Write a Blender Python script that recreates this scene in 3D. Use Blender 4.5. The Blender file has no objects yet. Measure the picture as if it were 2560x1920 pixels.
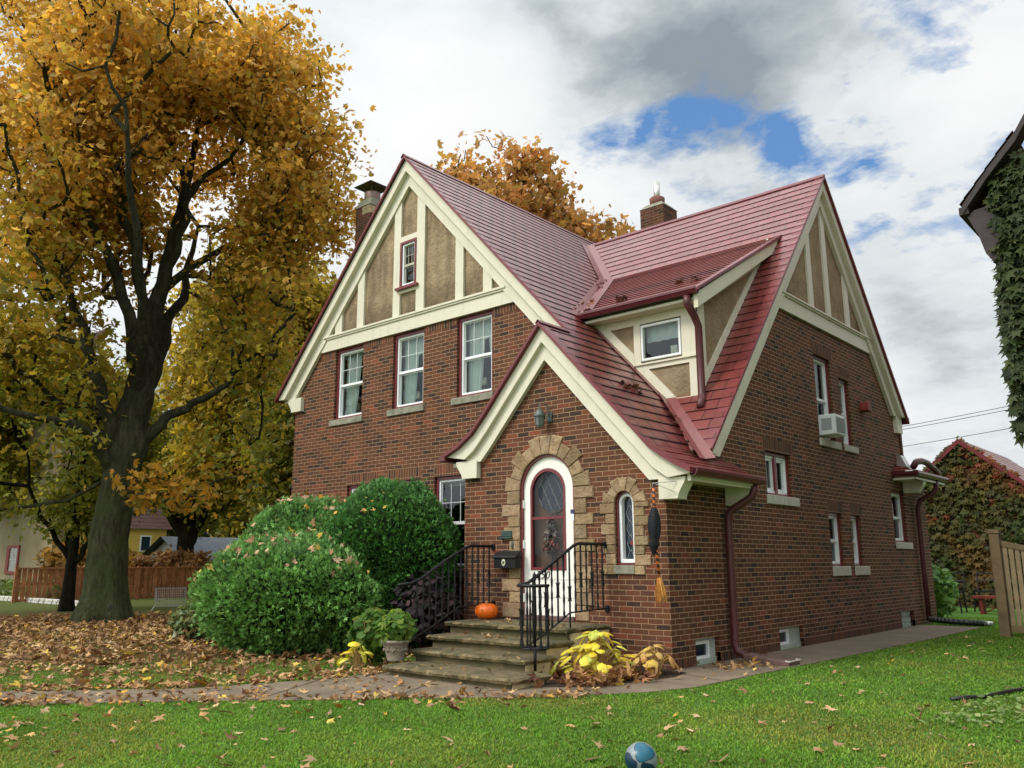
import bpy, bmesh, math, random
import numpy as np
from mathutils import Vector, Matrix, noise
from mathutils.geometry import tessellate_polygon

SC = bpy.context.scene
COL = SC.collection
PI = math.pi
random.seed(7)
WLOC = {}

# ------------------------------------------------------------------ node helpers
def new_mat(name):
    m = bpy.data.materials.new(name); m.use_nodes = True
    nt = m.node_tree
    for n in list(nt.nodes): nt.nodes.remove(n)
    out = nt.nodes.new('ShaderNodeOutputMaterial')
    b = nt.nodes.new('ShaderNodeBsdfPrincipled')
    nt.links.new(b.outputs[0], out.inputs[0])
    return m, nt, b, out

class NG:
    """tiny node graph helper"""
    def __init__(s, nt): s.nt = nt
    def n(s, t, **kw):
        x = s.nt.nodes.new('ShaderNode' + t)
        for k, v in kw.items():
            if k == 'inp':
                for kk, vv in v.items():
                    if hasattr(vv, 'is_output') : s.nt.links.new(vv, x.inputs[kk])
                    else: x.inputs[kk].default_value = vv
            else: setattr(x, k, v)
        return x
    def l(s, a, b): s.nt.links.new(a, b)
    def math(s, op, a, b=None, c=None, clamp=False):
        x = s.nt.nodes.new('ShaderNodeMath'); x.operation = op; x.use_clamp = clamp
        for i, v in enumerate((a, b, c)):
            if v is None: continue
            if hasattr(v, 'is_output'): s.nt.links.new(v, x.inputs[i])
            else: x.inputs[i].default_value = v
        return x.outputs[0]
    def noise(s, vec, scale, detail=4, rough=.55, dist=0):
        x = s.n('TexNoise', inp={'Scale': scale, 'Detail': detail, 'Roughness': rough, 'Distortion': dist})
        if vec is not None: s.l(vec, x.inputs['Vector'])
        return x.outputs['Fac']
    def ramp(s, fac, stops, interp='LINEAR'):
        x = s.nt.nodes.new('ShaderNodeValToRGB'); x.color_ramp.interpolation = interp
        e = x.color_ramp.elements
        while len(e) > 1: e.remove(e[-1])
        for i, (p, c) in enumerate(stops):
            el = e[0] if i == 0 else e.new(p)
            el.position = p; el.color = tuple(c) + (1,) if len(c) == 3 else c
        s.l(fac, x.inputs[0])
        return x.outputs[0]
    def mix(s, fac, a, b, blend='MIX'):
        x = s.nt.nodes.new('ShaderNodeMix'); x.data_type = 'RGBA'; x.blend_type = blend
        for sock, v in ((x.inputs[0], fac), (x.inputs[6], a), (x.inputs[7], b)):
            if hasattr(v, 'is_output'): s.l(v, sock)
            else: sock.default_value = v if not isinstance(v, (tuple, list)) or len(v) == 4 else tuple(v) + (1,)
        return x.outputs[2]
    def mapr(s, v, a, b, c=0., d=1.):
        x = s.n('MapRange', inp={1: a, 2: b, 3: c, 4: d}); s.l(v, x.inputs[0]); x.clamp = True
        return x.outputs[0]
    def bump(s, h, strength=.4, dist=.01, normal=None):
        x = s.n('Bump', inp={'Strength': strength, 'Distance': dist}); s.l(h, x.inputs['Height'])
        if normal is not None: s.l(normal, x.inputs['Normal'])
        return x.outputs[0]
    def pos(s): return s.n('NewGeometry').outputs['Position']
    def obj(s): return s.n('TexCoord').outputs['Object']
    def sep(s, v):
        x = s.n('SeparateXYZ'); s.l(v, x.inputs[0]); return x.outputs
    def comb(s, a, b, c=0.):
        x = s.n('CombineXYZ')
        for i, v in enumerate((a, b, c)):
            if hasattr(v, 'is_output'): s.l(v, x.inputs[i])
            else: x.inputs[i].default_value = v
        return x.outputs[0]

M = {}
def simple(name, col, rough=.5, spec=.5, metal=0., var=.12, scale=6., bump=.0, bscale=60., bdist=.004, dirt=None, space='obj', coat=0.):
    m, nt, b, out = new_mat(name); g = NG(nt)
    v = g.obj() if space == 'obj' else g.pos()
    f = g.noise(v, scale, 5, .6)
    lo = tuple(c * (1 - var) for c in col); hi = tuple(min(1, c * (1 + var)) for c in col)
    c = g.ramp(f, [(.3, lo), (.7, hi)])
    if dirt:
        f2 = g.noise(v, scale * .6, 6, .7)
        c = g.mix(g.mapr(f2, dirt[1], dirt[1] + .15), c, dirt[0])
    g.l(c, b.inputs['Base Color'])
    b.inputs['Roughness'].default_value = rough; b.inputs['Metallic'].default_value = metal
    b.inputs['Specular IOR Level'].default_value = spec
    if coat: b.inputs['Coat Weight'].default_value = coat; b.inputs['Coat Roughness'].default_value = .15
    if bump:
        h = g.noise(v, bscale, 4, .6)
        g.l(g.bump(h, bump, bdist), b.inputs['Normal'])
    M[name] = m
    return m

def brick_mat(name, soldier=False, tone=1.0, mt=1.0):
    m, nt, b, out = new_mat(name); g = NG(nt)
    P = g.pos(); x, y, z = g.sep(P)
    nn = g.n('NewGeometry').outputs['True Normal']; nx, ny, nz = g.sep(nn)
    ax = g.math('GREATER_THAN', g.math('ABSOLUTE', nx), .5)
    u = g.math('ADD', g.math('MULTIPLY', y, ax), g.math('MULTIPLY', x, g.math('SUBTRACT', 1., ax)))
    # a little waviness so that courses are not machine perfect
    wob = g.math('MULTIPLY', g.math('SUBTRACT', g.noise(P, 3.1, 2), .5), .008)
    z2 = g.math('ADD', z, wob)
    u2 = g.math('ADD', u, g.math('MULTIPLY', g.math('SUBTRACT', g.noise(P, 5.3, 2), .5), .012))
    vec = g.comb(z2, u2) if soldier else g.comb(u2, z2)
    bt = g.n('TexBrick', inp={'Color1': (0, 0, 0, 1), 'Color2': (1, 1, 1, 1), 'Mortar': (0, 0, 0, 1), 'Scale': 1., 'Mortar Size': .0048,
        'Mortar Smooth': .25, 'Bias': 0., 'Brick Width': .2225, 'Row Height': .0699})
    bt.offset = 0. if soldier else .5; bt.offset_frequency = 2; bt.squash = 1.
    g.l(vec, bt.inputs['Vector'])
    t = tone
    k = lambda r, gg, bb: (r * t, gg * t, bb * t)
    pal = g.ramp(bt.outputs['Color'], [(0., k(.034, .021, .020)), (.10, k(.050, .027, .021)), (.20, k(.125, .049, .027)), (.42, k(.172, .060, .031)),
        (.58, k(.120, .051, .029)), (.75, k(.215, .070, .035)), (.86, k(.070, .036, .025)), (.94, k(.300, .080, .040)), (1., k(.036, .023, .024))])
    f = g.noise(P, 38., 5, .7)
    pal = g.mix(g.mapr(f, .3, .75, 0, .55), pal, g.mix(.5, pal, (.10, .06, .04)), 'MIX')
    # ironspot streaks
    f3 = g.noise(g.comb(g.math('MULTIPLY', u, 60.), g.math('MULTIPLY', z, 16.)), 1., 3, .6)
    pal = g.mix(g.mapr(f3, .52, .72, 0, .6), pal, (.055 * t, .034 * t, .03 * t))
    big = g.noise(P, .7, 3)
    mcol = g.mix(g.noise(P, 11., 4), (.30 * t * mt, .20 * t * mt, .125 * t * mt), (.50 * t * mt, .345 * t * mt, .225 * t * mt))
    c = g.mix(bt.outputs['Fac'], pal, mcol)
    c = g.mix(g.mapr(big, .3, .7, 0., .28), c, g.mix(1., c, (.62, .58, .56), 'MULTIPLY'))
    c = g.mix(1., c, (1.06, 1.0, .88), 'MULTIPLY')
    # grime washed down the wall, pale bloom
    run = g.noise(g.comb(g.math('MULTIPLY', u, 2.6), g.math('MULTIPLY', z, .35)), 1., 5, .65)
    c = g.mix(g.mapr(run, .52, .74, 0, .5), c, g.mix(1., c, (.58, .56, .56), 'MULTIPLY'))
    c = g.mix(g.mapr(g.noise(P, 1.7, 6, .7), .62, .78, 0, .22), c, (.34, .27, .21))
    # damp and dirty towards the ground
    low = g.mapr(g.math('ADD', z, g.math('MULTIPLY', g.noise(P, 2., 3), .5)), .15, .75, .6, 0.)
    c = g.mix(low, c, g.mix(1., c, (.50, .50, .48), 'MULTIPLY'))
    g.l(c, b.inputs['Base Color'])
    b.inputs['Roughness'].default_value = .82; b.inputs['Specular IOR Level'].default_value = .25
    h = g.math('ADD', g.math('MULTIPLY', g.math('SUBTRACT', 1., bt.outputs['Fac']), .7), g.math('MULTIPLY', f, .35))
    g.l(g.bump(h, .8, .008), b.inputs['Normal'])
    M[name] = m
    return m

def paint_wear():
    m = M['cream_paint']; nt = m.node_tree; g = NG(nt)
    b = [n for n in nt.nodes if n.type == 'BSDF_PRINCIPLED'][0]; src = b.inputs['Base Color'].links[0].from_socket
    P = g.pos(); x, y, z = g.sep(P)
    st = g.noise(g.comb(g.math('MULTIPLY', g.math('ADD', x, y), 9.), g.math('MULTIPLY', z, .9)), 1., 5, .65)
    c = g.mix(g.mapr(st, .54, .78, 0, .45), src, (.40, .37, .27))
    sp = g.noise(P, 34., 3, .6); ar = g.noise(P, 1.1, 3)
    c = g.mix(g.math('MULTIPLY', g.mapr(sp, .70, .73), g.mapr(ar, .50, .60)), c, (.16, .15, .12))
    g.l(c, b.inputs['Base Color'])

def build_materials():
    brick_mat('brick', False, .80, 1.12); brick_mat('brick_soldier', True, .78)
    brick_mat('brick_side', False, .74, 1.4); brick_mat('brick_side_soldier', True, .68)
    brick_mat('brick_chimney', False, .55)
    simple('cream_paint', (.66, .61, .48), .5, .35, var=.05, scale=2.5, bump=.15, bscale=40, bdist=.002, space='pos', dirt=((.52, .49, .38), .64))
    paint_wear()
    simple('maroon_trim', (.155, .022, .024), .38, .5, var=.2, scale=5., bump=.1, space='pos')
    simple('maroon_gutter', (.105, .017, .020), .28, .5, var=.2, scale=4., space='pos')
    simple('white_vinyl', (.80, .81, .80), .35, .5, var=.03, scale=4.)
    simple('white_door', (.82, .80, .72), .4, .4, var=.03, scale=3.)
    simple('sill_stone', (.235, .225, .165), .85, .3, var=.3, scale=9., bump=.5, bscale=50, bdist=.006, dirt=((.12, .135, .085), .55), space='pos')
    simple('sill_concrete', (.46, .44, .36), .85, .3, var=.14, scale=10., bump=.3, bscale=70, bdist=.004, space='pos')
    simple('black_iron', (.009, .009, .010), .5, .3, var=.3, scale=20., bump=.2, bscale=90, bdist=.002)
    simple('black_cloth', (.008, .008, .011), .75, .3, var=.3, scale=9.)
    simple('dark_green_metal', (.030, .060, .050), .5, .4, var=.3, scale=20.)
    simple('verdigris', (.085, .105, .092), .55, .5, metal=.25, var=.4, scale=25.)
    simple('lamp_glass', (.12, .13, .12), .2, .5, var=.2)
    simple('terracotta', (.20, .085, .06), .8, .3, var=.2, scale=8., space='pos')
    simple('steel', (.62, .60, .55), .35, .5, metal=.7, var=.1)
    simple('zinc', (.28, .19, .16), .5, .5, metal=.4, var=.25)
    simple('mossy_cap', (.09, .095, .06), .8, .3, var=.4, scale=10.)
    simple('chimney_stone', (.34, .27, .15), .85, .3, var=.35, scale=7., bump=.5, bscale=30, bdist=.01, space='pos')
    simple('panel_stone', (.52, .41, .22), .85, .2, var=.25, scale=4., bump=.3, bscale=30, bdist=.006, space='pos', dirt=((.16, .14, .06), .58))
    simple('pumpkin', (.80, .145, .008), .38, .5, var=.22, scale=7., bump=.15, bscale=40, bdist=.003, dirt=((.62, .22, .03), .66))
    simple('pumpkin_stem', (.42, .26, .10), .8, .3, var=.3)
    simple('pot', (.27, .225, .17), .8, .3, var=.28, scale=16., bump=.7, bscale=45, bdist=.012)
    simple('soil', (.035, .022, .014), .95, .2, var=.4, scale=14., bump=.8, bscale=40, bdist=.02)
    simple('wood_brown_fence', (.33, .135, .060), .85, .2, var=.4, scale=3., bump=.3, bscale=30, bdist=.004)
    simple('wood_grey_fence', (.235, .165, .095), .85, .2, var=.3, scale=3., bump=.3, bscale=30, bdist=.004)
    simple('wood_tan_fence', (.36, .27, .16), .85, .2, var=.3, scale=3., bump=.3, bscale=30, bdist=.004)
    simple('straw', (.52, .24, .06), .85, .2, var=.35, scale=20.)
    simple('curtain', (.60, .66, .63), .9, .1, var=.06, scale=6.)
    simple('lamp_shade', (.78, .76, .62), .8, .2, var=.04)
    simple('dark_wood', (.05, .032, .022), .6, .3, var=.3)
    simple('door_wood', (.19, .105, .060), .55, .3, var=.3, scale=4.)
    simple('dark_room', (.02, .018, .017), .9, .1, var=.2)
    simple('tan_stucco_house', (.25, .205, .120), .9, .2, var=.15, scale=1.2, bump=.4, bscale=12, bdist=.02)
    simple('yellow_siding', (.58, .41, .09), .7, .2, var=.1)
    simple('grey_shingle', (.13, .14, .155), .9, .2, var=.2, scale=4.)
    simple('dark_brown_roof', (.062, .034, .030), .7, .3, var=.3, scale=6.)
    simple('dark_timber', (.032, .022, .022), .6, .3, var=.3)
    simple('red_paint', (.20, .03, .022), .6, .3, var=.2)
    simple('black_plastic', (.011, .011, .012), .4, .5, var=.3)
    simple('splash_block', (.13, .075, .062), .8, .3, var=.3, scale=10., bump=.3)
    simple('ac_white', (.74, .76, .74), .4, .4, var=.04)
    simple('ac_grille', (.34, .35, .35), .6, .4, var=.12, scale=40.)
    simple('white_brick_edge', (.50, .47, .42), .85, .2, var=.3, scale=5.)
    simple('wire', (.02, .02, .022), .6, .3)
    simple('concrete_block_glass', (.40, .44, .40), .25, .6, var=.3, scale=14., bump=.5, bscale=25, bdist=.01)
    simple('copper_pipe', (.085, .022, .022), .42, .35, var=.2)
    simple('label_blue', (.03, .04, .12), .5); simple('label_white', (.7, .7, .75), .5)
    simple('swag_dry', (.24, .16, .10), .9, .1, var=.4, scale=30.); simple('swag_rose', (.22, .05, .05), .9, .1, var=.3, scale=30.)
    simple('emblem', (.62, .58, .42), .45, .5, var=.1)
    simple('dry_leaf_brown', (.20, .095, .04), .9, .1, var=.4)
    simple('wire_grey', (.45, .45, .43), .5, .5, metal=.5)

    # ---- metal shingle roof: uv = metres along eave / up slope
    m, nt, b, out = new_mat('roof_metal'); g = NG(nt)
    uv = g.n('UVMap').outputs[0]
    bt = g.n('TexBrick', inp={'Color1': (0, 0, 0, 1), 'Color2': (1, 1, 1, 1), 'Mortar': (0, 0, 0, 1), 'Scale': 1., 'Mortar Size': .009, 'Mortar Smooth': .3,
        'Bias': 0., 'Brick Width': .34, 'Row Height': .225}); bt.offset = .5
    g.l(uv, bt.inputs['Vector'])
    P = g.pos()
    f = g.noise(P, 2.2, 5, .6)
    c = g.mix(bt.outputs['Color'], (.125, .022, .020), (.185, .036, .031))
    c = g.mix(g.mapr(f, .35, .7, 0, .5), c, (.175, .046, .038))
    c = g.mix(g.mapr(g.noise(P, 7., 6, .75), .58, .75, 0, .5), c, (.24, .085, .075))
    c = g.mix(g.math('MULTIPLY', g.mapr(g.noise(g.comb(g.math('MULTIPLY', g.sep(uv)[0], 3.), g.math('MULTIPLY', g.sep(uv)[1], .5)), 1., 5, .65), .55, .75), .35), c, (.085, .024, .024))
    c = g.mix(bt.outputs['Fac'], c, (.03, .007, .009))
    g.l(c, b.inputs['Base Color'])
    g.l(g.mapr(g.noise(P, 1.3, 6, .7), .3, .7, .24, .48), b.inputs['Roughness'])
    b.inputs['Specular IOR Level'].default_value = .6; b.inputs['Coat Weight'].default_value = .35; b.inputs['Coat Tint'].default_value = (1, .80, .78, 1); b.inputs['Specular Tint'].default_value = (1, .66, .63, 1); b.inputs['Coat Roughness'].default_value = .22; b.inputs['Coat IOR'].default_value = 1.6
    h = g.math('ADD', g.math('MULTIPLY', g.math('SUBTRACT', 1., bt.outputs['Fac']), .6), g.math('MULTIPLY', g.noise(P, 9., 3), .25))
    g.l(g.bump(h, .8, .012), b.inputs['Normal'])
    M['roof_metal'] = m
    m2 = m.copy(); m2.name = 'roof_metal_scale'; M['roof_metal_scale'] = m2
    for n_ in m2.node_tree.nodes:
        if n_.type == 'TEX_BRICK': n_.inputs['Mortar Size'].default_value = .030; n_.inputs['Mortar Smooth'].default_value = .45
    m, nt, b, out = new_mat('roof_flashing'); g = NG(nt)
    f = g.noise(g.pos(), 3., 5, .65)
    g.l(g.ramp(f, [(.3, (.150, .033, .033)), (.7, (.205, .056, .052))]), b.inputs['Base Color'])
    b.inputs['Roughness'].default_value = .33; b.inputs['Specular IOR Level'].default_value = .6
    M['roof_flashing'] = m

    # ---- stucco, weather stained
    for nm, streak in (('stucco', .8), ('stucco_clean', .25)):
        m, nt, b, out = new_mat(nm); g = NG(nt)
        P = g.pos(); x, y, z = g.sep(P)
        f = g.noise(P, 3., 6, .65)
        st = g.noise(g.comb(g.math('MULTIPLY', g.math('ADD', x, y), 3.2), g.math('MULTIPLY', z, .8)), 1., 5, .65)
        c = g.ramp(f, [(.25, (.250, .178, .105)), (.5, (.345, .250, .150)), (.75, (.43, .325, .205))])
        c = g.mix(g.mapr(st, .42, .70, 0, streak), c, (.075, .056, .038))
        c = g.mix(g.mapr(g.noise(P, 13., 5, .7), .5, .7, 0, .35 * streak + .1), c, (.10, .07, .042))
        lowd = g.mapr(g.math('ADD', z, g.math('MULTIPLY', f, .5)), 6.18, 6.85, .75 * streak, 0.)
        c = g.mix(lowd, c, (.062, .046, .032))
        g.l(c, b.inputs['Base Color']); b.inputs['Roughness'].default_value = .95; b.inputs['Specular IOR Level'].default_value = .15
        h = g.math('ADD', g.noise(P, 17., 4, .6), g.math('MULTIPLY', g.noise(P, 90., 3), .3))
        g.l(g.bump(h, 1., .03), b.inputs['Normal'])
        M[nm] = m

    # ---- ashlar limestone around the door
    m, nt, b, out = new_mat('limestone'); g = NG(nt)
    P = g.pos(); oi = g.n('Attribute', attribute_name='Col').outputs['Color']
    f = g.noise(P, 9., 6, .7)
    c = g.ramp(f, [(.25, (.22, .145, .082)), (.5, (.35, .248, .148)), (.75, (.46, .345, .22))])
    c = g.mix(1., c, oi, 'MULTIPLY')
    c = g.mix(g.mapr(g.noise(P, 22., 5, .75), .62, .72, 0, .7), c, (.11, .07, .04))
    g.l(c, b.inputs['Base Color']); b.inputs['Roughness'].default_value = .9; b.inputs['Specular IOR Level'].default_value = .2
    g.l(g.bump(g.noise(P, 26., 5, .7), 1., .035), b.inputs['Normal'])
    M['limestone'] = m
    # ---- mossy stone steps
    m, nt, b, out = new_mat('step_stone'); g = NG(nt)
    P = g.pos(); x, y, z = g.sep(P); nn = g.n('NewGeometry').outputs['Normal']; nx, ny, nz = g.sep(nn)
    f = g.noise(P, 6., 6, .7)
    c = g.ramp(f, [(.22, (.17, .125, .055)), (.5, (.40, .295, .135)), (.8, (.54, .43, .22))])
    c = g.mix(g.mapr(nz, .4, .9, 0, .78), c, (.12, .085, .045))
    mo = g.noise(P, 4.5, 7, .75)
    c = g.mix(g.mapr(mo, .43, .58, 0, .82), c, (.052, .056, .016))
    c = g.mix(g.mapr(g.noise(P, 16., 6, .75), .55, .68, 0, .8), c, (.045, .035, .018))
    g.l(c, b.inputs['Base Color']); b.inputs['Roughness'].default_value = .85
    g.l(g.bump(g.noise(P, 18., 6, .75), 1., .045), b.inputs['Normal'])
    M['step_stone'] = m
    m, nt, b, out = new_mat('riser_stone'); g = NG(nt)
    P = g.pos(); x, y, z = g.sep(P)
    sp = g.n('TexBrick', inp={'Color1': (.25, .25, .25, 1), 'Color2': (1, 1, 1, 1), 'Mortar': (0, 0, 0, 1), 'Scale': 1., 'Mortar Size': .004, 'Brick Width': .34, 'Row Height': .9}); sp.offset = 0
    g.l(g.comb(g.math('ADD', x, y), g.math('ADD', z, .3)), sp.inputs['Vector'])
    c = g.ramp(g.noise(P, 7., 6, .7), [(.25, (.07, .058, .026)), (.5, (.17, .13, .058)), (.75, (.30, .23, .11))])
    c = g.mix(.65, c, sp.outputs['Color'], 'MULTIPLY')
    c = g.mix(g.mapr(g.noise(P, 3.5, 6, .7), .45, .62, 0, .75), c, (.055, .062, .022))
    g.l(c, b.inputs['Base Color']); b.inputs['Roughness'].default_value = .9
    g.l(g.bump(g.math('SUBTRACT', g.noise(P, 22., 5, .7), sp.outputs['Fac']), .8, .015), b.inputs['Normal'])
    M['riser_stone'] = m

    # ---- glass
    m, nt, b, out = new_mat('glass'); g = NG(nt); nt.nodes.remove(b)
    tr = g.n('BsdfTransparent', inp={'Color': (.78, .84, .82, 1)}); gl = g.n('BsdfGlossy', inp={'Roughness': .02, 'Color': (.92, .97, 1, 1)})
    fr = g.n('Fresnel', inp={'IOR': 1.5}); fac = g.math('MULTIPLY_ADD', fr.outputs[0], .75, .015, clamp=True)
    wv = g.bump(g.noise(g.pos(), 2.3, 2), .12, .02); g.l(wv, gl.inputs['Normal'])
    ms = g.n('MixShader'); g.l(fac, ms.inputs[0]); g.l(tr.outputs[0], ms.inputs[1]); g.l(gl.outputs[0], ms.inputs[2]); g.l(ms.outputs[0], out.inputs[0])
    M['glass'] = m
    m, nt, b, out = new_mat('screen_glass'); g = NG(nt); nt.nodes.remove(b)
    tr = g.n('BsdfTransparent', inp={'Color': (.80, .82, .84, 1)}); gl = g.n('BsdfGlossy', inp={'Roughness': .10, 'Color': (.8, .85, .9, 1)})
    fr = g.n('Fresnel', inp={'IOR': 1.45}); fac = g.math('MULTIPLY_ADD', fr.outputs[0], .5, .01, clamp=True)
    ms = g.n('MixShader'); g.l(fac, ms.inputs[0]); g.l(tr.outputs[0], ms.inputs[1]); g.l(gl.outputs[0], ms.inputs[2]); g.l(ms.outputs[0], out.inputs[0])
    M['screen_glass'] = m
    m, nt, b, out = new_mat('dark_pane'); g = NG(nt)
    b.inputs['Base Color'].default_value = (.010, .022, .034, 1); b.inputs['Roughness'].default_value = .12
    M['dark_pane'] = m

    # ---- foliage with per-leaf colour
    for nm, trans, rough in (('leaf', .52, .55), ('leaf_dry', .12, .75), ('conifer', .12, .6), ('leaf_gloss', .28, .35), ('grass', .34, .7)):
        m, nt, b, out = new_mat(nm); g = NG(nt)
        a = g.n('Attribute', attribute_name='Col').outputs['Color']
        g.l(a, b.inputs['Base Color']); b.inputs['Roughness'].default_value = rough; b.inputs['Specular IOR Level'].default_value = .08 if nm == 'grass' else .25
        t = g.n('BsdfTranslucent'); g.l(g.mix(1., a, (1.25, 1.15, .75), 'MULTIPLY'), t.inputs['Color'])
        ms = g.n('MixShader', inp={0: trans}); g.l(b.outputs[0], ms.inputs[1]); g.l(t.outputs[0], ms.inputs[2]); g.l(ms.outputs[0], out.inputs[0])
        M[nm] = m
    m, nt, b, out = new_mat('painted_ball'); g = NG(nt)
    a = g.n('Attribute', attribute_name='Col').outputs['Color']; g.l(a, b.inputs['Base Color']); b.inputs['Roughness'].default_value = .35
    M['painted_ball'] = m

    # ---- bark
    for nm, c0, c1, c2 in (('bark', (.010, .010, .006), (.066, .064, .040), (.17, .165, .10)), ('bark_dark', (.007, .006, .005), (.018, .014, .011), (.035, .028, .02))):
        m, nt, b, out = new_mat(nm); g = NG(nt)
        P = g.pos(); x, y, z = g.sep(P)
        v = g.comb(g.math('MULTIPLY', x, 1.), g.math('MULTIPLY', y, 1.), g.math('MULTIPLY', z, .28))
        f = g.noise(v, 9., 7, .72, .6)
        c = g.ramp(f, [(.28, c0), (.5, c1), (.75, c2)])
        c = g.mix(g.mapr(g.noise(P, 2.3, 6, .7), .38, .60, 0, .75 if nm == 'bark' else .2), c, g.mix(g.mapr(z, 2.2, 5.5), (.085, .110, .034), (.040, .040, .026)))
        g.l(c, b.inputs['Base Color']); b.inputs['Roughness'].default_value = .95; b.inputs['Specular IOR Level'].default_value = .1
        g.l(g.bump(g.math('ADD', f, g.math('MULTIPLY', g.noise(P, 28., 5, .7), .35)), 1., .14), b.inputs['Normal'])
        M[nm] = m

    # ---- lawn base sheet
    m, nt, b, out = new_mat('lawn'); g = NG(nt)
    P = g.pos(); x, y, z = g.sep(P)
    f = g.noise(P, 1.1, 5, .6); f2 = g.noise(P, 45., 4, .7)
    gr = g.ramp(f2, [(.25, (.050, .120, .020)), (.5, (.105, .230, .038)), (.8, (.17, .31, .07))])
    gr = g.mix(g.mapr(f, .35, .7, 0, .5), gr, (.085, .135, .030))
    lit = g.ramp(g.noise(P, 24., 5, .7), [(.3, (.035, .020, .010)), (.55, (.13, .070, .030)), (.8, (.27, .16, .07))])
    # leaf mould under the big maple
    dx = g.math('SUBTRACT', x, -12.5); dy = g.math('SUBTRACT', y, -2.0)
    d = g.math('SQRT', g.math('ADD', g.math('POWER', g.math('MULTIPLY', dx, .105), 2.), g.math('POWER', g.math('MULTIPLY', dy, .17), 2.)))
    d = g.math('ADD', d, g.math('MULTIPLY', g.math('SUBTRACT', g.noise(P, .9, 5, .7), .5), .9))
    far = g.mapr(g.math('ADD', g.math('MULTIPLY', x, -1.), g.math('MULTIPLY', g.noise(P, .4, 3), 3.)), 13., 18., 0., .8)
    gr = g.mix(far, gr, g.mix(g.noise(P, 7., 5, .7), (.045, .058, .014), (.15, .13, .045)))
    c = g.mix(g.mapr(d, .75, 1.15, .92, 0.), gr, lit)
    g.l(c, b.inputs['Base Color']); b.inputs['Roughness'].default_value = .95; b.inputs['Specular IOR Level'].default_value = .1
    g.l(g.bump(f2, 1., .04), b.inputs['Normal'])
    M['lawn'] = m
    # ---- concrete walk
    m, nt, b, out = new_mat('concrete_walk'); g = NG(nt)
    P = g.pos()
    f = g.noise(P, 1.6, 6, .65)
    c = g.ramp(f, [(.3, (.100, .070, .042)), (.55, (.165, .120, .075)), (.8, (.225, .172, .115))])
    c = g.mix(g.mapr(g.noise(P, 5., 6, .75), .55, .68, 0, .55), c, (.085, .070, .052))
    c = g.mix(g.mapr(g.noise(P, 90., 3, .7), .5, .7, 0, .3), c, (.28, .26, .22))
    g.l(c, b.inputs['Base Color']); b.inputs['Roughness'].default_value = .8
    g.l(g.bump(g.noise(P, 60., 5, .7), .5, .006), b.inputs['Normal'])
    M['concrete_walk'] = m
    # ---- broom stripes
    m, nt, b, out = new_mat('striped_stick'); g = NG(nt)
    x, y, z = g.sep(g.pos())
    w = g.math('FRACT', g.math('ADD', g.math('MULTIPLY', z, 13.), g.math('MULTIPLY', x, 6.)))
    g.l(g.mix(g.math('GREATER_THAN', w, .5), (.60, .15, .03), (.02, .015, .015)), b.inputs['Base Color'])
    b.inputs['Roughness'].default_value = .5; M['striped_stick'] = m

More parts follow.
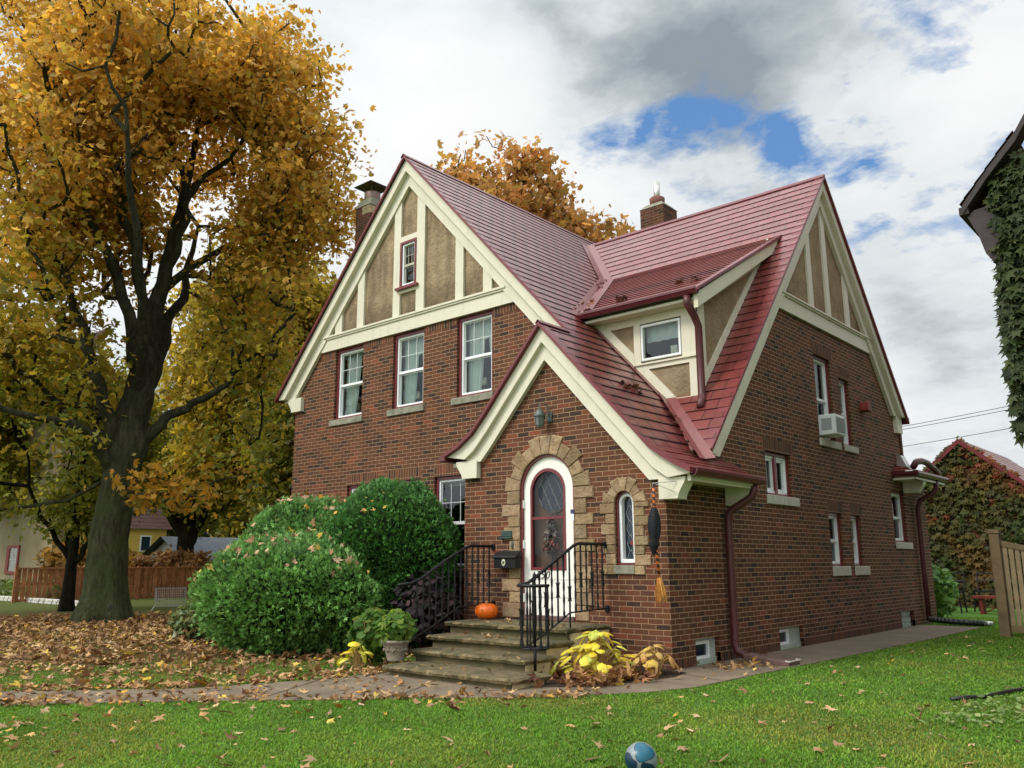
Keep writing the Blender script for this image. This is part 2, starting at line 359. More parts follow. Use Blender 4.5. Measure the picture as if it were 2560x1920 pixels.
# ------------------------------------------------------------------ mesh helpers
class MB:
    def __init__(s): s.v = []; s.f = []; s.uv = []
    def add(s, vs, fs, uvs=None):
        o = len(s.v); s.v += [tuple(p) for p in vs]
        s.f += [tuple(i + o for i in f) for f in fs]
        s.uv += uvs if uvs else [None] * len(fs)
    def box8(s, p):   # p: 8 points, bottom 4 (ccw) then top 4
        s.add(p, [(3, 2, 1, 0), (4, 5, 6, 7), (0, 1, 5, 4), (1, 2, 6, 5), (2, 3, 7, 6), (3, 0, 4, 7)])
    def box(s, a, b):
        x0, y0, z0 = a; x1, y1, z1 = b
        s.box8([(x0, y0, z0), (x1, y0, z0), (x1, y1, z0), (x0, y1, z0), (x0, y0, z1), (x1, y0, z1), (x1, y1, z1), (x0, y1, z1)])
    def fbox(s, F, u0, u1, v0, v1, w0, w1):
        if F.flip: w0, w1 = w1, w0
        s.box8([F(u0, v0, w1), F(u1, v0, w1), F(u1, v0, w0), F(u0, v0, w0), F(u0, v1, w1), F(u1, v1, w1), F(u1, v1, w0), F(u0, v1, w0)])
    def prism(s, F, pts, w0, w1):
        """extruded (possibly concave) polygon in the frame's u,v plane between w0 (back) and w1 (front)"""
        n = len(pts)
        ar = sum(pts[i][0] * pts[(i + 1) % n][1] - pts[(i + 1) % n][0] * pts[i][1] for i in range(n))
        if ar < 0: pts = pts[::-1]
        tri = tessellate_polygon([[Vector((p[0], p[1], 0)) for p in pts]])
        vs = [F(p[0], p[1], w1) for p in pts] + [F(p[0], p[1], w0) for p in pts]
        fs = []
        for t in tri:
            a = [pts[i] for i in t]
            sg = (a[1][0] - a[0][0]) * (a[2][1] - a[0][1]) - (a[2][0] - a[0][0]) * (a[1][1] - a[0][1])
            t = tuple(t) if sg > 0 else tuple(t)[::-1]
            fs.append(t); fs.append(tuple(i + n for i in t[::-1]))
        for i in range(n):
            j = (i + 1) % n; fs.append((j, i, i + n, j + n))
        if F.flip: fs = [f[::-1] for f in fs]
        s.add(vs, fs)
    def tube(s, pts, r, n=8, cap=True):
        pts = [Vector(p) for p in pts]; k = len(pts)
        rs = r if isinstance(r, (list, tuple)) else [r] * k
        up = Vector((0, 0, 1)); rings = []; prevx = None
        for i, p in enumerate(pts):
            d = (pts[min(i + 1, k - 1)] - pts[max(i - 1, 0)]).normalized()
            x = prevx - d * prevx.dot(d) if prevx is not None else (d.cross(up) if abs(d.dot(up)) < .95 else d.cross(Vector((1, 0, 0))))
            x.normalize(); y = d.cross(x); prevx = x
            rings.append([p + (x * math.cos(2 * PI * a / n) + y * math.sin(2 * PI * a / n)) * rs[i] for a in range(n)])
        vs = [q for rg in rings for q in rg]; fs = []
        for i in range(k - 1):
            for a in range(n):
                b = (a + 1) % n
                fs.append((i * n + a, i * n + b, (i + 1) * n + b, (i + 1) * n + a))
        if cap: fs.append(tuple(range(n))[::-1]); fs.append(tuple((k - 1) * n + a for a in range(n)))
        s.add(vs, fs)
    def lathe(s, prof, c=(0, 0, 0), n=24, fn=None):
        vs = []; fs = []; k = len(prof)
        for r, z in prof:
            for a in range(n):
                t = 2 * PI * a / n; rr = r * (fn(t, z) if fn else 1)
                vs.append((c[0] + rr * math.cos(t), c[1] + rr * math.sin(t), c[2] + z))
        for i in range(k - 1):
            for a in range(n):
                b = (a + 1) % n
                fs.append((i * n + a, i * n + b, (i + 1) * n + b, (i + 1) * n + a))
        fs.append(tuple(range(n))[::-1]); fs.append(tuple((k - 1) * n + a for a in range(n)))
        s.add(vs, fs)
    def sphere(s, c, r, nu=16, nv=10, sc=(1, 1, 1)):
        prof = [(max(1e-4, math.sin(PI * i / nv)) * r, -math.cos(PI * i / nv) * r) for i in range(nv + 1)]
        o = len(s.v); s.lathe(prof, (0, 0, 0), nu)
        for i in range(o, len(s.v)):
            p = s.v[i]; s.v[i] = (c[0] + p[0] * sc[0], c[1] + p[1] * sc[1], c[2] + p[2] * sc[2])
    def build(s, name, mat, parent=None, smooth=False, bevel=0., seg=1, at=None):
        me = bpy.data.meshes.new(name)
        V = np.array(s.v, float)
        c = np.array(at) if at is not None else np.array([(V[:, 0].min() + V[:, 0].max()) / 2, (V[:, 1].min() + V[:, 1].max()) / 2, V[:, 2].min()])
        me.from_pydata((V - c).tolist(), [], s.f)
        if any(u is not None for u in s.uv):
            ul = me.uv_layers.new(name='UVMap'); k = 0
            for f, u in zip(s.f, s.uv):
                for j in range(len(f)):
                    ul.data[k].uv = u[j] if u else (0, 0); k += 1
        me.materials.append(M[mat])
        if smooth:
            for p in me.polygons: p.use_smooth = True
        me.update()
        return link(name, me, c, parent, bevel, seg)

def link(name, me, c, parent=None, bevel=0., seg=1):
    o = bpy.data.objects.new(name, me); COL.objects.link(o)
    WLOC[o.name] = Vector(c)
    if parent is not None:
        o.parent = parent; o.location = Vector(c) - WLOC[parent.name]
    else: o.location = c
    if bevel:
        md = o.modifiers.new('bevel', 'BEVEL'); md.width = bevel; md.segments = seg; md.limit_method = 'ANGLE'; md.angle_limit = .6
    return o

def tag(o, label=None, cat=None, group=None, kind=None):
    if label: o['label'] = label
    if cat: o['category'] = cat
    if group: o['group'] = group
    if kind: o['kind'] = kind
    return o

def thing(name, label, cat, loc=(0, 0, 0), group=None):
    o = bpy.data.objects.new(name, None); COL.objects.link(o); o.location = loc; o.empty_display_size = .2
    WLOC[o.name] = Vector(loc)
    return tag(o, label, cat, group)

def copy_tree(o, loc, label=None):
    c = o.copy(); COL.objects.link(c); c.location = loc; WLOC[c.name] = Vector(loc)
    if label: c['label'] = label
    for ch in o.children:
        d = ch.copy(); COL.objects.link(d); d.parent = c
        for gch in ch.children:
            e = gch.copy(); COL.objects.link(e); e.parent = d
    return c

class Frame:
    """u along e, v up, w outward along n"""
    def __init__(s, O, e, n):
        s.O = Vector(O); s.e = Vector(e); s.n = Vector(n)
        s.flip = s.e.cross(Vector((0, 0, 1))).dot(s.n) < 0
    def __call__(s, u, v, w=0.): return s.O + s.e * u + Vector((0, 0, v)) + s.n * w
def FY(y): return Frame((0, y, 0), (1, 0, 0), (0, -1, 0))
def FX(x): return Frame((x, 0, 0), (0, 1, 0), (1, 0, 0))
FROT = lambda O, a: Frame(O, (math.cos(a), math.sin(a), 0), (math.sin(a), -math.cos(a), 0))

def wall(F, outer, holes, depth, name, mat, parent):
    b = MB()
    def ccw(p):
        n = len(p); a = sum(p[i][0] * p[(i + 1) % n][1] - p[(i + 1) % n][0] * p[i][1] for i in range(n))
        return p if a > 0 else p[::-1]
    outer = ccw(outer); holes = [ccw(h) for h in holes]
    polys = [outer] + holes
    flat = [p for q in polys for p in q]
    tri = tessellate_polygon([[Vector((p[0], p[1], 0)) for p in q] for q in polys])
    fs = []
    for t in tri:
        a = [flat[i] for i in t]
        sg = (a[1][0] - a[0][0]) * (a[2][1] - a[0][1]) - (a[2][0] - a[0][0]) * (a[1][1] - a[0][1])
        if abs(sg) < 1e-9: continue
        t = tuple(t) if sg > 0 else tuple(t)[::-1]
        fs.append(t[::-1] if F.flip else t)
    b.add([F(p[0], p[1], 0) for p in flat], fs)
    for h in holes:
        n = len(h); vs = [F(p[0], p[1], 0) for p in h] + [F(p[0], p[1], -depth) for p in h]
        ff = [(i, (i + 1) % n, (i + 1) % n + n, i + n) for i in range(n)]
        b.add(vs, [f[::-1] for f in ff] if F.flip else ff)
    return b.build(name, mat, parent)

def rect(u0, u1, v0, v1): return [(u0, v0), (u1, v0), (u1, v1), (u0, v1)]
def arch(c, hw, v0, spring, n=20):
    return [(c - hw, v0), (c + hw, v0)] + [(c + hw * math.cos(PI * i / n), spring + hw * math.sin(PI * i / n)) for i in range(n + 1)]
def ring_prism(b, F, outer, inner, w0, w1):
    """frame between two polygons with the same vertex count"""
    n = len(outer)
    vs = [F(*p, w1) for p in outer] + [F(*p, w1) for p in inner] + [F(*p, w0) for p in outer] + [F(*p, w0) for p in inner]
    fs = []
    for i in range(n):
        j = (i + 1) % n
        fs += [(i, j, n + j, n + i), (2 * n + i, 2 * n + j, j, i), (n + i, n + j, 3 * n + j, 3 * n + i)]
    if F.flip: fs = [f[::-1] for f in fs]
    b.add(vs, fs)

# ------------------------------------------------------------------ leaf clouds (numpy)
def rotmats(nrm, spin):
    n = nrm / np.linalg.norm(nrm, axis=1, keepdims=True)
    a = np.where(np.abs(n[:, 2:3]) < .9, np.array([[0, 0, 1.]]), np.array([[1., 0, 0]]))
    x = np.cross(a, n); x /= np.linalg.norm(x, axis=1, keepdims=True); y = np.cross(n, x)
    c, s = np.cos(spin)[:, None], np.sin(spin)[:, None]
    X = x * c + y * s; Y = -x * s + y * c
    return np.stack([X, Y, n], axis=2)

def polar_leaf(pts, curl=.25):
    v = [(0, 0, 0)] + [(r * math.cos(math.radians(a)), r * math.sin(math.radians(a)), -curl * r * r) for a, r in pts]
    n = len(pts); return np.array(v), np.array([(0, i + 1, (i + 1) % n + 1) for i in range(n)])
LEAF_TREE = polar_leaf([(90, 1.), (62, .5), (38, .95), (-12, .62), (-90, .28), (192, .62), (142, .95), (118, .5)], .22)
LEAF_FULL = polar_leaf([(90, 1.), (76, .62), (60, .50), (44, .98), (28, .55), (8, .46), (-12, .74), (-50, .36), (-88, .20), (-92, .20), (-130, .36), (192, .74), (172, .46), (152, .55), (136, .98), (120, .50), (104, .62)], .30)
LEAF_OVAL = polar_leaf([(90, 1.), (55, .62), (10, .42), (-40, .40), (-90, .55), (220, .40), (170, .42), (125, .62)], .25)
LEAF_ROUND = polar_leaf([(90, .95), (60, .9), (30, 1.), (0, .9), (-30, 1.), (-60, .85), (-90, .25), (240, .85), (210, 1.), (180, .9), (150, 1.), (120, .9)], .35)
def spray():
    V = []; Fc = []
    for a, L, w in ((0, 1., .17), (38, .78, .14), (-38, .78, .14)):
        a = math.radians(a); d = np.array([math.sin(a), math.cos(a), 0]); p = np.array([d[1], -d[0], 0]); o = len(V)
        V += [d * 0, d * L * .5 + p * w, d * L + np.array([0, 0, -.12]), d * L * .5 - p * w]
        Fc += [(o, o + 1, o + 2), (o, o + 2, o + 3)]
    return np.array(V), np.array(Fc)
SPRAY = spray()

def leaf_mesh(name, tmpl, pos, nrm, spin, size, cols, mat, parent=None, at=None, jitter=.0, rng=None, fold=1.):
    V, Fc = tmpl; N = len(pos); k = len(V)
    R = rotmats(nrm, spin)
    T = V[None] * size[:, None, None]
    if jitter and rng is not None:
        T = T * (1 + jitter * (rng.random((N, k, 1)) - .5))
        if fold > 1:   # crumpled dead leaves: fold along the midrib and across
            T[:, :, 2] += (np.abs(T[:, :, 0]) * (rng.random((N, 1)) * 1.5 - .35) + np.abs(T[:, :, 1]) * (rng.random((N, 1)) * .8 - .3)) * (fold - 1)
            T[:, :, :2] *= (1 - .45 * rng.random((N, 1, 1)) * np.array([[[1., .25]]]))
        T[:, :, 2] *= (rng.random((N, 1)) * 2.6 - .6)
    P = np.einsum('nij,nkj->nki', R, T) + pos[:, None]
    P = P.reshape(-1, 3)
    faces = (Fc[None] + (np.arange(N) * k)[:, None, None]).reshape(-1, 3)
    C = np.repeat(cols, k, axis=0)
    c = np.array(at) if at is not None else np.array([P[:, 0].mean(), P[:, 1].mean(), P[:, 2].min()])
    return tri_mesh(name, P - c, faces, C, mat, parent, c)

def tri_mesh(name, P, faces, C, mat, parent, c):
    me = bpy.data.meshes.new(name); nf = len(faces)
    me.vertices.add(len(P)); me.vertices.foreach_set('co', P.astype(np.float32).ravel())
    me.loops.add(nf * 3); me.loops.foreach_set('vertex_index', faces.astype(np.int32).ravel())
    me.polygons.add(nf); me.polygons.foreach_set('loop_start', np.arange(0, nf * 3, 3, dtype=np.int32))
    try: me.polygons.foreach_set('loop_total', np.full(nf, 3, np.int32))
    except Exception: pass
    at = me.color_attributes.new('Col', 'FLOAT_COLOR', 'POINT')
    at.data.foreach_set('color', np.concatenate([C, np.ones((len(C), 1))], axis=1).astype(np.float32).ravel())
    me.materials.append(M[mat]); me.update(); me.validate()
    return link(name, me, c, parent)

def palette(rng, n, cols, var=.18):
    cols = np.array(cols); i = rng.integers(0, len(cols), n); j = rng.integers(0, len(cols), n); t = rng.random((n, 1)) * .5
    c = cols[i] * (1 - t) + cols[j] * t
    return c * (1 + var * (rng.random((n, 1)) * 2 - 1))

# ------------------------------------------------------------------ the brick house
XM, ZF, SF = -6.03, 9.30, 1.085          # front gable ridge and slope
YS, ZS, SS = 6.18, 8.88, 1.142           # side gable ridge and slope
YA = 0.80                                # main front wall; the vestibule front is y = 0
zR = lambda x: ZF - SF * (x - XM)
zL = lambda x: ZF - SF * (XM - x)
zSf = lambda y: ZS - SS * (YS - y)
zSr = lambda y: ZS - SS * (y - YS)
zD = lambda y: 5.45 + .562 * (y - 1.5)   # dormer shed roof
zE = lambda x: 4.90 - 1.107 * (-1.957 - x)
ENTRY_R = [(-1.957, 4.89), (-.10, zR(-.10)), (.06, 2.755), (.28, 2.612), (.50, 2.505)]
ENTRY_L = [(-1.957, 4.89), (-2.753, 4.01), (-3.083, 3.646), (-3.364, 3.367), (-3.651, 3.187), (-3.95, 3.06)]

def clip_strip(poly, v0, v1):
    def cl(p, keep, at):
        o = []
        for i in range(len(p)):
            a, b = p[i], p[(i + 1) % len(p)]
            ka, kb = keep(a), keep(b)
            if ka: o.append(a)
            if ka != kb:
                t = (at - a[1]) / (b[1] - a[1]); o.append((a[0] + (b[0] - a[0]) * t, at))
        return o
    p = cl(poly, lambda q: q[1] >= v0 - 1e-9, v0)
    return cl(p, lambda q: q[1] <= v1 + 1e-9, v1) if p else p

def roof_plane(name, pts, parent, expo=.225, lap=.011, mat='roof_metal', rng=random.Random(3), v_from_z=True):
    """lapped shingle courses over a convex planar polygon"""
    P = [Vector(p) for p in pts]
    n = (P[1] - P[0]).cross(P[2] - P[0]).normalized()
    if n.z < 0: n = -n
    up = (Vector((0, 0, 1)) - n * n.z).normalized(); e = up.cross(n).normalized()
    org = P[0]
    # keep v aligned with height so that courses of joining planes line up
    v_org = org.z / up.z
    q = [((p - org).dot(e), (p - org).dot(up) + v_org) for p in P]
    u_off = org.dot(e)
    v0 = min(a[1] for a in q); v1 = max(a[1] for a in q)
    b = MB(); k = math.floor(v0 / expo)
    while k * expo < v1:
        lo, hi = k * expo, (k + 1) * expo
        c = clip_strip(q, lo, hi)
        if len(c) >= 3:
            def P3(u, v, h): return org + e * u + up * (v - v_org) + n * h
            hgt = lambda v: .003 + lap * (1 - (v - lo) / expo)
            vs = [P3(u, v, hgt(v)) for u, v in c]
            b.add(vs, [tuple(range(len(c)))], [[(u + u_off, v + 1e-3) for u, v in c]])
            # butt edge of the course
            low = sorted([p for p in c if abs(p[1] - lo) < 1e-6], key=lambda p: p[0])
            if len(low) >= 2:
                a, d = low[0], low[-1]
                b.add([P3(a[0], a[1], -.004), P3(d[0], d[1], -.004), P3(d[0], d[1], hgt(lo)), P3(a[0], a[1], hgt(lo))], [(0, 1, 2, 3)],
                      [[(a[0] + u_off, lo + .001)] * 4])
        k += 1
    return b.build(name, mat, parent)

def chevron(b, F, prof, d0, d1, w0, w1, zmin=None):
    """band between a polyline dropped by d0 and by d1; cut flat at zmin"""
    def cut(pl, d):
        q = [(u, v - d) for u, v in pl]
        if zmin is None: return q
        z0, z1 = zmin if isinstance(zmin, tuple) else (zmin, zmin)
        def end(q, zc):
            while len(q) > 2 and q[1][1] < zc: q = q[1:]
            if q[0][1] < zc:
                (a, b_), (c, d_) = q[0], q[1]; t = (zc - b_) / (d_ - b_); q = [(a + (c - a) * t, zc)] + q[1:]
            return q
        if z0 is not None: q = end(q, z0)
        if z1 is not None: q = end(q[::-1], z1)[::-1]
        return q
    o = cut(prof, d0); i = cut(prof, d1)
    b.prism(F, o + i[::-1], w0, w1)

def window(house, F, u0, u1, v0, v1, style, depth=.10, cas=.045, label=None, sill=None, curtain=None, sill_mat='sill_concrete', apron=False):
    """opening u0..u1, v0..v1 on frame F; glass sits `depth` behind the wall"""
    w = MB()
    # white frame
    fw = .040
    a0, a1, b0, b1 = u0 + cas, u1 - cas, v0 + cas * .9, v1 - cas
    d = depth
    ring_prism(w, F, rect(a0, a1, b0, b1), rect(a0 + fw, a1 - fw, b0 + fw, b1 - fw), -d - .05, -d + .03)
    win = w.build('window', 'white_vinyl', house, bevel=.006)
    if label: win['label'] = label
    c = MB(); ring_prism(c, F, rect(u0 + .002, u1 - .002, v0 + .002, v1 - .002), rect(a0 + .001, a1 - .001, b0 + .001, b1 - .001), -d - .06, -d + .055)
    if style != 'fixed': c.build('casing', 'maroon_trim', win)
    g0, g1, h0, h1 = a0 + fw, a1 - fw, b0 + fw, b1 - fw
    s = MB(); gp = MB()
    if style.startswith('hung'):
        mid = (h0 + h1) / 2 - .02
        s.fbox(F, g0, g1, mid - .016, mid + .016, -d - .035, -d + .012)
        for (x0, x1, y0, y1, ww) in ((g0, g1, mid + .022, h1, -.005), (g0, g1, h0, mid - .022, -.025)):
            ring_prism(s, F, rect(x0, x1, y0, y1), rect(x0 + .014, x1 - .014, y0 + .014, y1 - .014), -d - .03 + ww, -d + ww)
        nx, ny = (3, 2) if '32' in style else (2, 2)
        if 'grid' in style:
            for k in range(1, nx):
                x = g0 + (g1 - g0) * k / nx; s.fbox(F, x - .004, x + .004, mid + .04, h1 - .02, -d - .022, -d - .008)
            for k in range(1, ny):
                y = mid + (h1 - mid) * k / ny; s.fbox(F, g0 + .02, g1 - .02, y - .004, y + .004, -d - .021, -d - .007)
        gp.add([F(g0, mid, -d - .018), F(g1, mid, -d - .018), F(g1, h1, -d - .018), F(g0, h1, -d - .018)], [(0, 1, 2, 3)])
        gp.add([F(g0, h0, -d - .036), F(g1, h0, -d - .036), F(g1, mid, -d - .036), F(g0, mid, -d - .036)], [(0, 1, 2, 3)])
        s.build('sash', 'sill_concrete' if 'dark' in style else 'white_vinyl', win)
    elif style == 'fixed':
        gp.add([F(g0, h0, -d - .02), F(g1, h0, -d - .02), F(g1, h1, -d - .02), F(g0, h1, -d - .02)], [(0, 1, 2, 3)])
    elif style == 'double':
        m = (g0 + g1) / 2
        k = MB(); k.fbox(F, m - .035, m + .035, b0 + .002, b1 - .002, -d - .045, -d + .05); k.build('mullion', 'maroon_trim', win)
        for x0, x1 in ((g0, m - .035), (m + .035, g1)):
            ring_prism(s, F, rect(x0, x1, h0, h1), rect(x0 + .045, x1 - .045, h0 + .045, h1 - .045), -d - .03, -d + .01)
        s.build('sash', 'white_vinyl', win)
        gp.add([F(g0, h0, -d - .018), F(g1, h0, -d - .018), F(g1, h1, -d - .018), F(g0, h1, -d - .018)], [(0, 1, 2, 3)])
    gp.build('pane', 'glass', win)
    if sill:
        sb = MB(); x0, x1, y0, y1 = sill
        sb.fbox(F, x0, x1, y0, y1, -d + .02, .035)
        sb.build('sill', sill_mat, win, bevel=.008)
    if curtain:
        for (xa, xb, xa2, xb2, ya, yb) in curtain:
            cb = MB(); nx, ny = 18, 10; vs = []; fs = []
            for j in range(ny + 1):
                t = j / ny; e0 = xa2 + (xa - xa2) * (t ** .7); e1 = xb2 + (xb - xb2) * (t ** .7)
                for i in range(nx + 1):
                    q = i / nx
                    vs.append(F(u0 + (u1 - u0) * (e0 + (e1 - e0) * q), v0 + (v1 - v0) * (ya + (yb - ya) * t), -d - .14 - .018 * math.sin(q * 26 + t * 1.2)))
            for j in range(ny):
                for i in range(nx):
                    a = j * (nx + 1) + i; fs.append((a, a + 1, a + nx + 2, a + nx + 1))
            cb.add(vs, fs); cb.build('curtain', 'curtain', win, smooth=True)
    return win

def soldier(house, F, u0, u1, v0, v1, mat='brick_soldier'):
    b = MB(); b.fbox(F, u0, u1, v0, v1, -.05, .004); b.build('soldier_course', mat, house)

def gutter_profile(b, A, B, out, h=.095, w=.115):
    """open K-style gutter from A to B (top outer edge line); out = outward horizontal unit vector"""
    A, B, out = Vector(A), Vector(B), Vector(out)
    prof = [(-w, 0), (-w, -h), (-.035, -h), (-.012, -h * .55), (0, -h * .42), (0, -.004), (-.012, .006), (-.016, -.004), (-.016, -h * .4), (-.05, -h + .006), (-w + .006, -h + .006), (-w + .006, 0)]
    n = len(prof)
    vs = [P + out * o + Vector((0, 0, z)) for P in (A, B) for o, z in prof]
    fs = [(i, (i + 1) % n, (i + 1) % n + n, i + n) for i in range(n)] + [tuple(range(n))[::-1], tuple(range(n, 2 * n))]
    b.add(vs, fs)

def build_house():
    H = thing('brick_house', 'dark red brick cottage with cream half-timbered gables and a maroon shingled roof', 'house', (-4.8, 5.2, 0))
    f0, fa, sx = FY(0.), FY(YA), FX(0.)
    # ---------- walls
    W2 = [(-8.28, -7.38), (-6.46, -5.58), (-4.70, -3.83)]
    W1 = [(-7.75, -6.86), (-6.52, -5.62), (-5.24, -4.36)]
    holes = [rect(a, b, 4.22, 5.70) for a, b in W2] + [rect(a, b, 1.23, 2.85) for a, b in W1]
    wall(fa, [(-9.65, -.3), (-2.0, -.3), (-2.0, 4.78), (-2.9, 5.73), (-9.27, 5.73), (-9.65, 5.30)], holes, .13, 'wall', 'brick', H)
    DC, DW, DS = -2.011, .506, 2.402
    AC, AW, ASP = -.655, .150, 2.14
    wall(f0, [(-3.57, -.3), (0, -.3), (0, 2.68), (-.1, 2.80), (-1.957, 4.80), (-2.753, 3.93), (-3.083, 3.56), (-3.364, 3.28), (-3.57, 3.16)],
         [arch(DC, DW, .53, DS), arch(AC, AW, 1.30, ASP, 14)], .16, 'wall', 'brick', H)
    SW = dict(b=(5.40, 6.20, 3.53, 5.12), c=(6.58, 7.12, 3.53, 4.85), d=(3.07, 4.06, 2.38, 3.09), e=(5.53, 6.17, 1.25, 2.21), f=(6.61, 7.13, 1.25, 2.20), g=(9.07, 9.93, 1.73, 2.82))
    BW = [(.60, 1.27, -.04, .345), (3.17, 4.10, -.04, .335), (8.99, 9.85, -.04, .33)]
    wall(sx, [(0, -.3), (9.95, -.3), (9.95, 4.45), (8.93, 5.70), (3.44, 5.70), (1.0, 2.92), (.05, 2.74), (0, 2.64)],
         [rect(*q) for q in SW.values()] + [rect(*q) for q in BW], .14, 'wall', 'brick_side', H)
    b = MB(); b.prism(FX(-3.57), [(0.004, -.3), (YA, -.3), (YA, 3.14), (0.004, 3.14)], -.12, -.004)
    o = b.build('wall', 'brick', H)
    b = MB(); b.prism(FX(-9.652), [(YA + .003, -.3), (10.1, -.3), (10.1, 5.3), (YA + .003, 5.3)], 0., .12); b.build('wall', 'brick', H)
    b = MB(); b.prism(FY(10.1), [(-9.65, -.3), (-.003, -.3), (-.003, 4.4), (-1.4, 5.3), (-5.6, 8.7), (-6.0, 9.1), (-9.65, 5.3)], -.1, 0.); b.build('wall', 'brick', H)
    # rear lean-to
    b = MB(); b.prism(FX(-.012), [(9.951, -.3), (11.46, -.3), (11.46, 3.05), (9.951, 3.05)], -.12, .008); b.build('wall', 'brick_side', H)
    b = MB(); b.prism(FY(11.46), [(-5, -.3), (-.14, -.3), (-.14, 3.), (-5, 3.)], -.1, 0.); b.build('wall', 'brick_side', H)
    # soldier courses
    xs = [-9.22, W2[0][0], W2[0][1], W2[1][0], W2[1][1], W2[2][0], W2[2][1], -2.95]
    for i in range(0, 8, 2): soldier(H, fa, xs[i] + .002, xs[i + 1] - .002, 5.585, 5.728)
    for a, c in W1: soldier(H, fa, a - .02, c + .04, 2.85, 3.06)
    soldier(H, sx, 3.0, 4.15, 3.09, 3.30, 'brick_side_soldier')
    soldier(H, sx, 5.50, 6.24, 2.212, 2.42, 'brick_side_soldier'); soldier(H, sx, 6.58, 7.19, 2.202, 2.41, 'brick_side_soldier')
    soldier(H, sx, 5.33, 6.30, 5.122, 5.33, 'brick_side_soldier'); soldier(H, sx, 6.52, 7.19, 4.852, 5.06, 'brick_side_soldier')
    ys = [0.02, .60, 1.27, 3.17, 4.10, 8.99, 9.85, 9.94]
    for i in range(0, 8, 2): soldier(H, sx, ys[i], ys[i + 1], -.2, .135, 'brick_side_soldier')
    # ---------- stucco gables
    wall(fa, [(-9.0, 5.731), (-3.06, 5.731), (XM, zR(XM) - .12)], [rect(-6.262, -5.798, 6.612, 7.558)], .1, 'stucco_panel', 'stucco', H)
    b = MB(); b.prism(sx, [(3.6, 5.701), (8.76, 5.701), (YS, ZS - .12)], -.10, -.004); b.build('stucco_panel', 'stucco_clean', H)
    # ---------- half timber, front gable (protrudes 45 mm)
    t0, t1 = -.003, .045
    profF = [(-10.12, zL(-10.12)), (XM, ZF), (-1.93, zR(-1.93))]
    def under(x): return (zL(x) if x < XM else zR(x)) - .55
    def post(x0, x1, z0, name='timber_post', F=fa, und=under, mat='cream_paint'):
        b = MB(); c = [(x0, z0), (x1, z0)] + ([(x1, und(x1)), (XM, und(XM)), (x0, und(x0))] if F is fa and x0 < XM < x1 else [(x1, und(x1)), (x0, und(x0))])
        b.prism(F, c, t0, t1); b.build(name, mat, H)
    for x0, x1 in ((-8.295, -8.075), (-7.575, -7.365), (-6.465, -6.265), (-5.795, -5.57), (-4.72, -4.515), (-4.02, -3.81)): post(x0, x1, 6.04)
    for z0, z1 in ((7.56, 7.675), (6.505, 6.60)):
        b = MB(); b.fbox(fa, -6.264, -5.796, z0, z1, t0, t1); b.build('timber_rail', 'cream_paint', H)
    b = MB(); b.prism(fa, [(-9.30, 5.72), (-2.88, 5.72), (-3.22, 6.04), (-8.86, 6.04)], t0, t1 + .003); b.build('timber_beam', 'cream_paint', H)
    b = MB(); b.fbox(fa, -8.64, -3.46, 6.00, 6.045, t1 + .003, t1 + .05); b.fbox(fa, -8.61, -3.49, 5.965, 6.00, t1 + .003, t1 + .03); b.build('moulding', 'cream_paint', H, bevel=.006)
    # gable window
    wn = window(H, Frame((0, YA, 0), (1, 0, 0), (0, -1, 0)), -6.266, -5.794, 6.60, 7.56, 'hung32grid_dark', depth=-.005, cas=.05, label='small dark sash window high in the front gable')
    b = MB(); b.fbox(fa, -6.34, -5.72, 6.565, 6.612, t1, t1 + .07); b.build('sill', 'maroon_trim', wn)
    # ---------- rake boards
    b = MB(); chevron(b, fa, profF, .05, .315, .045, .17, (4.84, None)); b.build('rake_board', 'cream_paint', H, bevel=.006)
    b = MB(); chevron(b, fa, profF, .315, .60, -.002, .075, (4.84, None)); b.build('rake_board', 'cream_paint', H)
    b = MB(); chevron(b, fa, profF, -.012, .05, .04, .235); b.build('drip_edge', 'maroon_trim', H)
    # eave return bracket at the left
    def cyma(x0, x1, z0, z1, flip):   # profile of an eave bracket; curved on one side
        n = 10; pts = []
        for i in range(n + 1):
            t = i / n; s = .5 - .5 * math.cos(PI * t)
            pts.append((s, t))
        out = [(x1, z0), (x1, z1)] if not flip else [(x0, z0), (x0, z1)]
        if not flip: cur = [(x0 + (x1 - x0) * .30 * (1 - s), z0 + (z1 - z0) * t) for s, t in pts][::-1]
        else: cur = [(x1 - (x1 - x0) * .30 * (1 - s), z0 + (z1 - z0) * t) for s, t in pts][::-1]
        return out + cur
    b = MB(); b.prism(fa, cyma(-9.84, -9.345, 4.54, 4.84, False), -.002, .09); b.build('eave_bracket', 'cream_paint', H, bevel=.005)
    b = MB(); b.box((-10.02, YA - .04, 4.78), (-9.66, 10.05, 4.835)); b.build('soffit', 'cream_paint', H)
    b = MB(); gutter_profile(b, (-10.16, .60, 4.90), (-10.16, 10.1, 4.90), (-1, 0, 0)); b.build('gutter', 'maroon_gutter', H)
    # ---------- side gable trim
    profS = [(.93, zSf(.93)), (YS, ZS), (10.12, zSr(10.12))]
    unS = lambda y: (zSf(y) if y < YS else zSr(y)) - .5
    for y0, y1 in ((5.36, 5.56), (6.20, 6.40), (7.22, 7.42)):
        b = MB(); c = [(y0, 6.0), (y1, 6.0), (y1, unS(y1)), (y0, unS(y0))]; b.prism(sx, c, t0, .035); b.build('timber_post', 'cream_paint', H)
    b = MB(); b.prism(sx, [(3.45, 5.66), (8.93, 5.66), (8.62, 6.0), (3.75, 6.0)], t0, .045); b.build('timber_beam', 'cream_paint', H)
    b = MB(); b.fbox(sx, 4.02, 8.60, 5.955, 5.995, .045, .09); b.fbox(sx, 4.05, 8.57, 5.92, 5.955, .045, .07); b.build('moulding', 'cream_paint', H, bevel=.006)
